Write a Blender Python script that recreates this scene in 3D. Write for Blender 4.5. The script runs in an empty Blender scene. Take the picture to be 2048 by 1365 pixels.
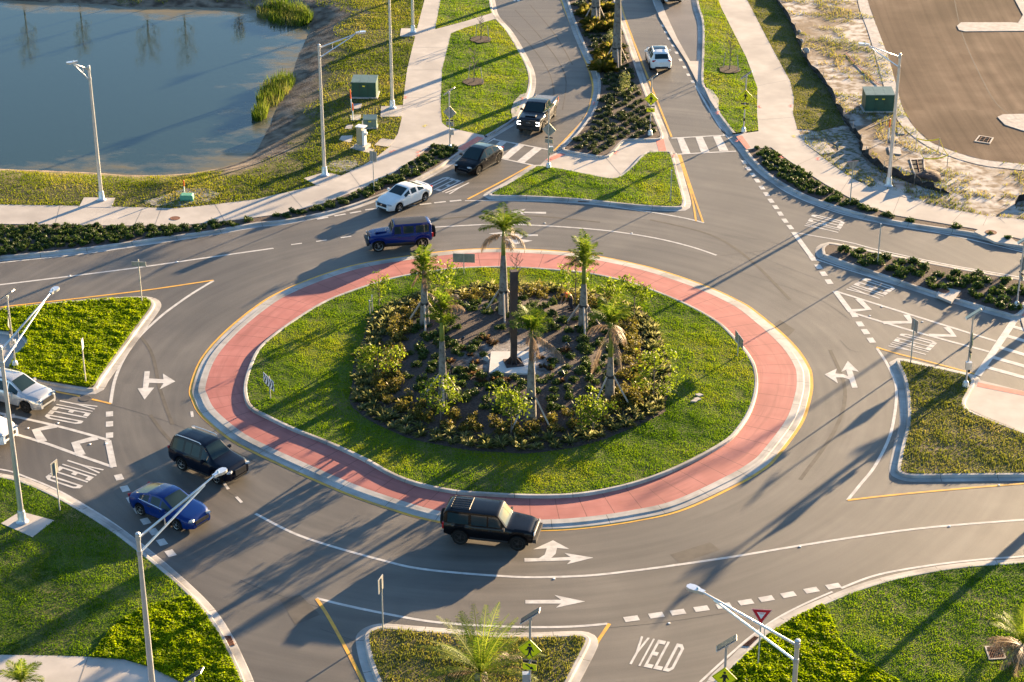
import bpy, bmesh, math, random
import numpy as np
from mathutils import Vector, Matrix, geometry, Euler
random.seed(7); rng = np.random.default_rng(7)
R = math.radians
S = bpy.context.scene
COL = S.collection
# ------------------------------------------------------------------ camera model
F, TH, H = 3920.0, R(25.8), 52.0
cT, sT = math.cos(TH), math.sin(TH)
def at(px, py, z=0.0):
    u = (px - 1024) / F; v = (py - 682.5) / F
    d = (u, cT - v * sT, -sT - v * cT)
    t = (z - H) / d[2]
    return Vector((d[0] * t, d[1] * t, z))
def ats(pts, z=0.0): return [at(x, y, z) for x, y in pts]
cam = bpy.data.cameras.new('camera'); cam.lens = F / 2048 * 36; cam.sensor_width = 36
cam.clip_end = 6000; cam.clip_start = 1
co = bpy.data.objects.new('camera', cam); COL.objects.link(co)
co.location = (0, 0, H); co.rotation_euler = (R(90) - TH, 0, 0); S.camera = co
# ------------------------------------------------------------------ light
SUN_AZ, SUN_EL = R(39.5), R(9.3)
w = bpy.data.worlds.new('World'); S.world = w; w.use_nodes = True
nt = w.node_tree; bg = nt.nodes['Background']
sky = nt.nodes.new('ShaderNodeTexSky'); sky.sky_type = 'NISHITA'; sky.sun_disc = False
sky.sun_elevation = SUN_EL; sky.sun_rotation = SUN_AZ; sky.air_density = 1.0; sky.dust_density = 0.6; sky.ozone_density = 3.0
nt.links.new(sky.outputs[0], bg.inputs[0]); bg.inputs[1].default_value = 0.064
sl = bpy.data.lights.new('sun', 'SUN'); sl.energy = 5.0; sl.angle = R(0.5); sl.color = (1.0, 0.72, 0.42)
so = bpy.data.objects.new('sun', sl); COL.objects.link(so)
sd = Vector((math.sin(SUN_AZ) * math.cos(SUN_EL), math.cos(SUN_AZ) * math.cos(SUN_EL), math.sin(SUN_EL)))
so.rotation_euler = sd.to_track_quat('Z', 'Y').to_euler(); so.location = (40, 150, 60)
S.view_settings.view_transform = 'Standard'; S.view_settings.look = 'None'
S.view_settings.exposure = 2.58; S.view_settings.gamma = 1
# ------------------------------------------------------------------ materials
def mk(name, c1, c2=None, scale=3.0, rough=0.8, c3=None, scale2=None, bump=0.0, bscale=None, metal=0.0, spec=0.35, detail=6, coat=0.0, transl=0.0, lo=0.35, hi=0.65):
    m = bpy.data.materials.new(name); m.use_nodes = True
    n = m.node_tree.nodes; l = m.node_tree.links; b = n['Principled BSDF']
    b.inputs['Roughness'].default_value = rough; b.inputs['Metallic'].default_value = metal
    b.inputs['Specular IOR Level'].default_value = spec; b.inputs['Coat Weight'].default_value = coat
    b.inputs['Base Color'].default_value = (*c1, 1)
    tc = n.new('ShaderNodeTexCoord')
    col = None
    if c2:
        nz = n.new('ShaderNodeTexNoise'); nz.inputs['Scale'].default_value = scale; nz.inputs['Detail'].default_value = detail
        l.new(tc.outputs['Object'], nz.inputs['Vector'])
        rp = n.new('ShaderNodeValToRGB'); rp.color_ramp.elements[0].color = (*c1, 1); rp.color_ramp.elements[1].color = (*c2, 1)
        rp.color_ramp.elements[0].position = lo; rp.color_ramp.elements[1].position = hi
        l.new(nz.outputs['Fac'], rp.inputs['Fac']); col = rp.outputs['Color']
    if c3:
        nz2 = n.new('ShaderNodeTexNoise'); nz2.inputs['Scale'].default_value = scale2 or scale / 8; nz2.inputs['Detail'].default_value = 5
        l.new(tc.outputs['Object'], nz2.inputs['Vector'])
        mr = n.new('ShaderNodeMapRange'); mr.inputs['From Min'].default_value = 0.45; mr.inputs['From Max'].default_value = 0.65
        l.new(nz2.outputs['Fac'], mr.inputs['Value'])
        mx = n.new('ShaderNodeMix'); mx.data_type = 'RGBA'; l.new(mr.outputs[0], mx.inputs['Factor'])
        l.new(col, mx.inputs['A']); mx.inputs['B'].default_value = (*c3, 1); col = mx.outputs['Result']
    if col: l.new(col, b.inputs['Base Color'])
    if bump:
        nb = n.new('ShaderNodeTexNoise'); nb.inputs['Scale'].default_value = bscale or scale * 4; nb.inputs['Detail'].default_value = 4
        l.new(tc.outputs['Object'], nb.inputs['Vector'])
        bp = n.new('ShaderNodeBump'); bp.inputs['Strength'].default_value = bump; bp.inputs['Distance'].default_value = 0.03
        l.new(nb.outputs['Fac'], bp.inputs['Height']); l.new(bp.outputs[0], b.inputs['Normal'])
    return m
def leafmat(name, cols, transl=0.45, rough=0.55, spec=0.25):
    """colours by the per-leaf attribute 'tint' (each leaf has its own hue)"""
    m = bpy.data.materials.new(name); m.use_nodes = True
    n = m.node_tree.nodes; l = m.node_tree.links; b = n['Principled BSDF']; out = n['Material Output']
    a = n.new('ShaderNodeAttribute'); a.attribute_name = 'tint'
    rp = n.new('ShaderNodeValToRGB'); e = rp.color_ramp.elements
    while len(e) < len(cols): e.new(0.5)
    for i, c in enumerate(cols): e[i].position = i / (len(cols) - 1); e[i].color = (*c, 1)
    l.new(a.outputs['Fac'], rp.inputs['Fac']); l.new(rp.outputs[0], b.inputs['Base Color'])
    b.inputs['Roughness'].default_value = rough; b.inputs['Specular IOR Level'].default_value = spec
    t = n.new('ShaderNodeBsdfTranslucent'); l.new(rp.outputs[0], t.inputs['Color'])
    mx = n.new('ShaderNodeMixShader'); mx.inputs[0].default_value = transl
    l.new(b.outputs[0], mx.inputs[1]); l.new(t.outputs[0], mx.inputs[2]); l.new(mx.outputs[0], out.inputs['Surface'])
    return m
def joints(m, axis, step, width, dark):
    """saw-cut joints: thin darker lines every `step` metres along the UV coordinate"""
    n = m.node_tree.nodes; l = m.node_tree.links; b = n['Principled BSDF']
    uv = n.new('ShaderNodeUVMap'); sp = n.new('ShaderNodeSeparateXYZ'); l.new(uv.outputs[0], sp.inputs[0])
    d = n.new('ShaderNodeMath'); d.operation = 'DIVIDE'; d.inputs[1].default_value = step; l.new(sp.outputs[axis], d.inputs[0])
    f = n.new('ShaderNodeMath'); f.operation = 'FRACT'; l.new(d.outputs[0], f.inputs[0])
    c = n.new('ShaderNodeMath'); c.operation = 'LESS_THAN'; c.inputs[1].default_value = width / step; l.new(f.outputs[0], c.inputs[0])
    mx = n.new('ShaderNodeMix'); mx.data_type = 'RGBA'; l.new(c.outputs[0], mx.inputs['Factor'])
    src = b.inputs['Base Color'].links[0].from_socket
    l.new(src, mx.inputs['A']); mx.inputs['B'].default_value = (*dark, 1); l.new(mx.outputs['Result'], b.inputs['Base Color'])
    return m
M = {}
def asphalt(name, c1, c2, c3, centre=None, rough=.60, spec=.5):
    m = mk(name, c1, c2, 0.35, rough=rough, c3=c3, scale2=0.07, bump=0.35, bscale=45, spec=spec, detail=8)
    n = m.node_tree.nodes; l = m.node_tree.links; b = n['Principled BSDF']
    tc = n.new('ShaderNodeTexCoord')
    src = b.inputs['Base Color'].links[0].from_socket
    # fine aggregate grain
    g = n.new('ShaderNodeTexNoise'); g.inputs['Scale'].default_value = 14; g.inputs['Detail'].default_value = 8; g.inputs['Roughness'].default_value = 0.8
    l.new(tc.outputs['Object'], g.inputs['Vector'])
    mr = n.new('ShaderNodeMapRange'); mr.inputs['From Min'].default_value = 0.3; mr.inputs['From Max'].default_value = 0.7
    mr.inputs['To Min'].default_value = 0.86; mr.inputs['To Max'].default_value = 1.14; l.new(g.outputs['Fac'], mr.inputs['Value'])
    fac = mr.outputs[0]
    if centre:   # paving passes and worn wheel tracks that follow the circle
        mp = n.new('ShaderNodeVectorMath'); mp.operation = 'SUBTRACT'; mp.inputs[1].default_value = (centre[0], centre[1], 0); l.new(tc.outputs['Object'], mp.inputs[0])
        ln = n.new('ShaderNodeVectorMath'); ln.operation = 'LENGTH'; l.new(mp.outputs[0], ln.inputs[0])
        sx = n.new('ShaderNodeSeparateXYZ'); l.new(mp.outputs[0], sx.inputs[0])
        an = n.new('ShaderNodeMath'); an.operation = 'ARCTAN2'; l.new(sx.outputs['Y'], an.inputs[0]); l.new(sx.outputs['X'], an.inputs[1])
        cb = n.new('ShaderNodeCombineXYZ'); l.new(ln.outputs['Value'], cb.inputs['X'])
        m3 = n.new('ShaderNodeMath'); m3.operation = 'MULTIPLY'; m3.inputs[1].default_value = 1.3; l.new(an.outputs[0], m3.inputs[0]); l.new(m3.outputs[0], cb.inputs['Y'])
        s = n.new('ShaderNodeTexNoise'); s.inputs['Scale'].default_value = 1.5; s.inputs['Detail'].default_value = 5; l.new(cb.outputs[0], s.inputs['Vector'])
        mr2 = n.new('ShaderNodeMapRange'); mr2.inputs['From Min'].default_value = 0.3; mr2.inputs['From Max'].default_value = 0.7
        mr2.inputs['To Min'].default_value = 0.74; mr2.inputs['To Max'].default_value = 1.20; l.new(s.outputs['Fac'], mr2.inputs['Value'])
        mm = n.new('ShaderNodeMath'); mm.operation = 'MULTIPLY'; l.new(fac, mm.inputs[0]); l.new(mr2.outputs[0], mm.inputs[1]); fac = mm.outputs[0]
    vm = n.new('ShaderNodeVectorMath'); vm.operation = 'SCALE'; l.new(src, vm.inputs[0]); l.new(fac, vm.inputs['Scale'])
    l.new(vm.outputs[0], b.inputs['Base Color'])
    return m
ISL = at(1003, 768)
M['asphalt'] = asphalt('asphalt', (.088, .078, .066), (.118, .105, .088), (.072, .064, .056), ISL)
M['lot'] = asphalt('lot_asphalt', (.145, .104, .074), (.195, .144, .102), (.112, .082, .058), (420, 150), 1.0, .05)
M['turnlane'] = asphalt('rough_asphalt', (.10, .085, .074), (.14, .12, .105), (.08, .07, .065))
M['concrete'] = mk('concrete', (.40, .365, .325), (.47, .43, .385), 0.9, rough=.85, c3=(.34, .31, .28), scale2=.25, bump=.15, bscale=30)
M['kerb'] = joints(mk('kerb_concrete', (.38, .36, .33), (.47, .445, .41), 1.6, rough=.8, c3=(.25, .235, .215), scale2=.45, bump=.12, bscale=20), 0, 3.05, .035, (.12, .11, .10))
M['apron'] = joints(mk('red_concrete', (.38, .125, .105), (.44, .160, .135), 1.0, rough=.72, c3=(.33, .108, .090), scale2=.3, bump=.1, bscale=25, spec=.4), 0, 1.55, .04, (.15, .05, .042))
def scuff(m, dark):
    n = m.node_tree.nodes; l = m.node_tree.links; b = n['Principled BSDF']; uv = n.new('ShaderNodeUVMap'); mp = n.new('ShaderNodeMapping'); mp.inputs['Scale'].default_value = (.10, 2.6, 1); l.new(uv.outputs[0], mp.inputs[0])
    z = n.new('ShaderNodeTexNoise'); z.inputs['Scale'].default_value = 1.0; z.inputs['Detail'].default_value = 9; z.inputs['Roughness'].default_value = .7; l.new(mp.outputs[0], z.inputs['Vector'])
    mr = n.new('ShaderNodeMapRange'); mr.inputs['From Min'].default_value = .50; mr.inputs['From Max'].default_value = .72; mr.inputs['To Max'].default_value = .75; l.new(z.outputs['Fac'], mr.inputs[0])
    mx = n.new('ShaderNodeMix'); mx.data_type = 'RGBA'; l.new(mr.outputs[0], mx.inputs['Factor']); l.new(b.inputs['Base Color'].links[0].from_socket, mx.inputs['A']); mx.inputs['B'].default_value = (*dark, 1); l.new(mx.outputs['Result'], b.inputs['Base Color'])
scuff(M['apron'], (.20, .068, .056)); scuff(M['kerb'], (.20, .19, .175))
M['pink'] = mk('tactile_red', (.52, .17, .13), (.60, .22, .17), 4, rough=.8)
M['white'] = mk('road_paint_white', (.50, .48, .445), (.58, .56, .52), 2.5, rough=.6, c3=(.42, .40, .37), scale2=2.2)
M['yellow'] = mk('road_paint_yellow', (.66, .34, .035), (.72, .40, .05), 2.5, rough=.6, c3=(.52, .28, .06), scale2=1.5)
M['tar'] = mk('tar_joint', (.05, .047, .045), (.07, .065, .06), 3, rough=.7)
M['dkjoint'] = mk('joint_dark', (.16, .15, .14), (.2, .19, .17), 3)  # dark grey of the saw-cut joints in the walks
M['soil'] = mk('mulch', (.050, .036, .030), (.115, .085, .070), 9, rough=.95, c3=(.075, .05, .04), scale2=.8, bump=1.0, bscale=14, detail=10)
M['soilsand'] = mk('mulch_sand', (.045, .032, .027), (.100, .074, .062), 9, rough=.95, c3=(.075, .056, .048), scale2=.35, bump=1.0, bscale=14, detail=10)
M['turf'] = mk('turf_soil', (.052, .085, .010), (.095, .12, .018), 2.2, rough=.95, c3=(.12, .11, .035), scale2=.35, bump=.8, bscale=12, detail=8)
M['turfdry'] = mk('turf_dry', (.06, .065, .018), (.12, .105, .04), 1.6, rough=.95, c3=(.16, .12, .065), scale2=.28, bump=.8, bscale=12, detail=8)
M['sand'] = mk('sand', (.48, .44, .395), (.17, .125, .085), 1.3, rough=.95, c3=(.16, .115, .075), scale2=.16, bump=.9, bscale=5, detail=12, lo=.42, hi=.60)
M['sandy'] = mk('sand_white', (.44, .415, .385), (.34, .31, .285), 2, rough=.95, bump=.9, bscale=4, detail=10)
M['bank'] = mk('bank_soil', (.09, .07, .05), (.19, .145, .105), 2.0, rough=.95, c3=(.30, .25, .2), scale2=.5, bump=1.0, bscale=6, detail=10)
M['ground'] = mk('open_ground', (.07, .08, .03), (.13, .12, .06), .02, rough=.95, c3=(.05, .06, .025), scale2=.004)
M['rust'] = mk('rusty_iron', (.12, .045, .025), (.20, .08, .045), 8, rough=.85, bump=.3)
M['galv'] = mk('galvanised_steel', (.52, .52, .52), (.62, .62, .61), 6, rough=.42, metal=.75, spec=.5)
M['alum'] = mk('brushed_aluminium', (.70, .69, .68), (.78, .77, .76), 3, rough=.36, metal=.8, spec=.5)
M['post'] = mk('weathered_post', (.42, .40, .34), (.50, .48, .42), 5, rough=.55, metal=.3)
M['gutterdark'] = mk('drain_dark', (.012, .011, .010))
M['black'] = mk('black_plastic', (.015, .015, .016), (.022, .022, .023), 10, rough=.5)
# ------------------------------------------------------------------ geometry helpers
class MB:
    def __init__(s): s.v = []; s.f = []; s.m = []; s.cur = 0
    def quad(s, *p):
        i = len(s.v); s.v += [tuple(q) for q in p]; s.f.append(tuple(range(i, i + len(p)))); s.m.append(s.cur)
    def box(s, c, d, rot=None, taper=1.0):
        i = len(s.v); c = Vector(c)
        for z in (-.5, .5):
            k = taper if z > 0 else 1
            for x, y in ((-.5, -.5), (.5, -.5), (.5, .5), (-.5, .5)):
                q = Vector((x * d[0] * k, y * d[1] * k, z * d[2]))
                if rot: q = rot @ q
                s.v.append(tuple(c + q))
        for f in ((0, 3, 2, 1), (4, 5, 6, 7), (0, 1, 5, 4), (1, 2, 6, 5), (2, 3, 7, 6), (3, 0, 4, 7)):
            s.f.append(tuple(i + k for k in f)); s.m.append(s.cur)
    def tube(s, pts, rad, n=8, cap=True):
        pts = [Vector(p) for p in pts]
        if not hasattr(rad, '__len__'): rad = [rad] * len(pts)
        i0 = len(s.v); up = None
        for k, p in enumerate(pts):
            t = (pts[min(k + 1, len(pts) - 1)] - pts[max(k - 1, 0)]).normalized()
            if up is None:
                up = Vector((0, 0, 1)) if abs(t.z) < .9 else Vector((1, 0, 0))
            a = t.cross(up).normalized(); bb = t.cross(a).normalized(); up = -bb if False else up
            if a.length < 1e-6: a = Vector((1, 0, 0)); bb = Vector((0, 1, 0))
            for j in range(n):
                an = 2 * math.pi * j / n
                s.v.append(tuple(p + (a * math.cos(an) + bb * math.sin(an)) * rad[k]))
        for k in range(len(pts) - 1):
            for j in range(n):
                a = i0 + k * n + j; b = i0 + k * n + (j + 1) % n
                s.f.append((a, b, b + n, a + n)); s.m.append(s.cur)
        if cap:
            s.f.append(tuple(i0 + j for j in range(n))[::-1]); s.m.append(s.cur)
            e = i0 + (len(pts) - 1) * n; s.f.append(tuple(e + j for j in range(n))); s.m.append(s.cur)
    def prism(s, poly, z0, z1, xf=None):
        """vertical prism from a 2-D outline (concave outlines are triangulated)"""
        i = len(s.v); n = len(poly)
        P = [Vector((p[0], p[1], z0)) for p in poly] + [Vector((p[0], p[1], z1)) for p in poly]
        if xf: P = [xf @ p for p in P]
        s.v += [tuple(p) for p in P]
        area = sum(poly[k][0] * poly[(k + 1) % n][1] - poly[(k + 1) % n][0] * poly[k][1] for k in range(n))
        for tr in geometry.tessellate_polygon([[Vector((p[0], p[1], 0)) for p in poly]]):
            a, b, c = tr
            cr = (poly[b][0] - poly[a][0]) * (poly[c][1] - poly[a][1]) - (poly[c][0] - poly[a][0]) * (poly[b][1] - poly[a][1])
            if cr < 0: b, c = c, b
            s.f.append((i + n + a, i + n + b, i + n + c)); s.m.append(s.cur)
            s.f.append((i + a, i + c, i + b)); s.m.append(s.cur)
        for k in range(n):
            q = (k + 1) % n
            f = (i + k, i + q, i + n + q, i + n + k)
            s.f.append(f if area > 0 else f[::-1]); s.m.append(s.cur)
    def sheet(s, poly, z):
        i = len(s.v); s.v += [(p[0], p[1], z) for p in poly]
        for a, b, c in geometry.tessellate_polygon([[Vector((p[0], p[1], 0)) for p in poly]]):
            cr = (poly[b][0] - poly[a][0]) * (poly[c][1] - poly[a][1]) - (poly[c][0] - poly[a][0]) * (poly[b][1] - poly[a][1])
            s.f.append((i + a, i + b, i + c) if cr > 0 else (i + a, i + c, i + b)); s.m.append(s.cur)
    def lathe(s, prof, n=16, axis='z', c=(0, 0, 0)):
        i0 = len(s.v); c = Vector(c)
        for r, z in prof:
            for j in range(n):
                a = 2 * math.pi * j / n; x, y = r * math.cos(a), r * math.sin(a)
                p = {'z': (x, y, z), 'y': (x, z, y), 'x': (z, x, y)}[axis]
                s.v.append(tuple(c + Vector(p)))
        for k in range(len(prof) - 1):
            for j in range(n):
                a = i0 + k * n + j; b = i0 + k * n + (j + 1) % n
                s.f.append((a, b, b + n, a + n)); s.m.append(s.cur)
        s.f.append(tuple(i0 + j for j in range(n))[::-1]); s.m.append(s.cur)
        e = i0 + (len(prof) - 1) * n; s.f.append(tuple(e + j for j in range(n))); s.m.append(s.cur)
    def build(s, name, mat, parent=None, smooth=False, ang=None):
        me = bpy.data.meshes.new(name); me.from_pydata(s.v, [], s.f)
        mats = mat if isinstance(mat, (list, tuple)) else [mat]
        for m in mats: me.materials.append(m)
        if len(mats) > 1: me.polygons.foreach_set('material_index', s.m)
        if smooth or ang:
            me.polygons.foreach_set('use_smooth', [True] * len(me.polygons))
            if ang: me.set_sharp_from_angle(angle=R(ang))
        return link(name, me, parent)
def link(name, me, parent=None, loc=None):
    o = bpy.data.objects.new(name, me); COL.objects.link(o)
    if parent: o.parent = parent
    if loc is not None: o.location = loc
    return o
def tag(o, label=None, cat=None, group=None, kind=None):
    if label: o['label'] = label
    if cat: o['category'] = cat
    if group: o['group'] = group
    if kind: o['kind'] = kind
    return o
def empty(name, loc, rz=0.0, label=None, cat=None, group=None):
    o = bpy.data.objects.new(name, None); COL.objects.link(o); o.location = loc; o.rotation_euler = (0, 0, rz)
    o.empty_display_size = .3
    return tag(o, label, cat, group)
def struct(o): o['kind'] = 'structure'; return o
def children(o): return list(o.children)
def copy_tree(o, parent=None):
    c = o.copy(); COL.objects.link(c)
    if parent is not None: c.parent = parent
    for ch in children(o): copy_tree(ch, c)
    return c
def catmull(P, n=5, closed=False):
    P = [Vector(p) for p in P]; N = len(P); out = []
    rngN = range(N) if closed else range(N - 1)
    for i in rngN:
        if closed: a, b, c, d = P[i - 1], P[i], P[(i + 1) % N], P[(i + 2) % N]
        else: a, b, c, d = P[max(i - 1, 0)], P[i], P[i + 1], P[min(i + 2, N - 1)]
        for k in range(n):
            t = k / n
            out.append(.5 * ((2 * b) + (c - a) * t + (2 * a - 5 * b + 4 * c - d) * t * t + (3 * b - a - 3 * c + d) * t ** 3))
    if not closed: out.append(P[-1])
    return out
def area2(P): return sum(P[i].x * P[(i + 1) % len(P)].y - P[(i + 1) % len(P)].x * P[i].y for i in range(len(P))) / 2
def normals2(P, closed):
    N = len(P); out = []
    for i in range(N):
        a = P[i - 1] if (closed or i > 0) else P[i]; b = P[(i + 1) % N] if (closed or i < N - 1) else P[i]
        t = Vector((b.x - a.x, b.y - a.y, 0))
        t = t.normalized() if t.length > 1e-9 else Vector((1, 0, 0))
        out.append(Vector((-t.y, t.x, 0)))       # left of travel
    return out
def sweep(name, P, prof, mat, closed=False, side=1, parent=None, smooth=False):
    """profile [(offset, z)] carried along P; offset to the left of travel when side=1"""
    nn = normals2(P, closed); N = len(P); K = len(prof)
    v = []; f = []; uv = []
    L = [0.0]
    for i in range(1, N + 1): L.append(L[-1] + (P[i % N] - P[i - 1]).length)
    for i in range(N):
        for o, z in prof:
            q = P[i] + nn[i] * o * side; v.append((q.x, q.y, z))
    ac = [0.0]
    for k in range(1, K): ac.append(ac[-1] + math.hypot(prof[k][0] - prof[k - 1][0], prof[k][1] - prof[k - 1][1]))
    for i in range(N if closed else N - 1):
        j = (i + 1) % N
        for k in range(K - 1):
            q = (i * K + k, j * K + k, j * K + k + 1, i * K + k + 1)
            u = ((L[i], ac[k]), (L[i + 1], ac[k]), (L[i + 1], ac[k + 1]), (L[i], ac[k + 1]))
            if side < 0: pass
            else: q = q[::-1]; u = u[::-1]
            # left side sweep faces must look up
            f.append(q[::-1] if side < 0 and False else q); uv.append(u)
    me = bpy.data.meshes.new(name); me.from_pydata(v, [], f); me.materials.append(mat)
    ul = me.uv_layers.new(name='UVMap'); ul.data.foreach_set('uv', [c for q in uv for p in q for c in p])
    me.update()
    bm = bmesh.new(); bm.from_mesh(me); up = sum(ff.normal.z * ff.calc_area() for ff in bm.faces)
    if up < 0: bmesh.ops.reverse_faces(bm, faces=bm.faces[:]); bm.to_mesh(me)
    bm.free()
    if smooth: me.polygons.foreach_set('use_smooth', [True] * len(me.polygons)); me.set_sharp_from_angle(angle=R(40))
    return link(name, me, parent)
KERB = [(-.03, .02), (-.03, .145), (0, .152), (.15, .150), (.185, .135), (.215, .020), (.56, .010), (.60, .004)]
KERBN = [(-.03, .02), (-.03, .145), (0, .152), (.17, .150), (.21, .13), (.27, .004)]
LOWK = [(-.05, .045), (.18, .035), (.215, .014), (.56, .010), (.60, .004)]
def kerb(pts, closed=False, side=None, prof=KERB, name='kerb', n=5, raw=False):
    P = pts if raw else catmull(ats(pts, .15), n, closed)
    P = [Vector((p.x, p.y, 0)) for p in P]
    if side is None: side = -1 if area2(P) > 0 else 1
    return struct(sweep(name, P, prof, M['kerb'], closed, side))
def flat(name, pts, z, mat, smooth=True, closed=True, n=4, parent=None, raw=False, thick=0):
    P = pts if raw else ats(pts, z)
    if smooth: P = catmull(P, n, True)
    mb = MB()
    if thick: mb.prism([(p.x, p.y) for p in P], z - thick, z)
    else: mb.sheet([(p.x, p.y) for p in P], z)
    o = mb.build(name, mat, parent)
    if parent is None: struct(o)
    return o, [(p.x, p.y) for p in P]
def inside(px, py, poly):
    """vectorised even-odd test"""
    r = np.zeros(len(px), bool); n = len(poly)
    for i in range(n):
        x1, y1 = poly[i]; x2, y2 = poly[(i + 1) % n]
        if y1 == y2: continue
        c = (y1 > py) != (y2 > py)
        r ^= c & (px < (x2 - x1) * (py - y1) / (y2 - y1) + x1)
    return r
def polydist(px, py, poly):
    d = np.full(len(px), 1e9); n = len(poly)
    for i in range(n):
        ax, ay = poly[i]; bx, by = poly[(i + 1) % n]; vx, vy = bx - ax, by - ay; L = vx * vx + vy * vy + 1e-12
        t = np.clip(((px - ax) * vx + (py - ay) * vy) / L, 0, 1)
        d = np.minimum(d, np.hypot(px - ax - t * vx, py - ay - t * vy))
    return d
_ph = rng.uniform(0, 6.28, (24, 3))
def noise2(x, y, s):
    r = np.zeros_like(x)
    for k in range(8):
        a = _ph[k, 0]; r += np.sin((x * math.cos(a) + y * math.sin(a)) * s * (1 + .37 * k) + _ph[k, 1]) / (1 + .25 * k)
    return np.clip(.5 + r / 5.0, 0, 1)
def rawmesh(name, v, f_n, idx, mat, tint=None, parent=None):
    """fast mesh from numpy: v (N,3), faces all with f_n corners"""
    me = bpy.data.meshes.new(name); nf = len(idx) // f_n
    me.vertices.add(len(v)); me.vertices.foreach_set('co', np.asarray(v, np.float32).ravel())
    me.loops.add(len(idx)); me.loops.foreach_set('vertex_index', np.asarray(idx, np.int32))
    me.polygons.add(nf); me.polygons.foreach_set('loop_start', np.arange(0, nf * f_n, f_n, dtype=np.int32))
    me.update(calc_edges=True)
    for m in (mat if isinstance(mat, (list, tuple)) else [mat]): me.materials.append(m)
    if tint is not None:
        a = me.attributes.new('tint', 'FLOAT', 'POINT'); a.data.foreach_set('value', np.asarray(tint, np.float32))
    return me
# ================================================================== SETTING
POND_PX = [(-420, 338), (-150, 338), (0, 339), (88, 342), (176, 346), (250, 350), (316, 351), (404, 344), (474, 327), (512, 304), (533, 267), (550, 228), (561, 207), (575, 178), (585, 155), (596, 116), (610, 85), (620, 63), (612, 48), (570, 36), (522, 22), (480, 17), (400, 15), (316, 15), (250, 14), (211, 9), (105, 5), (0, 1), (-150, -4), (-420, -10)]
POND = [(p.x, p.y) for p in catmull(ats(POND_PX, -.8), 4, True)]
WATER_Z = -.8
NWREG = [(p.x, p.y) for p in ats([(-600, 430), (0, 430), (211, 433), (351, 434), (480, 420), (568, 408), (656, 388), (726, 354), (779, 324), (815, 285), (830, 240), (830, 190), (840, 140), (855, 70), (866, 0), (880, -100), (890, -330), (-700, -330)], .12)]
def hill(x, y):
    x = np.atleast_1d(np.asarray(x, float)); y = np.atleast_1d(np.asarray(y, float))
    d = polydist(x, y, POND); d = np.where(inside(x, y, POND), -d, d)
    t = np.clip(d / 6.0, -1, 1)
    h = np.where(t > 0, WATER_Z + (.12 - WATER_Z) * (1 - (1 - t) ** 2), WATER_Z + 1.3 * t)
    h = h + .06 * (noise2(x, y, .9) - .5) * np.clip(1.5 - np.abs(d - 2.5) / 3, 0, 1)
    return h, d
gx0, gx1, gy0, gy1 = -118.0, -4.0, 126.0, 232.0
nx, ny = 172, 160
GX, GY = np.meshgrid(np.linspace(gx0, gx1, nx), np.linspace(gy0, gy1, ny))
hx, hd = hill(GX.ravel(), GY.ravel()); ins = inside(GX.ravel(), GY.ravel(), NWREG)
hz = np.where(ins, hx, -.10)
vv = np.stack([GX.ravel(), GY.ravel(), hz], 1)
ii = (np.arange(ny - 1)[:, None] * nx + np.arange(nx - 1)[None, :]).ravel()
idx = np.stack([ii, ii + 1, ii + nx + 1, ii + nx], 1).ravel()
mt = bpy.data.materials.new('verge_bank'); mt.use_nodes = True
def bankmat(m):
    n = m.node_tree.nodes; l = m.node_tree.links; b = n['Principled BSDF']; b.inputs['Roughness'].default_value = .95; b.inputs['Specular IOR Level'].default_value = .2
    tc = n.new('ShaderNodeTexCoord'); a = n.new('ShaderNodeAttribute'); a.attribute_name = 'tint'
    def nz(s, d=6):
        q = n.new('ShaderNodeTexNoise'); q.inputs['Scale'].default_value = s; q.inputs['Detail'].default_value = d; l.new(tc.outputs['Object'], q.inputs['Vector']); return q.outputs['Fac']
    def ramp(f, c1, c2, lo=.35, hi=.65):
        r = n.new('ShaderNodeValToRGB'); r.color_ramp.elements[0].color = (*c1, 1); r.color_ramp.elements[1].color = (*c2, 1)
        r.color_ramp.elements[0].position = lo; r.color_ramp.elements[1].position = hi; l.new(f, r.inputs[0]); return r.outputs[0]
    g = ramp(nz(1.4), (.055, .060, .016), (.13, .11, .042)); s = ramp(nz(1.1, 10), (.07, .052, .038), (.24, .19, .14))
    ad = n.new('ShaderNodeMath'); ad.operation = 'ADD'; l.new(a.outputs['Fac'], ad.inputs[0])
    k = n.new('ShaderNodeMath'); k.operation = 'MULTIPLY_ADD'; k.inputs[1].default_value = 1.0; k.inputs[2].default_value = -.5; l.new(nz(.6), k.inputs[0]); l.new(k.outputs[0], ad.inputs[1])
    mr = n.new('ShaderNodeMapRange'); mr.inputs['From Min'].default_value = .35; mr.inputs['From Max'].default_value = .65; l.new(ad.outputs[0], mr.inputs[0])
    mx = n.new('ShaderNodeMix'); mx.data_type = 'RGBA'; l.new(mr.outputs[0], mx.inputs['Factor']); l.new(s, mx.inputs['A']); l.new(g, mx.inputs['B']); l.new(mx.outputs['Result'], b.inputs['Base Color'])
    bp = n.new('ShaderNodeBump'); bp.inputs['Strength'].default_value = 1; bp.inputs['Distance'].default_value = .06; l.new(nz(7, 6), bp.inputs['Height']); l.new(bp.outputs[0], b.inputs['Normal'])
bankmat(mt)
# right-hand bank of the pond is bare soil, the near bank is turfed almost to the water
bx = np.array([at(500, 330, 0).x])[0]
bw = np.where(GX.ravel() > bx - 2, 5.8, 1.3) + np.where(GY.ravel() > at(300, 20).y - 2, 6, 0)
me = rawmesh('verge_terrain', vv, 4, idx, mt, np.clip(hd / bw, 0, 1.2)); me.polygons.foreach_set('use_smooth', [True] * len(me.polygons))
struct(link('verge_terrain', me))
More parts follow.
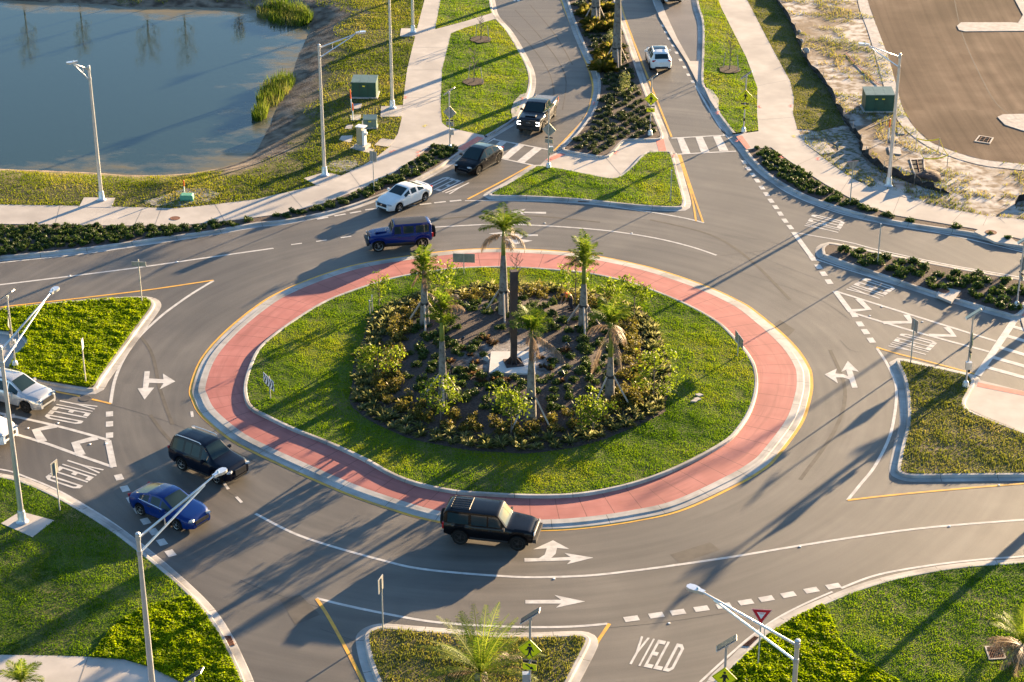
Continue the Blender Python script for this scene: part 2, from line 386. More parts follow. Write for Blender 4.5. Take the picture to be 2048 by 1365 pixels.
# open ground round the site, reaching the horizon, as one sheet with an opening for the pond terrain
mb = MB(); B = 5000; zg = -.10
for x0, y0, x1, y1 in ((-B, -B, B, gy0), (-B, gy1, B, B), (-B, gy0, gx0, gy1), (gx1, gy0, B, gy1)): mb.quad((x0, y0, zg), (x1, y0, zg), (x1, y1, zg), (x0, y1, zg))
struct(mb.build('ground', M['ground']))
# pond water
mw = bpy.data.materials.new('pond_water'); mw.use_nodes = True
def watermat(m):
    n = m.node_tree.nodes; l = m.node_tree.links; b = n['Principled BSDF']
    b.inputs['Base Color'].default_value = (.05, .075, .08, 1); b.inputs['Roughness'].default_value = .06; b.inputs['IOR'].default_value = 1.33; b.inputs['Specular IOR Level'].default_value = .36
    tc = n.new('ShaderNodeTexCoord'); a = n.new('ShaderNodeAttribute'); a.attribute_name = 'tint'
    # pale algae mats floating in the shallows
    q = n.new('ShaderNodeTexNoise'); q.inputs['Scale'].default_value = .55; q.inputs['Detail'].default_value = 9; q.inputs['Roughness'].default_value = .65
    mp = n.new('ShaderNodeMapping'); mp.inputs['Scale'].default_value = (.55, 1, 1); l.new(tc.outputs['Object'], mp.inputs[0]); l.new(mp.outputs[0], q.inputs['Vector'])
    ad = n.new('ShaderNodeMath'); ad.operation = 'ADD'; l.new(q.outputs['Fac'], ad.inputs[0]); l.new(a.outputs['Fac'], ad.inputs[1])
    mr = n.new('ShaderNodeMapRange'); mr.inputs['From Min'].default_value = .80; mr.inputs['From Max'].default_value = 1.10; l.new(ad.outputs[0], mr.inputs[0])
    mx = n.new('ShaderNodeMix'); mx.data_type = 'RGBA'; l.new(mr.outputs[0], mx.inputs['Factor']); mx.inputs['A'].default_value = (.026, .046, .038, 1); mx.inputs['B'].default_value = (.15, .125, .07, 1)
    l.new(mx.outputs['Result'], b.inputs['Base Color'])
    r2 = n.new('ShaderNodeMapRange'); r2.inputs['To Min'].default_value = .05; r2.inputs['To Max'].default_value = .5; l.new(mr.outputs[0], r2.inputs[0]); l.new(r2.outputs[0], b.inputs['Roughness'])
    wv = n.new('ShaderNodeTexNoise'); wv.inputs['Scale'].default_value = 3.2; wv.inputs['Detail'].default_value = 3; l.new(tc.outputs['Object'], wv.inputs['Vector'])
    bp = n.new('ShaderNodeBump'); bp.inputs['Strength'].default_value = .12; bp.inputs['Distance'].default_value = .05; l.new(wv.outputs['Fac'], bp.inputs['Height']); l.new(bp.outputs[0], b.inputs['Normal'])
watermat(mw)
gw = 1.5; wxs = np.arange(gx0 + 1, -12, gw); wys = np.arange(135, 196, gw); WX, WY = np.meshgrid(wxs, wys); k0 = len(wxs)
ii = (np.arange(len(wys) - 1)[:, None] * k0 + np.arange(k0 - 1)[None, :]).ravel(); idx = np.stack([ii, ii + 1, ii + k0 + 1, ii + k0], 1)
dd = polydist(WX.ravel(), WY.ravel(), POND); din = inside(WX.ravel(), WY.ravel(), POND); sd_ = np.where(din, dd, -dd)
keep = (sd_[idx] > -2.6).any(1); idx = idx[keep].ravel()
shal = np.clip(1 - sd_ / np.where(WX.ravel() > -36, 9, 4.5), 0, 1) * .5 + np.where(WY.ravel() > at(300, 30).y, .12, 0)
struct(link('pond_water', rawmesh('pond_water', np.stack([WX.ravel(), WY.ravel(), np.full(WX.size, WATER_Z)], 1), 4, idx, mw, shal)))
# carriageway
ROADPX = [(-600, 497), (0, 490), (176, 478), (299, 462), (422, 447), (512, 436), (656, 410), (779, 362), (866, 318), (935, 283), (985, 255), (1020, 215), (1040, 180), (1045, 151), (1030, 116), (1000, 63), (975, 20), (960, -60), (900, -420), (2900, -420), (2900, 1900), (-900, 1900)]
M['tyremark'] = mk('tyre_rubbed_asphalt', (.072, .064, .055), (.100, .089, .075), 1.5, rough=.8, detail=9)
road, _ = flat('road', ROADPX, 0.0, M['asphalt'], smooth=False)
# ---------- central island
RING_PX = [(382, 775), (404, 718), (450, 665), (512, 614), (564, 583), (649, 549), (733, 526), (867, 506), (959, 498.5), (1066, 500), (1171, 509), (1277, 530), (1347, 550), (1417, 575), (1472, 600), (1510, 623), (1581, 684), (1616, 732), (1623, 765), (1619, 799), (1602, 848), (1556, 911), (1528, 938), (1472, 971), (1368, 1019), (1276, 1041), (1171, 1056), (1080, 1061), (980, 1059), (888, 1046), (832, 1034), (761, 1012), (691, 987), (621, 957), (550, 925), (512, 907), (457, 877), (404, 832), (386, 800)]
RING = catmull(ats(RING_PX, 0), 6, True)
if area2(RING) < 0: RING = RING[::-1]      # counter-clockwise: left = inwards
struct(sweep('apron_kerb', RING, [(.08, .004), (.10, .035), (.42, .055), (.46, .10), (.86, .115)], M['kerb'], True, 1))
struct(sweep('red_apron', RING, [(.86, .112), (2.2, .14), (4.6, .16)], M['apron'], True, 1))
INN_PX = [(487, 770), (490, 799), (501, 816), (526, 830), (585, 858), (656, 886), (726, 918), (779, 947), (832, 967), (902, 982), (960, 987), (1065, 992), (1157, 989), (1241, 974), (1312, 953), (1382, 923), (1452, 884), (1480, 857), (1503, 820), (1515, 778), (1514, 742), (1503, 714), (1475, 679), (1435, 641), (1364, 602), (1276, 568), (1192, 547), (1100, 537), (1000, 532), (895, 536.5), (796, 552), (726, 572), (656, 598), (603, 628), (550, 665), (515, 697), (497, 733)]
INN = catmull(ats(INN_PX, .3), 6, True)
if area2(INN) < 0: INN = INN[::-1]
INN = [Vector((p.x, p.y, 0)) for p in INN]
struct(sweep('island_kerb', INN, [(-.02, .13), (0, .28), (.04, .305), (.17, .305), (.22, .28), (.24, .16)], M['kerb'], True, 1))
IN2 = [(p.x + n.x * .22, p.y + n.y * .22) for p, n in zip(INN, normals2(INN, True))]
mb = MB(); mb.sheet(IN2, .27); isl = struct(mb.build('island_lawn', M['turf']))
BED_PX = [(700, 806), (735, 838), (790, 865), (832, 880), (937, 900), (1000, 904), (1065, 906), (1171, 890), (1259, 858), (1326, 826), (1330, 812), (1343, 756), (1333, 707), (1312, 651), (1276, 616), (1206, 591), (1118, 573), (1030, 568), (960, 572), (902, 581), (814, 596), (747, 630), (726, 679), (708, 721), (704, 770)]
BEDP = catmull(ats(BED_PX, .3), 4, True)
CBED = [(p.x, p.y) for p in BEDP]
def bedz(x, y):
    """the bed is gently mounded towards the sculpture"""
    x = np.atleast_1d(np.asarray(x, float)); y = np.atleast_1d(np.asarray(y, float)); d = np.where(inside(x, y, CBED), polydist(x, y, CBED), 0); t = np.clip(d / 6.0, 0, 1)
    return .29 + .72 * t * t * (3 - 2 * t)
def bz(x, y): return float(bedz(x, y)[0])
def atb(px, py):
    z = .3
    for _ in range(6): p = at(px, py, z); z = bz(p.x, p.y)
    return Vector((p.x, p.y, z))
_a = np.array(CBED); _gx, _gy = np.meshgrid(np.arange(_a[:, 0].min() - .6, _a[:, 0].max() + .6, .3), np.arange(_a[:, 1].min() - .6, _a[:, 1].max() + .6, .3)); _n = _gx.shape[1]
_in = inside(_gx.ravel(), _gy.ravel(), CBED); _z = np.where(_in, bedz(_gx.ravel(), _gy.ravel()) + .02 * (noise2(_gx.ravel(), _gy.ravel(), 4) - .5) + .012, .2)
_i = (np.arange(_gx.shape[0] - 1)[:, None] * _n + np.arange(_n - 1)[None, :]).ravel(); _q = np.stack([_i, _i + 1, _i + _n + 1, _i + _n], 1); _q = _q[_in[_q].all(1)]
_c = atb(1040, 722) if False else at(1030, 722, .85); _sn = np.clip(1.22 - np.hypot((_gx.ravel() - _c.x) / 6.0, (_gy.ravel() - _c.y) / 5.0), 0, 1)
mbed = mk('mulch_with_sand', (.045, .032, .027), (.100, .074, .062), 9, rough=.95, c3=(.36, .335, .31), bump=1.0, bscale=14, detail=10)
def _bedmat(m):
    n = m.node_tree.nodes; l = m.node_tree.links; tc = [k for k in n if k.type == 'TEX_COORD'][0]; mx = [k for k in n if k.type == 'MIX'][0]
    z = n.new('ShaderNodeTexNoise'); z.inputs['Scale'].default_value = .9; z.inputs['Detail'].default_value = 10; z.inputs['Roughness'].default_value = .7; l.new(tc.outputs['Object'], z.inputs['Vector'])
    a = n.new('ShaderNodeAttribute'); a.attribute_name = 'tint'; mu = n.new('ShaderNodeMath'); mu.operation = 'MULTIPLY'; l.new(z.outputs['Fac'], mu.inputs[0]); l.new(a.outputs['Fac'], mu.inputs[1])
    mr = n.new('ShaderNodeMapRange'); mr.inputs['From Min'].default_value = .34; mr.inputs['From Max'].default_value = .52; mr.inputs['To Max'].default_value = .85; l.new(mu.outputs[0], mr.inputs[0]); l.new(mr.outputs[0], mx.inputs['Factor'])
_bedmat(mbed)
struct(link('island_bed', rawmesh('island_bed', np.stack([_gx.ravel(), _gy.ravel(), _z], 1), 4, _q.ravel(), mbed, _sn)))
flat('bed_edge', BEDP, .285, M['soil'], smooth=False, raw=True)
# ---------- flat verges (kerb side edge first, then closing points off frame)
V = {}
def verge(key, name, pts, z, mat, smooth=False, **k):
    o, p = flat(name, pts, z, mat, smooth=smooth, **k); V[key] = p; return o
KNW = [(-300, 538), (0, 512), (176, 494.5), (299, 477.5), (422, 461), (512, 445), (568, 439.5), (656, 422), (726, 401), (796, 373), (867, 337.5), (919, 302)]
verge('nwbed', 'planting_bed', KNW + [(905, 296), (880, 290), (862, 291), (831, 316), (779, 351), (726, 376), (656, 404), (568, 427), (480, 439), (351, 452), (211, 451), (0, 448), (-300, 446)], .125, M['soil'])
kerb(KNW, side=-1)
verge('nwwalk', 'sidewalk', [(-300, 412), (0, 409.6), (158, 412), (351, 417), (422, 410), (512, 399), (550, 390), (634, 371), (684, 351), (726, 331), (755, 313), (779, 294), (796, 267), (803, 239), (807, 197), (814, 140), (831, 70), (849, 0), (866, -70), (899, -70), (881, 0), (870, 59), (930, 43), (985, 26), (994, 37), (930, 56), (902, 67), (884, 140), (881, 211), (884, 246), (895, 255), (930, 263), (968, 271), (970, 277), (946, 291), (923, 304), (912, 299), (895, 291), (875, 288.5), (862, 291), (831, 316), (779, 351), (726, 376), (656, 404), (568, 427), (480, 439), (351, 452), (211, 451), (0, 448), (-300, 446)], .15, M['concrete'], thick=.12)
verge('nwpink', 'tactile_strip', [(955, 273), (968, 276.5), (926, 302), (915, 297)], .156, M['pink'])
verge('nwlawn', 'lawn_base', [(902, 67), (884, 140), (881, 211), (884, 246), (895, 255), (930, 263), (969, 271), (995, 257), (1030, 232), (1053, 186), (1057, 151), (1044, 116), (1013, 63), (992, 39), (930, 56)], .13, M['turf'])
verge('nwlawn2', 'lawn_base', [(870, 59), (881, 0), (899, -70), (960, -70), (977, 0), (984, 26), (930, 43)], .13, M['turf'])
KN = [(960, -90), (977.6, 0), (986, 31), (1013, 63), (1044, 116), (1057, 151), (1053, 186), (1030, 232), (995, 257), (970, 271)]
kerb(KN, side=1); kerb([(970, 271), (946, 288), (919, 302)], side=1, prof=LOWK)
verge('inletpad', 'inlet_pad', [(1025, 236), (1022, 222), (1027, 205), (1040, 190), (1054, 186), (1052, 200), (1034, 236)], .16, M['concrete'], thick=.14)
# north median, planting and splitter lawn
MED = [(1110, -120), (1137, 0), (1171, 91), (1196, 140), (1201, 170), (1198, 195), (1188, 225), (1157, 267), (1130, 294), (1135, 300), (1170, 307), (1208, 312), (1222, 303), (1240, 284), (1255, 278), (1310, 277), (1321, 272), (1316, 255), (1287, 183), (1246, 63), (1227, 0), (1200, -120)]
verge('med', 'planting_bed', MED, .14, M['soil']); kerb(MED, closed=True, n=3)
NSP = [(985, 386), (1028, 362), (1066, 337), (1078, 332), (1128, 339), (1206, 355), (1228, 356.5), (1244, 352), (1262, 338), (1290, 309), (1300, 305), (1332, 304), (1341, 309), (1352, 350), (1364, 395), (1364, 408), (1352, 413), (1276, 409), (1157, 397), (1060, 391.5), (992, 390)]
verge('nsp', 'lawn_base', NSP, .14, M['turf']); kerb(NSP, closed=True, n=3)
verge('npath', 'crossing_path', [(1100, 312), (1126, 299), (1135, 304), (1208, 316), (1245, 281), (1322, 275), (1334, 272), (1352, 308), (1338, 306), (1300, 302), (1240, 354), (1206, 358), (1128, 342), (1076, 334)], .03, M['concrete'], smooth=False)
verge('npk1', 'tactile_strip', [(1100, 323), (1132, 309), (1121, 306.5), (1090, 320)], .036, M['pink'])
verge('npk2', 'tactile_strip', [(1311, 279), (1327, 278), (1333, 303), (1318, 303)], .036, M['pink'])
# west splitter
WSP = [(-200, 640), (0, 621), (105, 609), (211, 600), (270, 597), (292, 598), (302, 604), (300, 616), (274, 651), (228, 714), (197, 757), (189, 771), (176, 776), (105, 765), (53, 755), (14, 746), (32, 711), (49, 695), (57, 684), (46, 671), (25, 666), (0, 662), (-200, 650)]
verge('wsp', 'lawn_base', WSP, .14, M['turf']); kerb(WSP, closed=True, n=3)
verge('wpath', 'crossing_path', [(-200, 648), (0, 660), (48, 670), (58, 684), (32, 712), (13, 748), (-10, 744), (-200, 720)], .03, M['concrete'], smooth=False)
verge('wpk', 'tactile_strip', [(-60, 725), (0, 733), (8, 744), (-60, 738)], .036, M['pink'])
# east splitter
ESP = [(1800, 726), (1806, 722), (1862, 735), (1929, 749.5), (1942, 758), (1941, 769), (1932, 786), (1924, 803), (1930, 818), (1967, 836), (2048, 867), (2300, 960), (2300, 948), (2048, 946.5), (1862, 948), (1822, 948), (1806, 944), (1801, 934), (1811, 885), (1821, 844), (1820, 792), (1813, 756)]
verge('esp', 'lawn_base', ESP, .14, M['turfdry']); kerb(ESP, closed=True, n=3)
verge('epath', 'crossing_path', [(1946, 757), (2060, 786), (2300, 845), (2300, 950), (2048, 864), (1967, 832), (1931, 815), (1926, 804), (1936, 786)], .03, M['concrete'], smooth=False)
verge('epk', 'tactile_strip', [(1956, 765), (2048, 783), (2200, 812), (2200, 822), (2048, 791.5), (1954, 773)], .036, M['pink'])
# south splitter
SSP = [(737, 1276), (741, 1265), (752, 1259), (770, 1257), (843, 1263), (919, 1269), (995, 1275), (1066, 1275), (1150, 1272), (1167, 1274), (1171, 1283), (1150, 1325), (1129, 1365), (1100, 1430), (800, 1430), (764, 1365), (746, 1318)]
verge('ssp', 'lawn_base', SSP, .14, M['turfdry']); kerb(SSP, closed=True, n=3)
# east median
EMD = [(1649, 496), (1656, 490), (1668, 489), (1756, 507), (1897, 535), (2048, 562), (2200, 590), (2200, 620), (2060, 603), (2045, 617), (2031, 629), (2010, 624), (1967, 612), (1862, 580.6), (1756, 545), (1660, 512), (1650, 505)]
verge('emd', 'planting_bed', EMD, .14, M['soil']); kerb(EMD, closed=True, n=3)
verge('emd2', 'crossing_path', [(2040, 632), (2062, 606), (2200, 632), (2200, 690), (2048, 660)], .03, M['concrete'], smooth=False)
verge('emdpk', 'tactile_strip', [(2043, 632), (2060, 612), (2075, 615), (2060, 637)], .036, M['pink'])
# north-east verge
KNE = [(1494, 300), (1510, 320), (1545, 351.6), (1598, 383), (1651, 404), (1721, 425.5), (1792, 441), (1862, 452), (1946, 464), (2000, 478), (2048, 491), (2300, 552)]
KNE2 = [(1388, -90), (1396, 0), (1408, 46), (1408, 110), (1407, 165), (1420, 186), (1434, 205), (1440, 226), (1470, 266)]
verge('sand', 'sand_lot', [(1500, -120), (1566, 150), (1572, 220), (1585, 270), (1630, 318), (1720, 372), (1862, 420), (2048, 445), (2500, 530), (2700, 300), (2700, -120)], .10, M['sand'])
verge('nebed', 'planting_bed', KNE[:-1] + [(2300, 552), (2300, 540), (2060, 484), (1946, 457), (1862, 443), (1791, 431), (1721, 408), (1651, 369), (1580, 323), (1542, 295), (1510, 296)], .125, M['soil'])
kerb(KNE, side=-1); kerb(KNE2, side=-1); kerb([(1470, 266), (1482, 283), (1494, 300)], side=-1, prof=LOWK)
verge('newalk', 'sidewalk', [(1404, -90), (1443, 17), (1493, 116), (1515, 176), (1514, 225), (1517, 263), (1470, 269), (1482, 285), (1494, 299), (1542, 295), (1580, 323), (1651, 369), (1721, 408), (1791, 431), (1862, 443), (1946, 457), (2060, 482), (2300, 540), (2300, 495), (2048, 440), (1967, 431), (1862, 411), (1791, 390), (1746, 378), (1700, 355), (1651, 320), (1612, 288), (1595, 260), (1586, 228), (1588, 197), (1580, 162), (1545, 98), (1494, 0), (1452, -90)], .15, M['concrete'], thick=.12)
verge('nepk', 'tactile_strip', [(1472, 273), (1484, 271), (1501, 295), (1493, 299)], .156, M['pink'])
verge('nelawn', 'lawn_base', [(1388, -90), (1396, 0), (1408, 46), (1408, 110), (1407, 165), (1420, 186), (1434, 205), (1440, 226), (1470, 266), (1517, 262), (1514, 225), (1515, 176), (1493, 116), (1443, 17), (1404, -90)], .13, M['turf'])
verge('nestrip', 'lawn_base', [(1452, -90), (1494, 0), (1545, 98), (1580, 162), (1588, 197), (1586, 228), (1595, 258), (1640, 262), (1690, 250), (1679, 225), (1651, 172), (1616, 130), (1598, 91), (1580, 46), (1552, 0), (1530, -90)], .13, M['turfdry'])
verge('lot', 'building_lot', [(1705, -120), (1735, 0), (1756, 60), (1777, 116), (1792, 169), (1806, 218), (1827, 253), (1862, 285), (1915, 306), (1967, 320), (2048, 329), (2500, 390), (2700, -120)], .115, M['lot'])
for q in ([(1914, 52), (1922, 45), (2024, 45), (2036, 46), (2046, 30), (2030, 0), (2010, -40), (2200, -40), (2200, 62), (2045, 62), (1930, 63), (1918, 60)], [(1995, 234), (2006, 229), (2048, 228), (2200, 232), (2200, 270), (2048, 262), (2010, 250)]):
    flat('sand_strip', q, .16, M['sandy'], smooth=False, thick=.1)
flat('sand_windrow', [(1700, -120), (1715, 0), (1735, 60), (1752, 116), (1770, 180), (1795, 240), (1830, 276), (1880, 305), (1960, 330), (2048, 341), (2300, 372), (2300, 360), (2048, 329), (1967, 320), (1915, 306), (1862, 285), (1827, 253), (1806, 218), (1792, 169), (1777, 116), (1756, 60), (1735, 0), (1705, -120)], .125, M['sandy'])
# turn lane and its concrete separators
verge('turn', 'turn_lane', [(1318, -90), (1331, 26), (1354, 76), (1379, 122), (1395, 122), (1404, 80), (1402, 46), (1390, 0), (1380, -90)], .006, M['turnlane'])
verge('sep', 'traffic_separator', [(1300, -90), (1308, 0), (1318, 33), (1345, 80), (1374, 124), (1392, 160), (1406, 178), (1406, 164), (1404, 120), (1395, 122.5), (1380, 122.5), (1354, 76), (1331, 26), (1322, 0), (1312, -90)], .06, M['concrete'], thick=.055)
verge('inlet2', 'inlet_pad', [(1408, 174), (1425, 181), (1437, 198), (1438, 211), (1431, 217), (1420, 200)], .165, M['concrete'], thick=.15)
# south-west and south-east verges
KSW = [(-300, 900), (0, 955), (53, 969), (123, 1001), (211, 1054), (281, 1106.5), (351.6, 1166), (404, 1219), (439.5, 1272), (467.7, 1331), (482, 1365), (510, 1440)]
verge('sw', 'lawn_base', KSW + [(-300, 1440)], .13, M['turf']); kerb(KSW, side=1)
verge('swwalk', 'sidewalk', [(-300, 1310), (0, 1310), (120, 1312), (176, 1314), (246, 1319), (302, 1335), (340, 1353), (362, 1365), (420, 1400), (430, 1460), (-300, 1460)], .145, M['concrete'])
KSE = [(1400, 1440), (1439, 1365), (1461, 1340), (1486, 1317), (1528, 1275), (1580, 1240), (1651, 1208), (1721, 1180), (1792, 1159), (1880, 1141.7), (1967, 1131), (2048, 1126), (2300, 1100)]
verge('se', 'lawn_base', KSE + [(2300, 1440)], .13, M['turf']); kerb(KSE, side=1)
# pads and slabs set in the verges
PADS = [[(168, 395), (230, 396), (223, 415), (158, 414)], [(607, 357), (648, 345), (664, 347), (682, 352), (640, 371), (634, 371)], [(762, 213), (805, 211), (804, 233), (761, 234)], [(802, 57), (834, 57), (831, 73), (800, 73)], [(749, 290), (763, 277), (790, 280), (777, 294)], [(700, 296), (715, 287), (750, 300), (737, 306)], [(2, 1047), (41, 1023), (108, 1041), (65, 1074)], [(1742, 378), (1757, 363), (1800, 379), (1812, 395)], [(1612, 289), (1650, 284), (1671, 304), (1641, 309)], [(678, 280), (683, 272), (705, 271), (704, 281), (699, 285)], [(689, 258), (694, 250), (706, 250), (703, 258)], [(706, 208), (724, 207), (721, 217), (708, 218)], [(700, 231), (722, 229), (720, 240), (702, 241)], [(1794, 255), (1806, 255), (1809, 268), (1796, 268)], [(1776, 293), (1800, 294), (1803, 309), (1779, 306)], [(1781, 273), (1796, 274), (1797, 283), (1780, 282)], [(1706, 248), (1716, 244), (1726, 250), (1712, 252)]]
for q in PADS: flat('concrete_pad', q, .165, M['concrete'], smooth=False, thick=.12)
NP = [[at(1949, 464, .2), at(1965, 452, .2), at(1990, 448, .2), at(2005, 462, .2), at(2030, 482, .2), at(2048, 492, .2), at(1990, 484, .2)], [at(1872, 590, .2), at(1883, 573, .2), at(1922, 582, .2), at(1903, 604, .2)]]
for q in NP: flat('inlet_pad', q, .2, M['concrete'], smooth=False, raw=True, thick=.17)
# ---------- paint on the road: parts of the road
def line(name, pts, wd, mat, z=.006, n=5, smooth=True):
    P = ats(pts, 0); P = catmull(P, n) if smooth and len(P) > 2 else P
    o = sweep(name, P, [(-wd / 2, z), (wd / 2, z)], mat, False, 1, road); return o
def poly(name, quads, mat, z=.007):
    mb = MB()
    for q in quads: mb.sheet([(p.x, p.y) for p in ats(q, 0)], z)
    return mb.build(name, mat, road)
Wm, Ym = M['white'], M['yellow']
sweep('yellow_edge_line', RING, [(-.10, .007), (.09, .007)], Ym, True, 1, road)
line('lane_line', [(1048, 450), (1136, 455), (1224, 463), (1312, 477), (1382, 494), (1433, 511)], .17, Wm)
line('lane_line', [(868, 455), (920, 452), (972, 449.5), (1010, 449), (1048, 450)], .17, Wm)
line('lane_line', [(-150, 586), (0, 570), (140, 553), (281, 535), (420, 515), (512, 502), (547, 497)], .18, Wm)
line('lane_line', [(511, 1028), (585, 1066), (663, 1093), (768, 1122), (828, 1136), (902, 1145), (992, 1152), (1066, 1155), (1171, 1152), (1259, 1143), (1364, 1129), (1472, 1113), (1580, 1095), (1721, 1073), (1862, 1055), (2048, 1040), (2200, 1030)], .17, Wm)
line('edge_line', [(427, 562), (387, 586), (352, 610), (316, 638), (274, 679), (246, 721), (229, 763), (221, 808)], .19, Wm)
line('yellow_line', [(-150, 633), (0, 615), (176, 595), (299, 580), (427, 561)], .16, Ym, z=.009)
line('yellow_line', [(40, 768), (98, 781), (160, 793)], .16, Ym, z=.009); line('yellow_line', [(184, 799), (222, 808)], .16, Ym, z=.009)
line('edge_line', [(633, 1197), (690, 1211), (761, 1226), (849, 1242), (920, 1249), (992, 1253), (1083, 1255), (1157, 1253), (1215, 1248)], .17, Wm)
line('yellow_line', [(633, 1198), (656, 1233), (691, 1296), (726, 1365), (760, 1440)], .17, Ym, z=.009)
line('yellow_line', [(1219, 1248), (1185, 1300), (1151, 1365), (1115, 1440)], .17, Ym, z=.009)
line('edge_line', [(1754, 697), (1774, 728), (1790, 763), (1793, 792), (1788, 837), (1777, 880), (1749, 934), (1721, 969), (1695, 1001)], .17, Wm)
line('yellow_line', [(1753, 695), (1792, 707), (1862, 725), (1952, 749)], .16, Ym, z=.009)
line('yellow_line', [(1695, 1001), (1792, 990), (1932, 977), (2048, 967.5), (2200, 955)], .16, Ym, z=.009)
line('yellow_line', [(1225, -60), (1245, 21), (1287, 134), (1343, 274)], .16, Ym, z=.009); line('yellow_line', [(1356, 309), (1382, 388), (1392, 443)], .14, Ym, z=.009); line('yellow_line', [(1360, 309), (1387, 390), (1406, 445)], .14, Ym, z=.009)
line('yellow_line', [(1102, -60), (1122, 0), (1157, 88), (1181, 151), (1185, 186), (1172, 232), (1136, 274), (1108, 302)], .16, Ym, z=.009)
line('yellow_line', [(1062, 331), (1006, 362), (935, 399)], .16, Ym, z=.009)
line('edge_line', [(1408, 446), (1366, 436), (1310, 426)], .17, Wm); line('edge_line', [(1310, 426), (1200, 411), (1110, 404), (1010, 402), (930, 402)], .13, Wm)
line('edge_line', [(1391, 172), (1420, 222), (1450, 271)], .16, Wm); line('edge_line', [(1440, 258), (1478, 300), (1494, 318), (1545, 366), (1598, 397), (1686, 429), (1792, 452), (1897, 470), (2048, 505), (2300, 565)], .13, Wm)
line('edge_line', [(1290, -60), (1306, 0), (1322, 38)], .16, Wm)
line('edge_line', [(1586, 465), (1693, 484), (1756, 500), (1897, 530), (2048, 556), (2300, 600)], .13, Wm); line('edge_line', [(1623, 516), (1686, 537), (1792, 570), (1897, 603), (2048, 643), (2200, 682)], .13, Wm)
line('edge_line', [(1682, 1177), (1756, 1150), (1862, 1131), (1967, 1119), (2048, 1113), (2300, 1090)], .15, Wm); line('edge_line', [(1400, 1365), (1440, 1328), (1500, 1275), (1556, 1236), (1610, 1208), (1665, 1184)], .12, Wm)
line('edge_line', [(-150, 920), (0, 939), (53, 955), (123, 985), (211, 1037), (281, 1088), (351, 1146), (404, 1196), (445, 1256), (480, 1330), (500, 1380)], .13, Wm)
line('edge_line', [(-150, 543), (0, 526), (176, 507), (299, 489), (422, 471), (512, 455), (620, 440), (726, 412), (760, 396)], .13, Wm); line('edge_line', [(800, 384), (870, 349), (930, 313), (990, 277)], .13, Wm)
# broken lines
def dashes(name, cs, L, wd, mat=Wm, ang=None):
    P = ats(cs, 0); mb = MB()
    for i, p in enumerate(P):
        a, b = P[max(i - 1, 0)], P[min(i + 1, len(P) - 1)]; t = (b - a).normalized(); n = Vector((-t.y, t.x, 0))
        q = [p + t * L / 2 * s1 + n * wd / 2 * s2 for s1, s2 in ((1, 1), (-1, 1), (-1, -1), (1, -1))]
        if area2(q) < 0: q = q[::-1]
        mb.quad(*[(v.x, v.y, .0075) for v in q])
    return mb.build(name, mat, road)
dashes('dashed_lane_line', [(593, 488.5), (643, 482), (692, 474.5), (742, 468)], .75, .15)
dashes('dashed_lane_line', [(384, 829), (388, 858), (440, 947), (452.5, 973), (478, 1000)], .7, .16)
dashes('yield_line', [(219, 828.5), (219, 848.6), (219, 871)], .62, .4); 
dashes('yield_line', [(238, 955), (250, 978), (263, 1000), (277, 1021), (291, 1043), (307.5, 1064), (324, 1085), (341, 1107)], .62, .42)
dashes('yield_line', [(1263, 1238), (1312.7, 1231), (1356, 1225), (1403, 1218), (1447.7, 1212), (1492, 1205), (1533, 1198), (1577, 1190), (1623, 1181), (1667, 1173)], .70, .42)
dashes('yield_line', [(1742.5, 681), (1731, 664), (1720, 648.5), (1708, 630)], .72, .4); dashes('yield_line', [(1658, 564), (1647, 548), (1637, 534), (1626, 518)], .72, .4)
dashes('yield_line', [(1580.6, 455), (1570, 442), (1560.6, 428), (1551.5, 415), (1542, 402), (1533, 389), (1524, 376), (1514.5, 362), (1506, 350), (1497, 338), (1488.5, 325)], .75, .34)
dashes('dashed_edge_line', [(1385.5, 164), (1376.5, 150), (1369, 135), (1361, 120.6), (1353, 106), (1346, 92), (1338, 78), (1331.6, 65), (1325.6, 52)], .65, .28)
dashes('yield_line', [(645, 437), (680, 430.5), (711, 425), (742, 419), (820, 412), (851, 408.5), (880, 405), (911, 402)], .85, .2)
line('channel_line', [(1670, 582.5), (1702, 625)], .35, Wm, z=.011, smooth=False); line('channel_line', [(1587, 465), (1623, 514)], .35, Wm, z=.011, smooth=False); line('channel_line', [(216, 882), (227, 935)], .35, Wm, z=.011, smooth=False); 
# painted channels with chevrons
line('channel_line', [(-60, 812), (0, 827), (116, 853), (218, 881)], .22, Wm); line('channel_line', [(-60, 843), (14, 864), (91, 887), (158, 911), (227, 935)], .22, Wm)
for c in ([(112, 852), (72, 861), (85, 884)], [(194, 876), (151, 887), (162, 911)], [(30, 832), (-4, 837), (8, 861)]): line('channel_chevron', c, .52, Wm, z=.009, smooth=False)
line('channel_line', [(1670, 582.5), (1844, 637), (1992, 683)], .2, Wm); line('channel_line', [(1702, 625), (1827, 663), (1978, 704)], .2, Wm)
for c in ([(1716, 598), (1737, 619), (1702, 622)], [(1813, 630), (1821, 645), (1766, 646)], [(1893, 655), (1908, 672), (1858, 671)]): line('channel_chevron', c, .42, Wm, z=.009, smooth=False)
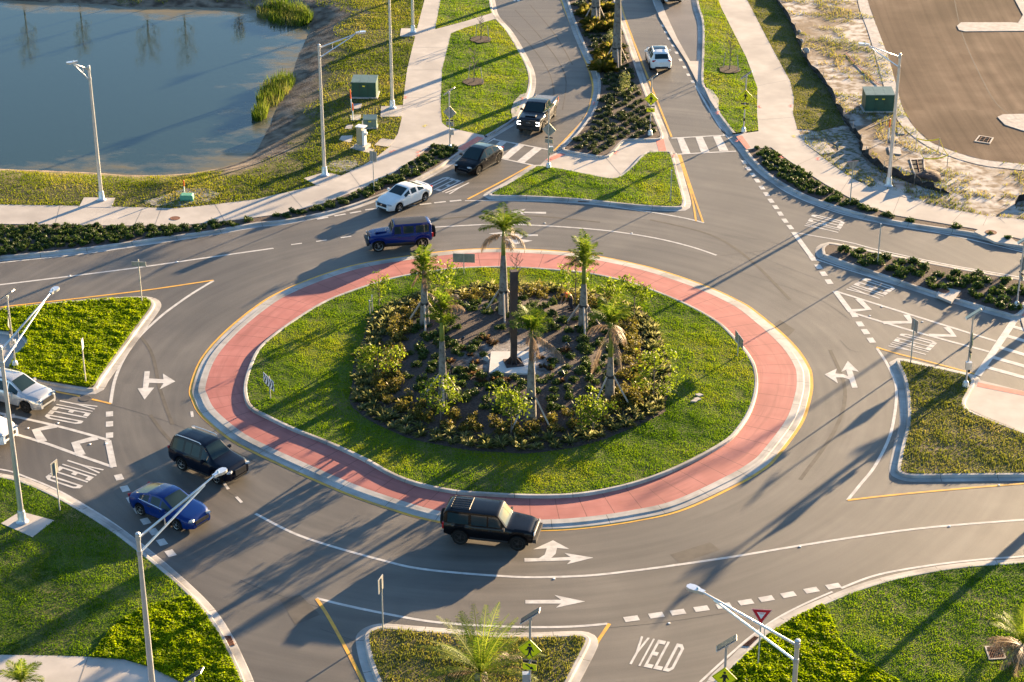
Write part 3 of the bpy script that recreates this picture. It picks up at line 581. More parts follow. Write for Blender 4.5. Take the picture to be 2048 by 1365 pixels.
# crosswalks
line('stop_line', [(2029, 641), (1955, 752)], .42, Wm, z=.012, smooth=False)
for a, b in (((2020, 652), (2120, 680)), ((2013, 672), (2120, 703)), ((1999, 695), (2120, 731)), ((1986, 715), (2120, 753)), ((1974, 735), (2120, 775))): line('crosswalk_bar', [a, b], .38, Wm, z=.006, smooth=False)
line('crosswalk_line', [(985, 279), (1108, 302)], .2, Wm, z=.0105, smooth=False); line('crosswalk_line', [(1000, 317), (1066, 331)], .2, Wm, z=.0105, smooth=False)
poly('crosswalk_bar', [[(1000, 283), (1013, 285.5), (988, 306), (975, 303)]], Wm); poly('crosswalk_bar', [[(1033, 288.5), (1049, 291.5), (1016, 319), (1003, 316)]], Wm); poly('crosswalk_bar', [[(1069, 295), (1084, 298), (1049, 326), (1034, 323)]], Wm)
line('crosswalk_line', [(1343, 277), (1451, 271)], .2, Wm, z=.0105, smooth=False); line('crosswalk_line', [(1356, 309), (1472, 303)], .2, Wm, z=.0105, smooth=False)
for q in ([(1354, 277), (1367, 276), (1381, 307), (1365, 308)], [(1391, 275), (1405, 274), (1419, 304), (1402, 305)], [(1426, 273), (1441, 272), (1457, 302), (1439, 303)]): poly('crosswalk_bar', [q], Wm)
# arrows
def zp(ox, oy, k, pts): return [(ox + x / k, oy + y / k) for x, y in pts]
K = 2.844
poly('turn_arrow', [zp(960, 0, K, [(172, 1205), (260, 1190), (238, 1206), (376, 1207), (376, 1218), (238, 1212), (257, 1224)])], Wm)
poly('turn_arrow', [zp(820, 370, 4.137, [(650, 403), (810, 388), (780, 405), (1058, 412), (1058, 425), (940, 425), (915, 450), (1015, 463), (875, 493), (780, 450), (868, 456), (893, 425), (780, 416), (802, 432)])], Wm)
poly('turn_arrow', [zp(0, 440, K, [(822, 862), (852, 862), (848, 903), (930, 908), (926, 875), (997, 920), (908, 965), (930, 930), (849, 928), (843, 955), (877, 955), (822, 1023), (783, 960), (812, 957)])], Wm)
poly('turn_arrow', [zp(1440, 440, K, [(727, 803), (790, 865), (752, 857), (783, 955), (752, 957), (735, 908), (700, 897), (660, 897), (671, 931), (595, 880), (664, 847), (656, 875), (700, 878), (728, 890), (718, 853), (690, 865)])], Wm)
poly('turn_arrow', [zp(960, 885, K, [(645, 657), (495, 694), (518, 672), (253, 680), (253, 660), (335, 660), (368, 640), (380, 604), (302, 610), (415, 558), (508, 608), (438, 602), (430, 635), (405, 658), (515, 653), (480, 630)])], Wm)
poly('turn_arrow', [zp(960, 885, K, [(597, 906), (432, 942), (460, 918), (258, 918), (258, 898), (462, 897), (425, 870)])], Wm)
# YIELD lettering, one mesh a word, mapped on three road points (baseline start, baseline end, top of first letter)
LET = {'Y': [[(0, 1), (.25, 1), (.5, .60), (.75, 1), (1, 1), (.63, .42), (.63, 0), (.37, 0), (.37, .42)]], 'I': [[(.34, 0), (.66, 0), (.66, 1), (.34, 1)]],
       'E': [[(0, 0), (1, 0), (1, .13), (.30, .13), (.30, .44), (.85, .44), (.85, .57), (.30, .57), (.30, .87), (1, .87), (1, 1), (0, 1)]],
       'L': [[(0, 0), (1, 0), (1, .13), (.30, .13), (.30, 1), (0, 1)]],
       'D': [[(0, 0), (.30, 0), (.30, 1), (0, 1)], [(.30, 0), (.62, 0), (1, .13), (.70, .18), (.55, .12), (.30, .12)], [(1, .13), (1, .87), (.70, .82), (.70, .18)], [(.30, .88), (.55, .88), (.70, .82), (1, .87), (.62, 1), (.30, 1)]]}
def word(O, X, T):
    O, X, T = at(*O), at(*X), at(*T); ux = X - O; uy = T - O; mb = MB(); x = 0
    ws = {'Y': .2, 'I': .13, 'E': .18, 'L': .18, 'D': .2}; tot = sum(ws.values()) + 4 * .02; cx = 0
    for ch in 'YIELD':
        for pl in LET[ch]:
            q = [O + ux * ((cx + p[0] * ws[ch]) / tot) + uy * p[1] for p in pl]
            mb.sheet([(v.x, v.y) for v in q], .008)
        cx += ws[ch] + .03
    return mb.build('yield_lettering', Wm, road)
word((1252, 1327), (1340, 1345), (1282, 1273)); word((123, 798.6), (88, 834.5), (195.5, 812.5)); word((140, 917.5), (89, 956), (208, 939.5))
word((943, 367.5), (893, 354), (900, 389)); word((1675, 468), (1690, 445), (1609, 452)); word((1756, 600), (1792, 577), (1692, 579)); word((1849, 712.5), (1875, 686), (1776, 693))
poly('lane_lettering', [[(1028, -6), (1032, -6), (1031, 3), (1027, 3)], [(1034, -6), (1039, -6), (1039, 3), (1034, 3)]], Wm)
# construction joints and cracks in the asphalt, saw cuts in the walks
for q in ([(222, 810), (330, 842), (440, 888), (520, 930)], [(480, 1160), (540, 1185), (640, 1215)], [(1215, 1256), (1320, 1246), (1480, 1222)], [(1440, 512), (1500, 505), (1560, 498)], [(640, 1258), (760, 1300)]): line('tar_joint', q, .035, M['tar'], z=.0035)
for q in ([(1440, 470), (1520, 480), (1600, 500)], [(1480, 545), (1560, 570), (1640, 600), (1700, 640)], [(1500, 505), (1560, 530), (1640, 560)], [(1680, 680), (1700, 700), (1725, 705)]): line('asphalt_crack', q, .025, M['tar'], z=.0035)
for a, b in (((285, 417), (268, 452)), ((323, 416), (309, 453)), ((577, 384), (605, 416)), ((778, 293), (845, 302)), ((812, 196), (884, 195)), ((806, 212), (884, 199)), ((815, 140), (884, 140)), ((825, 95), (893, 95)), ((1518, 240), (1586, 235)), ((1515, 172), (1577, 160)), ((1480, 90), (1540, 90)), ((1595, 330), (1640, 310)), ((1962, 460), (1975, 433)), ((2010, 447), (1997, 435)), ((1900, 450), (1925, 423)), ((158, 1365), (176, 1314)), ((1212, 316), (1243, 352)), ((700, 345), (724, 377)), ((430, 409), (450, 443)), ((120, 411), (110, 449)), ((1700, 356), (1680, 386)), ((1800, 393), (1785, 430))):
    z = .155 if a[0] != 1212 else .035
    P = ats([a, b], z); struct(sweep('walk_joint', P, [(-.015, z), (.015, z)], M['dkjoint']))

for q in ([(1905, -20), (1925, 70), (1965, 160), (2000, 215), (2060, 250)],): struct(sweep('lot_crack', catmull(ats(q, .118), 6), [(-.03, .119), (.03, .119)], M['tyremark']))
for q in ([(1010, 40), (1060, 90), (1100, 150), (1110, 210)], [(1030, 20), (1085, 80), (1130, 150), (1125, 220)], [(1060, 10), (1110, 70), (1145, 130)]): line('tyre_mark', q, .10, M['tyremark'], z=.0038)
for q in ([(300, 830), (330, 870), (390, 930), (470, 990)], [(250, 640), (300, 700), (320, 780), (345, 850)], [(1660, 700), (1690, 780), (1670, 860), (1600, 960)], [(1300, 440), (1420, 470), (1500, 520), (1580, 600)], [(760, 460), (900, 437), (1050, 432), (1200, 445)]): line('tyre_mark', q, .22, M['tyremark'], z=.0038)
for q in ([(560, 1200), (600, 1190), (640, 1230), (590, 1250)], [(1340, 1110), (1420, 1085), (1440, 1100), (1360, 1128)], [(1560, 640), (1590, 660), (1570, 680), (1540, 655)]): poly('asphalt_patch', [q], M['tyremark'], z=.0034)
# ================================================================== VEHICLES
def paint(name, c, rough=.30, coat=.28, metal=0.0, spec=.5):
    m = mk(name, c, tuple(min(1, x * 1.12) for x in c), 1.3, rough=rough, coat=coat, metal=metal, spec=spec); m.node_tree.nodes['Principled BSDF'].inputs['Coat Roughness'].default_value = .06; return m
M['pwhite'] = paint('car_paint_white', (.66, .66, .64)); M['pblack'] = paint('car_paint_black', (.003, .003, .004), .22, .10, 0, .22); M['pnavy'] = paint('car_paint_navy', (.003, .005, .012), .22, .10, 0, .22)
M['pblue'] = paint('car_paint_blue', (.001, .020, .125), .25, .15, .1, .3); M['pjeep'] = paint('car_paint_deep_blue', (.0005, .014, .11), .25, .12, 0, .25); M['psilver'] = paint('car_paint_silver', (.50, .50, .49), metal=.55)
M['glass'] = mk('car_glass', (.014, .028, .032), (.020, .036, .040), 1.0, rough=.03, spec=.26)
M['tyre'] = mk('tyre_rubber', (.010, .010, .010), (.018, .017, .016), 5, rough=.9, spec=.15)
M['rim'] = mk('wheel_rim', (.46, .47, .48), (.56, .56, .57), 6, rough=.3, metal=.85); M['rimdk'] = mk('wheel_rim_dark', (.035, .035, .037), (.05, .05, .05), 6, rough=.4, metal=.4)
M['trim'] = mk('dark_trim', (.016, .016, .017), (.024, .024, .025), 6, rough=.55); M['under'] = mk('underbody', (.010, .010, .010), (.016, .015, .014), 3, rough=.9)
M['chrome'] = mk('chrome', (.72, .72, .72), (.8, .8, .8), 4, rough=.15, metal=1.0)
M['lamp'] = mk('headlamp_glass', (.26, .28, .30), (.45, .47, .50), 9, rough=.12, spec=.6); M['tail'] = mk('tail_lamp', (.34, .012, .012), (.42, .02, .018), 9, rough=.2)
M['plate'] = mk('number_plate', (.6, .6, .58), (.66, .66, .63), 8, rough=.5); M['roofdk'] = mk('dark_roof', (.020, .017, .017), (.030, .026, .026), 3, rough=.5)
M['bedcover'] = mk('bed_cover', (.16, .17, .18), (.20, .21, .22), 3, rough=.4)
ml = bpy.data.materials.new('lit_lamp'); ml.use_nodes = True
_b = ml.node_tree.nodes['Principled BSDF']; _b.inputs['Emission Color'].default_value = (1, .95, .88, 1); _b.inputs['Emission Strength'].default_value = 1.2; _b.inputs['Base Color'].default_value = (.7, .7, .7, 1); M['lit'] = ml
def interp(keys, x, sm=.09):
    kx = [k[0] for k in keys]; ky = [k[1] for k in keys]
    xs = np.asarray(x)[:, None] + np.linspace(-sm, sm, 9)[None, :]
    return np.interp(xs, kx, ky).mean(1)
def car(name, label, c, top, belt, plan, body, wheelx, tr, doors, side, wind, rearw, roofmat=None, roofx=None, sill=.24, tumble=.28, inset=.09, arch=.06, sm=.09, rimm='rim', cat="car", lamps=True, lampz=.68, grille=None, headlit=False, mirror=True, wheelw=.22, spare=False, extra=None, tailz=.85, fender=False, ends=.10, group='vehicles on the roundabout', k=1.0):
    top, belt, plan = ([(a * k, b) for a, b in q] for q in (top, belt, plan)); wheelx = tuple(a * k for a in wheelx); doors = [(a * k, b * k) for a, b in doors]; side, wind, rearw = (tuple(a * k for a in q) for q in (side, wind, rearw)); roofx = tuple(a * k for a in roofx) if roofx else None
    """lofted body: top = silhouette, belt = waist line, plan = half width; faces are dealt out to body, doors and glass"""
    L2 = -top[0][0]; F2 = top[-1][0]
    root = empty(name, (0, 0, 0), 0, label, cat, group)
    xs = np.unique(np.round(np.concatenate([np.linspace(-L2, F2, int((L2 + F2) / .085)), [wx + tr * (1 + arch) * math.cos(a) for wx in wheelx for a in np.linspace(0, math.pi, 13)], [v for v in (*side, *wind, *rearw)]]), 3))
    xs = xs[(xs >= -L2) & (xs <= F2)]; keep = [xs[0]]
    for x in xs[1:]:
        if x - keep[-1] > .022: keep.append(x)
    xs = np.array(keep); N = len(xs)
    zt = interp(top, xs, sm); zt[0] = top[0][1]; zt[-1] = top[-1][1]
    zs = interp(belt, xs, sm); wd = interp(plan, xs, .06); zs = np.minimum(zs, zt - .015)
    ra = tr + arch
    zb = np.interp(xs, [-L2, -L2 + .5, F2 - .6, F2], [sill + .12, sill, sill, sill + .02])
    for wx in wheelx:
        dx = np.abs(xs - wx); a = np.where(dx < ra, tr + np.sqrt(np.maximum(ra * ra - dx * dx, 0)), 0); zb = np.maximum(zb, a * 1.0)
    zb = np.minimum(zb, zs - .10)
    sec = []
    for i in range(N):
        w_, h = wd[i], max(zt[i] - zs[i], .01); b, s = zb[i], zs[i]
        ins = inset + tumble * h; wr = max(w_ - .05 - ins, .1); zre = zt[i] - min(.05, h * .35)
        p4 = (w_ - .045, s)
        sec.append([(w_ - .05, b), (w_ - .005, b + (s - b) * .22), (w_ + .012, b + (s - b) * .55), (w_ - .008, b + (s - b) * .90), p4,
                    (p4[0] + (wr - p4[0]) * .10, s + (zre - s) * .10), (p4[0] + (wr - p4[0]) * .86, s + (zre - s) * .86), (wr, zre), (wr * .86, zre + (zt[i] - zre) * .55), (wr * .45, zt[i] - .006), (0, zt[i])])
    K = len(sec[0]); parts = {}
    def put(part, q):
        d = parts.setdefault(part, ([], [], {})); f = []
        for (i, k, sgn) in q:
            key = (i, k, sgn if sec[i][k][0] > 1e-6 else 1)
            if key not in d[2]:
                d[2][key] = len(d[0]); y, z = sec[i][k]; d[0].append((xs[i], y * sgn, z))
            f.append(d[2][key])
        d[1].append(f)
    for i in range(N - 1):
        xm = (xs[i] + xs[i + 1]) / 2; h = min(zt[i] - zs[i], zt[i + 1] - zs[i + 1])
        for k in range(K - 1):
            for sgn in (1, -1):
                part = 'body'
                if k == 5 and side[0] < xm < side[-1] and h > .16:
                    part = 'side_window' + ('L' if sgn > 0 else 'R')
                    for pl in side[1:-1]:
                        if abs(xm - pl) < .06: part = 'body'
                elif k >= 8 and wind[0] < xm < wind[1]: part = 'windscreen'
                elif k >= 8 and rearw[0] < xm < rearw[1]: part = 'rear_window'
                elif k >= 8 and roofx and roofx[0] < xm < roofx[1]: part = 'roof'
                elif k < 4:
                    for di, (a, b) in enumerate(doors):
                        if a < xm < b: part = 'door%d%s' % (di, 'L' if sgn > 0 else 'R')
                q = [(i, k, sgn), (i + 1, k, sgn), (i + 1, k + 1, sgn), (i, k + 1, sgn)]
                put(part, q if sgn < 0 else q[::-1])
    d = parts['body']
    for i, flip in ((0, False), (N - 1, True)):      # rounded end caps
        e = ends if flip else -ends * .6; y0 = (zb[i] + zt[i]) / 2
        ring = [(i, k, 1) for k in range(K)] + [(i, k, -1) for k in range(K - 2, -1, -1)]
        idr = []
        for key in ring:
            kk = (key[0], key[1], key[2] if sec[i][key[1]][0] > 1e-6 else 1)
            if kk not in d[2]: d[2][kk] = len(d[0]); y, z = sec[i][key[1]]; d[0].append((xs[i], y * key[2], z))
            idr.append(d[2][kk])
        n0 = len(d[0])
        for (ii, k, sg) in ring:
            y, z = sec[i][k]; d[0].append((xs[i] + e, y * sg * .90, y0 + (z - y0) * .86))
        n = len(ring)
        for j in range(n - 1):
            q = [idr[j], idr[j + 1], n0 + j + 1, n0 + j]; d[1].append(q if not flip else q[::-1])
        q = list(range(n0, n0 + n)); d[1].append(q[::-1] if flip else q)
        d[1].append([idr[-1], idr[0], n0, n0 + n - 1])
    for part, (v, f, _) in parts.items():
        nm = part.rstrip('LR').rstrip('0123456789') if part.startswith('door') else (part[:-1] if part.startswith('side_window') else part)
        me = bpy.data.meshes.new(nm); me.from_pydata(v, [], f)
        mt_ = M['glass'] if 'win' in nm else (M[roofmat] if nm == 'roof' else M[body])
        me.materials.append(mt_); bm = bmesh.new(); bm.from_mesh(me)
        if part == 'body': bmesh.ops.recalc_face_normals(bm, faces=bm.faces[:]) if False else None
        bm.to_mesh(me); bm.free()
        me.polygons.foreach_set('use_smooth', [True] * len(me.polygons)); me.set_sharp_from_angle(angle=R(38))
        o = link(nm, me, root)
        if nm == 'door':
            sgn = 1 if part.endswith('L') else -1; a, b = doors[int(part[4])]; hb = MB(); xx = a + .16
            zz = float(np.interp(xx, xs, zs)) - .13; hb.box((xx, sgn * (float(np.interp(xx, xs, wd)) + .012), zz), (.2, .03, .035)); hb.build('door_handle', M['trim' if body != 'pwhite' else 'pwhite'], o)
    W = max(p[1] for p in plan)
    for sg in (1, -1):
        b = MB(); b.box(((wheelx[0] + wheelx[1]) / 2, sg * (W - .035), sill + .05), (wheelx[0] - wheelx[1] - 2 * tr - .16, .08, .10)); b.build('side_sill', M['trim'], root)
    ub = MB(); ub.box((0, 0, .42), (L2 + F2 - .5, 2 * W - .5, .34)); ub.build('underbody', M['under'], root)
    for wx in wheelx:
        for sg in (1, -1):
            y0 = sg * (W - wheelw / 2 - .02); tb = MB(); hw = wheelw / 2
            tb.lathe([(tr * .62, -hw), (tr * .95, -hw), (tr, -hw * .6), (tr, hw * .6), (tr * .95, hw), (tr * .62, hw)], 24, 'y', (0, 0, 0))
            t = tb.build('wheel', M['tyre'], root, ang=40); t.location = (wx, y0, tr)
            rb = MB(); s1 = sg * (hw + .005)
            rb.lathe([(tr * .66, s1 - sg * .02), (tr * .66, s1), (tr * .60, s1 - sg * .01), (tr * .58, s1 - sg * .07)], 20, 'y')
            rb.lathe([(.07, s1 - sg * .06), (.07, s1 + sg * .005)], 10, 'y')
            for q in range(5):
                a = q * 2 * math.pi / 5; rb.box((math.cos(a) * tr * .34, s1 - sg * .02, math.sin(a) * tr * .34), (tr * .60, .03, .075), Matrix.Rotation(-a, 3, 'Y'))
            rb.build('rim', M[rimm], t)
            if fender:
                fb = MB(); n = 9; pr = []
                for q in range(n + 1):
                    a = math.pi * (q / n); pr.append((wx + math.cos(a) * (tr + .14), tr + .08 + math.sin(a) * (tr + .04)))
                for q in range(n):
                    (x1, z1), (x2, z2) = pr[q], pr[q + 1]; y1, y2 = sg * (W - .12), sg * (W + .10)
                    fb.quad((x1, y1, z1), (x1, y2, z1), (x2, y2, z2), (x2, y1, z2)); fb.quad((x1, y2, z1), (x1, y2, z1 - .06), (x2, y2, z2 - .06), (x2, y2, z2))
                fb.build('fender_flare', M[fender], root)
    fx = F2 + ends; fw = float(np.interp(F2, xs, wd))
    if lamps:
        for sg in (1, -1):
            hb = MB(); a = sg * R(28); hb.box((F2 - .05, sg * (fw * .88), lampz), (.26, .26, .08), Matrix.Rotation(-a, 3, 'Z') @ Matrix.Rotation(R(-12), 3, 'Y'), .85); hb.build('headlight', M['lit' if headlit else 'lamp'], root)
            tb = MB(); rw = float(np.interp(-L2, xs, wd)); tb.box((-L2 + .03, sg * (rw * .84), tailz), (.12, .28, .12), Matrix.Rotation(sg * R(25), 3, 'Z')); tb.build('tail_light', M['tail'], root)
    gz, gw, gh = grille or (.52, 1.0, .2)
    g = MB(); g.box((fx - .0, 0, gz), (.06, gw, gh)); gr = g.build('grille', M['trim'], root)
    g = MB(); g.box((fx - .01, 0, sill + .10), (.05, fw * 1.2, .09)); g.build('lower_intake', M['trim'], root)
    g = MB(); g.box((-L2 - ends * .6 - .0, 0, tailz - .18), (.05, .40, .14)); g.build('number_plate', M['plate'], root)
    g = MB(); g.box((-L2 - ends * .45, 0, sill + .18), (.10, fw * 1.6, .16)); g.build('rear_bumper', M['trim'], root)
    if mirror:
        xmir = wind[1] - .45 if wind[1] - wind[0] > .6 else wind[1] - .12
        for sg in (1, -1):
            mb_ = MB(); zz = float(np.interp(xmir, xs, zs)) + .06; yy = float(np.interp(xmir, xs, wd))
            mb_.box((xmir, sg * (yy + .11), zz + .03), (.13, .22, .15), None, .8); mb_.box((xmir, sg * (yy - .01), zz - .03), (.06, .12, .06)); mb_.build('mirror', M[body if body != 'pblack' else 'trim'], root)
    if spare:
        tb = MB(); tb.lathe([(.22, -.11), (tr * .95, -.11), (tr, -.06), (tr, .06), (tr * .95, .11), (.22, .11)], 22, 'x'); t = tb.build('spare_wheel', M['tyre'], root, ang=40); t.location = (-L2 - .20, .05, .98)
        rb = MB(); rb.lathe([(.24, -.10), (.20, -.12), (.06, -.115)], 16, 'x'); rb.build('rim', M['rimdk'], t)
    if extra: extra(root, xs, zt, zs, wd)
    return root
def place(root, front_px, rear_px, near):
    """front/rear contact points of the wheels on the camera's side; near = +1 when that is the car's left side"""
    f, r = at(*front_px), at(*rear_px); d = (f - r).normalized(); n = Vector((-d.y, d.x, 0))
    c = (f + r) / 2 - n * near * root['half_track']
    root.location = (c.x, c.y, .0); root.rotation_euler = (0, 0, math.atan2(d.y, d.x)); del root['half_track']
def rails(y, x0, x1, mat='trim', z=.06, bars=()):
    def f(root, xs, zt, zs, wd):
        for sg in (1, -1):
            b = MB(); b.tube([(x, sg * y, float(np.interp(x, xs, zt)) + z - (.05 if x in (x0, x1) else 0)) for x in (x0, x0 + .12, (x0 + x1) / 2, x1 - .12, x1)], .024, 6); b.build('roof_rail', M[mat], root)
        for x in bars:
            b = MB(); b.tube([(x, -y, float(np.interp(x, xs, zt)) + z), (x, y, float(np.interp(x, xs, zt)) + z)], .02, 6); b.build('roof_bar', M[mat], root)
    return f
def planof(L2, F2, W, nose=.80, tail=.84): return [(-L2, W * tail), (-L2 + .18, W * .93), (-L2 + .7, W), (F2 - 1.0, W), (F2 - .35, W * .93), (F2, W * nose)]
# --- white four-door saloon entering from the north
L2, F2, W = 2.25, 2.22, .90
def saloon_extra(root, xs, zt, zs, wd):
    b = MB(); n = 16; b.lathe([(.085, 0), (.085, .012), (.05, .02)], n, 'x', (F2 * .96 + .135, 0, .60)); e = b.build('emblem', M['chrome'], [c for c in root.children if c.name.startswith('grille')][0])
    b = MB(); b.box((-L2 * .96 + .22, 0, 1.045), (.14, 1.25, .03)); b.build('boot_spoiler', M['pwhite'], root)
c = car('saloon_car', 'white four-door saloon with dark grille crossing the dashed line from the north road', None, [(-2.25, .86), (-2.2, .98), (-1.72, 1.06), (-.78, 1.36), (-.30, 1.42), (.12, 1.40), (1.0, 1.01), (1.6, .92), (2.1, .78), (2.22, .66)], [(-2.25, .85), (-1.6, .99), (-.5, .95), (1.0, .88), (1.7, .82), (2.22, .64)], planof(L2, F2, W, .74, .80), 'pwhite', (1.39, -1.385), .325, [(-.72, .12), (.14, .98)], (-1.28, -.62, .12, .74), (.18, .95), (-1.62, -.86), lampz=.66, grille=(.58, .88, .22), tailz=.86, extra=saloon_extra, rimm='rim', sill=.20, k=.96)
c['half_track'] = .79; place(c, (796.5, 424.4), (851, 401.9), 1)
# --- black crossover on the crosswalk
L2, F2, W = 2.30, 2.28, .95
c = car('crossover_car', 'glossy black crossover with dark glass roof stopped over the north crosswalk', None, [(-2.30, .92), (-2.24, 1.10), (-2.0, 1.18), (-1.1, 1.52), (-.25, 1.625), (.25, 1.58), (1.28, 1.03), (1.75, .92), (2.16, .76), (2.28, .62)], [(-2.30, .90), (-1.6, 1.10), (-.4, 1.03), (1.2, .94), (1.8, .84), (2.28, .60)], planof(L2, F2, W, .70, .80), 'pblack', (1.45, -1.44), .355, [(-.80, .15), (.17, 1.08)], (-1.55, -.72, .18, .98), (.10, 1.22), (-1.95, -1.15), roofmat='glass', roofx=(-1.05, .10), lampz=.76, grille=(.40, .9, .10), tailz=.95, rimm='rimdk', sill=.21)
c['half_track'] = .83; place(c, (955, 350.5), (997, 326), 1)
# --- black pickup
L2, F2, W = 2.92, 2.86, 1.0
def pick_extra(root, xs, zt, zs, wd):
    b = MB(); b.box((-1.86, 0, 1.335), (1.92, 1.62, .05)); b.build('bed_cover', M['bedcover'], root)
    for sg in (1, -1):
        b = MB(); b.box((-1.86, sg * .90, 1.37), (2.0, .12, .09)); b.build('bed_rail', M['pblack'], root)
        b = MB(); b.box((0.1, sg * .98, .50), (2.0, .16, .06)); b.build('side_step', M['trim'], root)
        hb = MB()
        for q in ([(.02, 0, .10), (.05, .26, .05)], [(.02, sg * .13, -.02), (.05, .05, .22)], [(.02, 0, -.14), (.05, .26, .05)]): hb.box((F2 + .08 + q[0][0], sg * .74 + q[0][1], .98 + q[0][2]), q[1])
        hb.build('headlight', M['lit'], root)
        tb = MB(); tb.box((-L2 - .06, sg * .86, 1.05), (.12, .18, .42)); tb.build('tail_light', M['tail'], root)
    b = MB(); b.box((2.0, 0, 1.33), (.7, .9, .06), None, .85); b.build('hood_bulge', M['pblack'], root)
    b = MB(); b.box((F2 + .14, 0, 1.02), (.02, .34, .07)); b.build('emblem', M['chrome'], [k for k in root.children if k.name.startswith('grille')][0])
    b = MB(); b.box((F2 + .04, 0, .58), (.22, 1.86, .26)); b.build('front_bumper', M['trim'], root)
c = car('pickup_truck', 'black crew cab pickup truck with lit C-shaped headlights coming from the north', None, [(-2.92, 1.26), (-2.86, 1.30), (-.95, 1.30), (-.86, 1.75), (-.66, 1.88), (-.1, 1.93), (.55, 1.90), (1.28, 1.36), (1.5, 1.30), (2.5, 1.26), (2.86, 1.14)], [(-2.92, 1.25), (-.9, 1.27), (1.2, 1.24), (2.5, 1.18), (2.86, 1.08)], planof(L2, F2, W, .90, .95), 'pblack', (1.92, -1.82), .41, [(-.80, .12), (.14, 1.18)], (-.72, .14, 1.0), (.60, 1.26), (-.94, -.82), lamps=False, grille=(.98, 1.12, .46), tailz=1.0, sill=.42, rimm='rimdk', cat='pickup truck', wheelw=.27, ends=.09, inset=.05, tumble=.20, extra=pick_extra)
c['half_track'] = .85; place(c, (1083, 265.5), (1109, 231), 1)
# --- blue off-roader
L2, F2, W = 2.12, 2.05, .80
def jeep_extra(root, xs, zt, zs, wd):
    b = MB(); b.box((F2 + .16, 0, .62), (.18, 1.62, .18)); b.build('front_bumper', M['trim'], root)
    for sg in (1, -1):
        hb = MB(); hb.lathe([(.10, 0), (.11, .05), (.05, .07)], 14, 'x', (F2 + .06, sg * .52, .98)); hb.build('headlight', M['lamp'], root)
        tb = MB(); tb.box((-L2 - .06, sg * .70, .98), (.10, .16, .26)); tb.build('tail_light', M['tail'], root)
    b = MB()
    b.box((1.25, 0, 1.245), (.8, .62, .05), None, .8); b.build('hood_bulge', M['pjeep'], root)
c = car('off_road_car', 'boxy deep blue off-roader with dark hard top behind the leftmost tall palm', None, [(-2.12, 1.72), (-2.08, 1.80), (-1.9, 1.85), (.30, 1.84), (.42, 1.80), (.66, 1.26), (.78, 1.22), (1.9, 1.12), (2.05, 1.02)], [(-2.12, 1.14), (.6, 1.14), (1.9, 1.06), (2.05, .98)], planof(L2, F2, W, .82, .97), 'pjeep', (1.50, -1.48), .42, [(-.95, -.12), (-.10, .62)], (-1.95, -1.0, -.12, .42), (.40, .64), (-2.16, -2.1), roofmat='roofdk', roofx=(-1.85, .30), lamps=False, grille=(.92, .9, .36), tailz=.95, sill=.50, rimm='rim', spare=True, fender='pjeep', wheelw=.27, inset=.03, tumble=.08, ends=.05, extra=jeep_extra, sm=.04)
c['half_track'] = .80; place(c, (761, 505), (843, 499), 1)
# --- navy SUV with roof rails
L2, F2, W = 2.40, 2.38, .94
c = car('rail_roof_suv', 'dark navy SUV with silver roof rails at the west entry', None, [(-2.40, 1.20), (-2.34, 1.50), (-2.15, 1.80), (-1.6, 1.86), (-.3, 1.88), (.30, 1.84), (1.08, 1.20), (1.3, 1.14), (2.2, 1.02), (2.38, .88)], [(-2.40, 1.08), (-.5, 1.10), (1.1, 1.06), (2.1, .96), (2.38, .84)], planof(L2, F2, W, .78, .88), 'pnavy', (1.45, -1.34), .385, [(-.62, .16), (.18, 1.06)], (-2.05, -1.15, -.55, .18, .86), (.36, 1.06), (-2.36, -2.14), lampz=.86, grille=(.72, .8, .34), tailz=1.08, sill=.30, k=.91, rimm='rim', wheelw=.25, extra=rails(.62, -1.75, .1, 'galv', .07))
c['half_track'] = .82; place(c, (437, 968), (361, 938), -1)
# --- blue fastback
L2, F2, W = 2.42, 2.36, .94
def fast_extra(root, xs, zt, zs, wd):
    for sg in (1, -1):
        b = MB(); pts = []
        for x in np.linspace(-1.32, .76, 12): pts.append((x, sg * (float(np.interp(x, xs, wd)) - .035), float(np.interp(x, xs, zs)) + .02))
        b.tube(pts, .016, 5); b.build('chrome_strip', M['chrome'], root)
c = car('fastback_car', 'bright metallic blue fastback saloon beside the navy SUV', None, [(-2.42, .86), (-2.36, 1.00), (-2.1, 1.06), (-1.0, 1.36), (-.30, 1.46), (.18, 1.43), (1.15, .98), (1.6, .90), (2.2, .76), (2.36, .62)], [(-2.42, .85), (-1.6, 1.00), (-.4, .94), (1.1, .86), (1.8, .79), (2.36, .60)], planof(L2, F2, W, .70, .80), 'pblue', (1.43, -1.42), .335, [(-.78, .14), (.16, 1.08)], (-1.46, -.66, .16, .90), (.24, 1.10), (-1.95, -1.05), lampz=.68, grille=(.54, .95, .18), tailz=.86, extra=fast_extra, sill=.20, k=.90)
c['half_track'] = .82; place(c, (357.5, 1061), (281.5, 1029.5), -1)
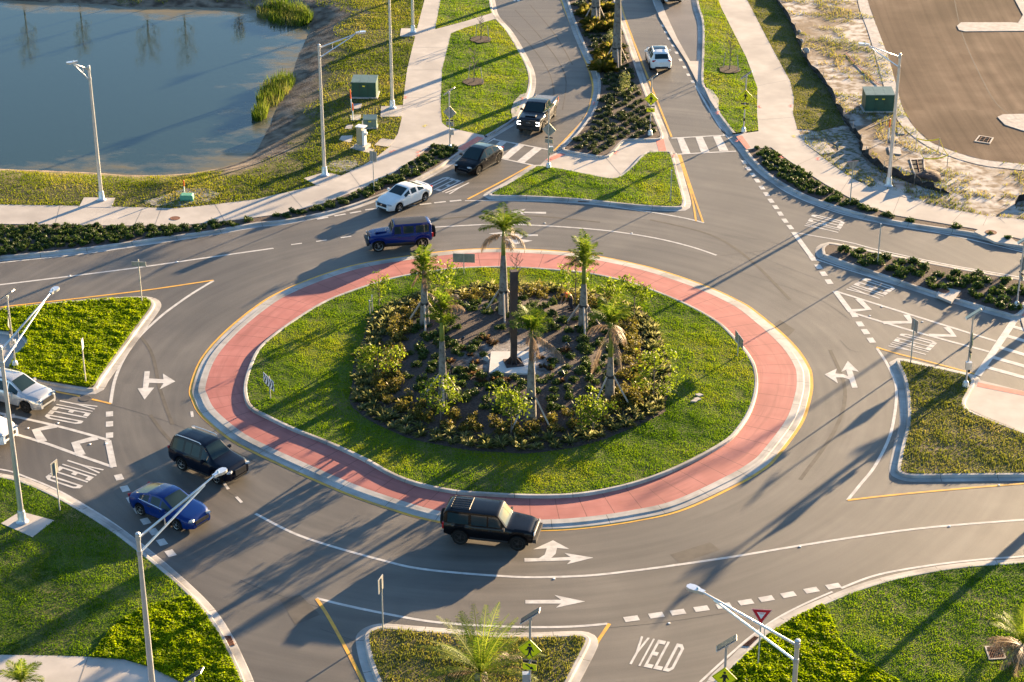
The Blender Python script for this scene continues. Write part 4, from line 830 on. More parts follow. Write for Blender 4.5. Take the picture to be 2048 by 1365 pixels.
# --- black boxy SUV at the bottom of the circle
L2, F2, W = 2.30, 2.18, .95
def boxy_extra(root, xs, zt, zs, wd):
    for y in (-.52, -.31, -.10, .11, .32, .53):
        b = MB(); b.tube([(-2.0, y, 1.93), (-1.05, y, 1.95)], .020, 5); b.build('rack_slat', M['rimdk'], root)
    for x in (-2.0, -1.05):
        b = MB(); b.tube([(x, -.60, 1.92), (x, .60, 1.92)], .022, 5); b.build('roof_bar', M['trim'], root)
    b = MB(); b.box((F2 + .14, 0, .62), (.18, 1.70, .20)); b.build('front_bumper', M['trim'], root)
    for sg in (1, -1):
        hb = MB(); hb.lathe([(.11, 0), (.12, .05), (.06, .07)], 14, 'x', (F2 + .07, sg * .66, .94)); hb.build('headlight', M['lamp'], root)
        tb = MB(); tb.box((-L2 - .04, sg * .82, 1.02), (.10, .14, .34)); tb.build('tail_light', M['tail'], root)
    b = MB(); b.box((F2 + .105, 0, .94), (.03, 1.10, .09)); b.build('grille_bar', M['plate'], [k for k in root.children if k.name.startswith('grille')][0])
c = car('boxy_suv', 'black boxy SUV with spare wheel and roof rack on the near side of the circle', None, [(-2.30, 1.76), (-2.24, 1.84), (-2.0, 1.88), (.34, 1.88), (.46, 1.84), (.90, 1.26), (1.05, 1.22), (2.0, 1.12), (2.18, 1.02)], [(-2.30, 1.14), (.8, 1.14), (2.0, 1.06), (2.18, .98)], planof(L2, F2, W, .84, .96), 'pblack', (1.48, -1.47), .42, [(-.90, -.08), (-.06, .86)], (-2.12, -.96, -.08, .62), (.48, .90), (-2.34, -2.28), lamps=False, grille=(.93, 1.2, .34), tailz=.98, sill=.44, rimm='rimdk', spare=True, wheelw=.27, inset=.04, tumble=.10, ends=.07, extra=boxy_extra, sm=.05)
c['half_track'] = .82; place(c, (1037, 1101), (919, 1088), -1)
# --- silver SUV on the left edge
L2, F2, W = 2.28, 2.22, .93
SUVT = [(-2.28, 1.10), (-2.22, 1.38), (-2.0, 1.58), (-1.3, 1.66), (-.3, 1.69), (.22, 1.66), (1.05, 1.14), (1.3, 1.08), (2.05, .96), (2.22, .80)]; SUVB = [(-2.28, 1.04), (-.4, 1.02), (1.0, .98), (1.9, .88), (2.22, .74)]
c = car('silver_suv', 'silver SUV with dark wheels leaving the west road past the splitter island', None, SUVT, SUVB, planof(L2, F2, W, .76, .86), 'psilver', (1.36, -1.33), .355, [(-.70, .14), (.16, 1.02)], (-1.85, -1.1, -.62, .16, .84), (.28, 1.02), (-2.24, -2.0), lampz=.84, grille=(.66, .95, .26), tailz=1.02, rimm='rimdk', sill=.25, extra=rails(.60, -1.5, .05, 'trim', .05))
c['half_track'] = .81; place(c, (55, 825.5), (-24, 805), -1)
# --- white car at the left frame edge
c = car('white_hatchback', 'white car entering at the left frame edge below the silver SUV', None, SUVT, SUVB, planof(L2, F2, W, .72, .86), 'pwhite', (1.36, -1.33), .345, [(-.70, .14), (.16, 1.02)], (-1.85, -1.1, -.62, .16, .84), (.28, 1.02), (-2.24, -2.0), lampz=.80, grille=(.62, .8, .2), tailz=1.0, rimm='rim', sill=.22)
c['half_track'] = .81; place(c, (-24, 894), (-100, 874), -1)
# --- white SUV going north
c = car('white_suv', 'white SUV driving away up the north exit lane', None, [(-2.28, 1.02), (-2.2, 1.12), (-1.85, 1.50), (-1.55, 1.60), (-.4, 1.68), (.22, 1.65), (1.08, 1.12), (1.3, 1.06), (2.05, .94), (2.22, .78)], SUVB, planof(L2, F2, W, .74, .84), 'pwhite', (1.36, -1.33), .355, [(-.70, .14), (.16, 1.02)], (-1.70, -1.1, -.62, .16, .84), (.28, 1.04), (-2.14, -1.78), roofmat='glass', roofx=(-.9, .10), lampz=.82, grille=(.6, .9, .2), tailz=1.04, rimm='rimdk', sill=.30, extra=rails(.60, -1.35, .0, 'galv', .05))
r0 = (at(1301, 139.5) + at(1339, 139)) / 2; dr = (at(1245, 21) - at(1287, 134)).normalized(); p = r0 + dr * 1.33
del_ = c; c.location = (p.x, p.y, 0); c.rotation_euler = (0, 0, math.atan2(dr.y, dr.x))
# --- vehicle in the turn lane, only its front end is in view
c = car('white_van', 'white utility vehicle with dark bumper at the top frame edge in the turn lane', None, [(-2.6, 1.65), (-2.5, 1.74), (.6, 1.76), (.8, 1.72), (1.6, 1.22), (1.8, 1.16), (2.3, 1.05), (2.45, .92)], [(-2.6, 1.15), (1.6, 1.12), (2.3, .98), (2.45, .86)], planof(2.6, 2.45, .98, .84, .95), 'pwhite', (1.7, -1.6), .38, [(-.3, .5), (.52, 1.4)], (-.9, .52, 1.3), (.86, 1.58), (-2.62, -2.56), lampz=.84, grille=(.62, 1.3, .42), tailz=1.1, rimm='rimdk', sill=.32, headlit=False)
p = at(1350, 9) - dr * -0; hd_ = (at(1358, 60) - at(1340, 10)).normalized(); hd_ = Vector((.25, -1, 0)).normalized(); p2 = at(1348, 10) - hd_ * 2.5
c.location = (p2.x, p2.y, .006); c.rotation_euler = (0, 0, math.atan2(hd_.y, hd_.x))
# ================================================================== VEGETATION
M['lawn'] = leafmat('lawn_blades', [(.042, .092, .002), (.098, .190, .003), (.190, .295, .005), (.30, .32, .015)], .5, spec=.12)
M['cover'] = leafmat('ground_cover_leaves', [(.070, .125, .001), (.180, .270, .002), (.31, .38, .003), (.38, .41, .006)], .55, spec=.12)
M['dry'] = leafmat('dry_grass_blades', [(.075, .095, .012), (.15, .17, .020), (.24, .225, .038), (.33, .26, .09)], .45, spec=.12)
M['verge'] = leafmat('verge_blades', [(.060, .095, .004), (.125, .17, .006), (.22, .235, .012), (.34, .27, .07)], .45, spec=.12)
M['shrub'] = leafmat('shrub_leaves', [(.020, .040, .008), (.045, .080, .014), (.085, .120, .022), (.15, .17, .04)], .35)
M['shrubdk'] = leafmat('dark_shrub_leaves', [(.022, .032, .010), (.040, .060, .018), (.070, .090, .028), (.11, .12, .05)], .35)
M['hedge'] = leafmat('hedge_leaves', [(.065, .070, .012), (.13, .105, .020), (.20, .19, .030), (.25, .14, .045)], .45)
M['lily'] = leafmat('flax_blades', [(.10, .13, .035), (.20, .22, .07), (.36, .36, .14), (.52, .48, .24)], .4)
M['muhly'] = leafmat('russet_grass', [(.085, .050, .025), (.15, .085, .04), (.20, .13, .065), (.14, .14, .05)], .4)
M['tree'] = leafmat('tree_leaves', [(.065, .095, .006), (.13, .19, .010), (.22, .28, .014), (.30, .33, .03)], .5)
M['palm'] = leafmat('palm_leaflets', [(.040, .080, .006), (.095, .165, .010), (.19, .25, .018), (.30, .30, .05)], .5, spec=.15)
M['dead'] = leafmat('dead_palm_leaflets', [(.11, .07, .045), (.19, .13, .085), (.27, .20, .13), (.36, .28, .19)], .35)
M['reed'] = leafmat('reed_blades', [(.045, .080, .006), (.09, .145, .010), (.15, .19, .02), (.22, .20, .06)], .4)
M['darkmulch'] = mk('dark_mulch', (.022, .014, .010), (.060, .038, .028), 10, rough=.95, bump=1, bscale=14)
M['bark'] = mk('bark', (.10, .08, .06), (.17, .14, .11), 8, rough=.9, bump=.5, bscale=20)
M['twig'] = mk('bare_twigs', (.16, .13, .10), (.22, .18, .145), 8, rough=.9)
M['palmtrunk'] = mk('palm_trunk', (.165, .15, .13), (.25, .23, .20), 2.5, rough=.85, c3=(.105, .09, .078), scale2=5, bump=.5, bscale=12)
M['shaft'] = mk('crown_shaft', (.13, .17, .025), (.20, .22, .05), 2, rough=.45); M['shaftdry'] = mk('dry_crown_shaft', (.17, .10, .06), (.25, .16, .10), 3, rough=.7)
M['lumber'] = mk('prop_timber', (.36, .30, .25), (.46, .39, .33), 5, rough=.85)
def scatter(polys, dens, exclude=(), pad=0.0, dmask=None):
    X, Y = [], []
    for P in polys:
        a = np.array(P); x0, y0 = a.min(0); x1, y1 = a.max(0)
        # only what the photo and a step to its side can show
        x0, x1 = max(x0, -62), min(x1, 62); y0 = max(y0, 66); y1 = min(y1, 205)
        n = int((x1 - x0) * (y1 - y0) * dens); px = rng.uniform(x0, x1, n); py = rng.uniform(y0, y1, n)
        k = np.abs(px) < (py * .285 + 6.0); px, py = px[k], py[k]
        k = inside(px, py, P)
        for E_ in exclude: k &= ~inside(px, py, E_)
        px, py = px[k], py[k]
        if dmask is not None: k = rng.random(len(px)) < dmask(px, py); px, py = px[k], py[k]
        X.append(px); Y.append(py)
    return np.concatenate(X), np.concatenate(Y)
def blades(name, x, y, z, h, wd, mat, label, cat, tint, lean=.55, seg=1):
    n = len(x); az = rng.uniform(0, 2 * np.pi, n); h = h * rng.uniform(.55, 1.35, n); wd = wd * rng.uniform(.7, 1.3, n)
    la = rng.uniform(0, 2 * np.pi, n); ln = h * rng.uniform(.1, 1, n) * lean
    b = np.stack([x, y, z - .02], 1); s = np.stack([np.cos(az) * wd / 2, np.sin(az) * wd / 2, np.zeros(n)], 1)
    t = b + np.stack([np.cos(la) * ln, np.sin(la) * ln, h + .02], 1)
    mid = b + (t - b) * .55
    v = np.stack([b - s, b + s, mid + s * .9, t, mid - s * .9], 1).reshape(-1, 3)
    idx = (np.arange(n)[:, None] * 5 + np.array([0, 1, 2, 3, 4])[None, :]).ravel()
    me = rawmesh(name, v, 5, idx, mat, np.repeat(tint, 5)); o = link(name, me)
    return tag(o, label, cat, kind='stuff')
def tints(x, y, s=.35, bias=0.0, a=.7): return np.clip(noise2(x, y, s) * a + noise2(x + 31, y - 17, s * 4) * .25 + rng.normal(0, .16, len(x)) + bias, 0, 1)
def lawn(name, polys, z, dens, h, w, mat, label, exclude=(), bias=0.0, lean=.6, dmask=None, s=.35):
    x, y = scatter(polys, dens, exclude, dmask=dmask); zz = np.full(len(x), z)
    hh = h * (.55 + .9 * noise2(x * 1.7, y * 1.7, 1.3) ** 1.2)
    return blades(name, x, y, zz, hh, w, M[mat], label, 'grass' if mat != 'cover' else 'ground cover', tints(x, y, s, bias), lean)
def hump(name, polys, z, dens, label):
    """clumpy creeping ground cover: leaf mounds of uneven height"""
    x, y = scatter(polys, dens); n1 = noise2(x, y, 2.6); n2 = noise2(x + 9, y + 4, 6.0)
    hh = .05 + .10 * n1 ** 1.5 + .07 * n2
    zz = z + hh * rng.uniform(.25, .8, len(x)) ** 1
    n = len(x); d = rng.normal(0, 1, (n, 3)); d[:, 2] = np.abs(d[:, 2]) * .55; d /= np.linalg.norm(d, axis=1)[:, None]
    e = np.cross(d, rng.normal(0, 1, (n, 3))); e /= np.linalg.norm(e, axis=1)[:, None] + 1e-9
    l = rng.uniform(.045, .085, n)[:, None]; c = np.stack([x, y, zz + .03], 1)
    v = np.stack([c - d * l, c + e * l * .6, c + d * l, c - e * l * .6], 1).reshape(-1, 3)
    idx = np.arange(4 * n); t = np.clip(.12 + n1 * .45 + rng.normal(0, .18, n) + (zz - z) * .5, 0, 1)
    return tag(link(name, rawmesh(name, v, 4, idx, M['cover'], np.repeat(t, 4))), label, 'ground cover', kind='stuff')
BIDX = CBED
lawn('lawn_grass', [IN2], .27, 480, .055, .032, 'lawn', 'lush green lawn ring between the planted bed and the red apron', exclude=[CBED], bias=.04)
lawn('lawn_grass', [V['nsp']], .14, 260, .060, .040, 'lawn', 'lawn of the triangular splitter island at the north exit', bias=.0)
lawn('lawn_grass', [V['nwlawn']], .13, 210, .060, .045, 'lawn', 'bright lawn with two saplings between the north path and north road', bias=.12)
lawn('lawn_grass', [V['nwlawn2']], .13, 190, .060, .045, 'lawn', 'small lawn above the branch path at the top frame edge', bias=.10)
lawn('lawn_grass', [V['nelawn']], .13, 200, .060, .045, 'lawn', 'bright lawn strip between the north exit road and the wide walk', bias=.14)
lawn('lawn_grass', [V['nestrip']], .13, 190, .060, .045, 'dry', 'olive grass strip between the wide walk and the silt fence', bias=-.05)
lawn('lawn_grass', [V['esp']], .14, 190, .09, .045, 'dry', 'patchy browning grass of the east splitter island', bias=-.12, s=.5)
lawn('lawn_grass', [V['ssp']], .14, 200, .10, .045, 'dry', 'patchy grass of the south splitter island around the palm', bias=-.05, s=.8)
SWC = [(p.x, p.y) for p in ats([(381, 1196), (345, 1200), (299, 1212), (246, 1240), (211, 1272), (191, 1303), (180, 1316), (246, 1321), (302, 1337), (362, 1367), (420, 1405), (520, 1405), (483, 1365), (467, 1331), (439, 1272), (404, 1221)], .13)]
SEC = [(p.x, p.y) for p in ats([(1645, 1210), (1665, 1244), (1679, 1282), (1714, 1317), (1756, 1338), (1799, 1365), (1850, 1410), (1400, 1440), (1441, 1365), (1463, 1340), (1488, 1317), (1530, 1276), (1582, 1241)], .13)]
lawn('lawn_grass', [V['sw']], .13, 400, .060, .034, 'lawn', 'shaded lawn of the south-west corner around the lamp pad', exclude=[SWC, V['swwalk'], [(p.x, p.y) for p in ats(PADS[6], .15)]], bias=-.14)
lawn('lawn_grass', [V['se']], .13, 400, .060, .034, 'lawn', 'mown lawn of the south-east corner with a palm and a drain', exclude=[SEC, [(p.x, p.y) for p in ats([(1966, 1289), (2008, 1288), (2018, 1322), (1974, 1325)], .13)]], bias=-.12)
hump('creeping_ground_cover', [SWC], .13, 700, 'bright yellow-green creeping ground cover beside the curved walk, bottom left')
hump('creeping_ground_cover', [SEC], .13, 700, 'bright creeping ground cover behind the red and white yield sign')
hump('creeping_ground_cover', [V['wsp']], .14, 560, 'bright yellow-green ground cover of the west splitter island')
# sloping verge by the pond
ex = [V['nwwalk'], V['nwbed']] + [[(p.x, p.y) for p in ats(q, .15)] for q in PADS[:12]]
x, y = scatter([NWREG], 120, ex); hz_, d_ = hill(x, y)
right = x > bx - 2; need = np.where(right, 2.9, .9) + 2.5 * (noise2(x, y, .8) - .4)
bare = noise2(x + 50, y + 20, .45)
k = (d_ > need) & (rng.random(len(x)) < np.clip(.35 + .25 * (d_ - need), 0, 1)) & (rng.random(len(x)) < 1.25 - .8 * (bare > .66)) & (y < 196)
x, y, hz_, d_ = x[k], y[k], hz_[k], d_[k]
edge = np.clip(1 - d_ / 3.0, 0, 1) * (~(x > bx - 2))
blades('verge_grass', x, y, hz_, .10 * (.7 + .6 * noise2(x, y, 1.9)), .05, M['verge'], 'olive and brown grass on the slope between the pond and the walk', 'grass', np.clip(tints(x, y, .3, -.04) + .35 * edge, 0, 1), .6)
# reeds standing in the shallows
def reeds(cs, n, h, label):
    X = []; 
    for (cx, cy, rx, ry) in cs:
        c = at(cx, cy, -.8); a = rng.uniform(0, 6.28, n); r = np.sqrt(rng.random(n)); X.append(np.stack([c.x + np.cos(a) * r * rx, c.y + np.sin(a) * r * ry], 1))
    X = np.concatenate(X); hz, _ = hill(X[:, 0], X[:, 1]); z = np.maximum(hz, WATER_Z - .05)
    blades('pond_reeds', X[:, 0], X[:, 1], z, h, .05, M['reed'], label, 'reeds', tints(X[:, 0], X[:, 1], .9, .05), .35)
reeds([(548, 28, 1.6, 2.4), (575, 38, 1.8, 2.4), (600, 44, 1.2, 1.6)], 800, .75, 'dense green reeds at the top right corner of the pond')
reeds([(540, 200, 1.1, 2.2), (553, 182, 1.3, 2.4), (566, 172, 1.0, 2.0), (520, 232, .6, 1.6)], 480, .85, 'green reeds on the right shore of the pond')
# ---- leafy meshes
def leafcloud(name, pts, size, mat, flat_=.6, asp=.5, bias=0.0, extra_t=None):
    n = len(pts); d = rng.normal(0, 1, (n, 3)); d[:, 2] *= flat_; d /= np.linalg.norm(d, axis=1)[:, None]
    e = np.cross(d, rng.normal(0, 1, (n, 3))); e /= np.linalg.norm(e, axis=1)[:, None] + 1e-9
    l = (size * rng.uniform(.6, 1.3, n))[:, None]
    v = np.stack([pts - d * l, pts + e * l * asp, pts + d * l, pts - e * l * asp], 1).reshape(-1, 3)
    t = np.clip(rng.normal(.42, .22, n) + bias + (extra_t if extra_t is not None else 0), 0, 1)
    return rawmesh(name, v, 4, np.arange(4 * n), mat, np.repeat(t, 4))
def bush_pts(n, rx, rz, clumps=7, tight=.42):
    c = rng.normal(0, 1, (clumps, 3)); c /= np.linalg.norm(c, axis=1)[:, None]; c *= rng.uniform(.35, .75, (clumps, 1)); c[:, 2] = np.abs(c[:, 2])
    k = rng.integers(0, clumps, n); p = rng.normal(0, 1, (n, 3)); p /= np.linalg.norm(p, axis=1)[:, None]; p *= (rng.random((n, 1)) ** .4) * tight
    p = p + c[k]; p[:, 2] = np.abs(p[:, 2]); return p * np.array([rx, rx, rz])
def tuft_mesh(name, n, L, wd, mat, spread=.9, bias=0.0):
    az = rng.uniform(0, 6.283, n); el = rng.uniform(.35, 1.45, n); l = L * rng.uniform(.6, 1.15, n)
    d = np.stack([np.cos(az) * np.cos(el), np.sin(az) * np.cos(el), np.sin(el)], 1); s = np.stack([-np.sin(az), np.cos(az), 0 * az], 1) * (wd / 2)
    b = np.stack([np.cos(az) * .05, np.sin(az) * .05, 0 * az], 1); m = b + d * l[:, None] * .6; tp = b + d * l[:, None] + np.stack([np.cos(az) * l * .12, np.sin(az) * l * .12, -l * .22 * spread], 1)
    v = np.stack([b - s * .6, b + s * .6, m + s, tp, m - s], 1).reshape(-1, 3)
    return rawmesh(name, v, 5, np.arange(5 * n), mat, np.repeat(np.clip(rng.normal(.45, .25, n) + bias, 0, 1), 5))
def hexgrid(P, sp, inset=.3, exclude=(), jit=.22, rot=0.0):
    a = np.array(P); x0, y0 = a.min(0); x1, y1 = a.max(0); out = []
    x0, x1 = max(x0, -62), min(x1, 62); y0 = max(y0, 66); y1 = min(y1, 206)
    gx = np.arange(x0, x1, sp); gy = np.arange(y0, y1, sp * .87); X, Y = np.meshgrid(gx, gy); X = X + (np.arange(len(gy)) % 2)[:, None] * sp / 2
    X = X.ravel() + rng.normal(0, jit * sp * .6, X.size); Y = Y.ravel() + rng.normal(0, jit * sp * .6, Y.size)
    if rot:
        cx, cy = (x0 + x1) / 2, (y0 + y1) / 2; c, s = math.cos(rot), math.sin(rot); X, Y = cx + (X - cx) * c - (Y - cy) * s, cy + (X - cx) * s + (Y - cy) * c
    k = inside(X, Y, P) & (polydist(X, Y, P) > inset) & (np.abs(X) < Y * .285 + 1.5) & (Y < 196)
    for E_ in exclude: k &= ~inside(X, Y, E_)
    return list(zip(X[k], Y[k]))
def plant_all(name, meshes, spots, z, label, cat, group, smin=.8, smax=1.2):
    if z == 'bed': wp = atb(1142, 620); spots = [q for q in spots if math.hypot(q[0] - wp.x, q[1] - wp.y + .5) > 1.15]
    for i, (x, y) in enumerate(spots):
        o = link(name, meshes[i % len(meshes)], None, (x, y, bz(x, y) - .01 if z == 'bed' else z)); s = random.uniform(smin, smax)
        o.rotation_euler = (0, 0, random.uniform(0, 6.28)); o.scale = (s, s, s * random.uniform(.85, 1.15)); tag(o, label, cat, group)
def ringpts(P, d, sp, jit=.12):
    nn = normals2(P, True); s = 1 if area2(P) > 0 else -1; Q = [p + n * d * s for p, n in zip(P, nn)]; out = []; acc = 0
    for i in range(len(Q)):
        a, b = Q[i], Q[(i + 1) % len(Q)]; L = (b - a).length
        while acc < L: q = a.lerp(b, acc / L); out.append((q.x + random.gauss(0, jit), q.y + random.gauss(0, jit))); acc += sp
        acc -= L
    return out
low = [leafcloud('low_shrub', bush_pts(300, .50, .50, 9), .085, M['shrub'], .8) for _ in range(4)]
lowdk = [leafcloud('low_shrub', bush_pts(260, .55, .46, 9), .085, M['shrubdk'], .8) for _ in range(4)]
cush = [leafcloud('cushion_shrub', bush_pts(260, .46, .36, 9), .08, M['shrub'], .8, bias=-.1) for _ in range(4)]
hedge = [leafcloud('hedge_bush', bush_pts(330, .72, .95, 9), .10, M['hedge'], .8) for _ in range(5)]
lily = [tuft_mesh('flax_lily', 60, .78, .055, M['lily']) for _ in range(4)]
muh = [tuft_mesh('russet_grass_clump', 60, .55, .025, M['muhly'], 1.2) for _ in range(3)]
SLAB = [(p.x, p.y) for p in ats([(970, 695), (1085, 695), (1085, 758), (966, 758)], .9)]
SANDY = [(p.x, p.y) for p in ats([(900, 680), (940, 640), (985, 650), (1080, 690), (1150, 690), (1175, 740), (1100, 765), (940, 765), (915, 740)], .3)]
BIN = [(x, y) for x, y in ringpts(BEDP, 3.1, .8, 0)]
plant_all('low_shrub', low, [q for q in hexgrid(BIN, .98, .1, [SLAB], .25, .25) if random.random() < (.38 if inside(np.array([q[0]]), np.array([q[1]]), SANDY)[0] else 1)], 'bed', 'small green shrub in the mulch of the central island bed', 'shrub', 'low shrubs in the island bed', .65, .98)
plant_all('hedge_bush', hedge, ringpts(BEDP, 1.85, 1.05, .15), 'bed', 'russet and olive hedge bush in the inner ring of the island', 'bush', 'hedge bushes ringing the island bed', .72, 1.0)
plant_all('hedge_bush', hedge, ringpts(BEDP, 2.65, 1.15, .15), 'bed', 'russet and olive hedge bush in the inner ring of the island', 'bush', 'hedge bushes ringing the island bed', .6, .85)
plant_all('flax_lily', lily, ringpts(BEDP, .45, .95, .06) + ringpts(BEDP, 1.02, .95, .08), 'bed', 'variegated strappy flax lily on the rim of the island bed', 'plant', 'flax lilies edging the island bed', .62, .85)
mu = [(atb(px, py).x, atb(px, py).y) for px, py in ((925, 700), (940, 712), (955, 690), (905, 690), (925, 742), (940, 752), (955, 745), (1085, 735), (1100, 722), (1082, 718), (1098, 740), (990, 762), (1010, 765), (965, 765), (1120, 765), (985, 690), (970, 680), (1130, 705), (1060, 765), (950, 728), (900, 725))]
plant_all('russet_grass_clump', muh, mu[::1], 'bed', 'reddish brown grass clump near the sculpture slab', 'grass clump', 'russet grass clumps by the sculpture', .5, .9)
plant_all('cushion_shrub', cush, hexgrid(V['nwbed'], .74, .25, (), .22), .12, 'small green shrub in the north-west kerbside planting strip', 'shrub', 'low shrubs in the north-west strip', .75, 1.15)
plant_all('clipped_shrub', cush, hexgrid(V['nebed'], .72, .22, (), .22), .12, 'small green shrub in the north-east kerbside planting strip', 'shrub', 'low shrubs in the north-east strip', .75, 1.05)
plant_all('clipped_shrub', cush, hexgrid(V['emd'], 1.15, .35, [[(p.x, p.y) for p in NP[1]]], .2), .13, 'small green shrub on the mulch of the east median', 'shrub', 'low shrubs on the east median', 1.05, 1.45)
plant_all('dark_shrub', lowdk, hexgrid(V['med'], .98, .35, (), .22), .13, 'dark green shrub in the planted north median', 'shrub', 'dark shrubs on the north median', .7, 1.0)
# ---- trees
def zof(base, top_y):
    g = at(*base); lo, hi = 0, 20
    for _ in range(40):
        z = (lo + hi) / 2; dz = z - H; zc = g.y * cT - dz * sT; yc = g.y * sT + dz * cT
        if 682.5 - F * yc / zc > top_y: lo = z
        else: hi = z
    return lo
def limbs(mb, p, d, L, r, depth, tips, nb=3, up=.35):
    q = p + d * L; m = (p + q) / 2 + Vector((random.gauss(0, .05), random.gauss(0, .05), 0)) * L
    mb.tube([p, m, q], [r, r * .8, r * .6], 5); tips.append((q, depth))
    if depth:
        for i in range(nb):
            a = random.uniform(0, 6.28); s = random.uniform(.45, .9); nd = (d + Vector((math.cos(a) * s, math.sin(a) * s, up * random.uniform(0, 1)))).normalized()
            limbs(mb, p + (q - p) * random.uniform(.55, 1), nd, L * random.uniform(.55, .8), r * .55, depth - 1, tips, nb, up)
def leafy(name, base_px, top_y, wpx, label, nleaf=420, z0=.28, dense=1.0, mat='tree', loc=None, h=None, wide=None, group=None, low_=.18, size=.10):
    c = loc or atb(*base_px); z0 = c.z - .02; hh = h or (zof(base_px, top_y) - z0 * .8); rw = wide or wpx / 2 / (F / (c.y * cT + (H) * sT))
    root = empty(name, (c.x, c.y, z0), random.uniform(0, 6), label, 'tree', group); mb = MB(); tips = []
    mb.tube([(0, 0, -.05), (.03, .02, hh * .3), (0, 0, hh * .9)], [.05, .04, .012], 6)
    for i in range(7):
        a = i * 2.4 + random.random(); z = hh * random.uniform(low_, .75); el = random.uniform(.3, .9); d = Vector((math.cos(a) * math.cos(el), math.sin(a) * math.cos(el), math.sin(el)))
        limbs(mb, Vector((0, 0, z)), d, rw * random.uniform(.5, .9), .022, 1, tips, 3, .5)
    tips.append((Vector((0, 0, hh * .93)), 1))
    mb.build('trunk', M['bark'], root)
    P = []
    tp = [t[0] for t in tips]
    for _ in range(int(nleaf * 1.5)):
        t = random.choice(tp); g = np.array(t) + rng.normal(0, 1, 3) * np.array([rw * .20, rw * .20, hh * .055]); g[2] = min(max(g[2], hh * low_), hh); P.append(g)
    me = leafcloud('crown', np.array(P), size, M[mat], .9); link('crown', me, root); return root
TR = [((758, 612), 537, 40, 'thin sapling with sparse pale leaves beside two posts at the left rear of the island', 170), ((880, 640), 500, 66, 'upright pale green tree behind the leftmost tall palm', 520), ((757, 768), 688, 80, 'rounded bright green tree at the left rim of the bed', 520), ((882, 842), 740, 66, 'bright green tree before the short leaning palm trunk', 460), ((1022, 872), 774, 90, 'bright green tree on the near rim below the sculpture slab', 520), ((1186, 866), 766, 76, 'bright green tree on the near rim left of the propped palm', 520), ((1268, 640), 558, 66, 'darker bushy tree at the right rear of the island', 480), ((1306, 795), 694, 90, 'wide bright green tree at the right rim of the bed', 620), ((1150, 612), 500, 62, 'thin tree with scattered leaf tufts behind the bending worker', 240), ((1216, 610), 556, 60, 'low pale tree behind the brown-fronded palm', 300)]
for b, t, wp, lb, nl in TR: leafy('young_tree', b, t, wp, lb, nl, group='young trees on the island')
def bare(base_px, top_y, label, z0=.13, stakes=True, hgt=None, spread=.55, ring=True, name='bare_sapling', loc=None, nb=5, r=.05, leaves=0):
    c = loc or at(*base_px, z0); hh = hgt or zof(base_px, top_y) - z0; root = empty(name, (c.x, c.y, z0), 0, label, 'tree'); mb = MB(); tips = []
    mb.tube([(0, 0, -.05), (0.02, 0, hh * .5), (0, 0.02, hh)], [r, r * .7, r * .2], 6)
    for i in range(13):
        a = i * 2.4; z = hh * (.3 + .62 * i / 13); d = Vector((math.cos(a) * .8, math.sin(a) * .8, .75)).normalized(); limbs(mb, Vector((0, 0, z)), d, spread * hh * .3, r * .42, 1, tips, nb, .5)
    mb.build('trunk', M['twig'], root)
    if leaves:
        P = np.array([np.array(random.choice(tips)[0]) + rng.normal(0, hh * .03, 3) for _ in range(leaves)]); link('crown', leafcloud('crown', P, .10, M['dry'], .9, .4), root)
    if ring:
        m2 = MB(); pts = [(math.cos(a) * .95 * random.uniform(.85, 1.1), math.sin(a) * 1.1 * random.uniform(.85, 1.1)) for a in np.linspace(0, 6.28, 18)[:-1]]; m2.prism(pts, -.02, .07); m2.build('mulch_ring', M['darkmulch'], root)
    if stakes:
        for a in (2.2, -.4):
            m3 = MB(); m3.tube([(math.cos(a) * .8, math.sin(a) * .8, -.05), (math.cos(a) * .62, math.sin(a) * .62, 1.35)], .04, 6); m3.build('stake', M['lumber'], root)
    return root
bare((962, 80), 30, 'leafless sapling in a mulch ring nearer the top of the north lawn'); bare((948, 165), 95, 'leafless sapling in a mulch ring in the middle of the north lawn'); bare((1459, 140), 62, 'leafless sapling in a dark mulch ring on the lawn right of the exit road')
bare((1032, 592), 500, 'leafless tree behind the top of the sculpture', z0=.28, stakes=False, ring=False)
for i, (px, hh, lb) in enumerate(((45, 5.0, 'tree beyond the pond mirrored leftmost in the water'), (157, 4.0, 'thin tree beyond the pond mirrored second from left'), (290, 4.4, 'wide low tree beyond the pond mirrored third from left'), (365, 5.2, 'upright tree beyond the pond mirrored fourth from left'), (475, 2.6, 'low bush-like tree beyond the pond mirrored at the right'))):
    c = at(px, -12, -.3); bare(None, None, lb, z0=-.35, stakes=False, hgt=hh + .9, spread=.75 if i == 2 else .5, ring=False, name='far_bank_tree', loc=c, nb=5, r=.09, leaves=260)
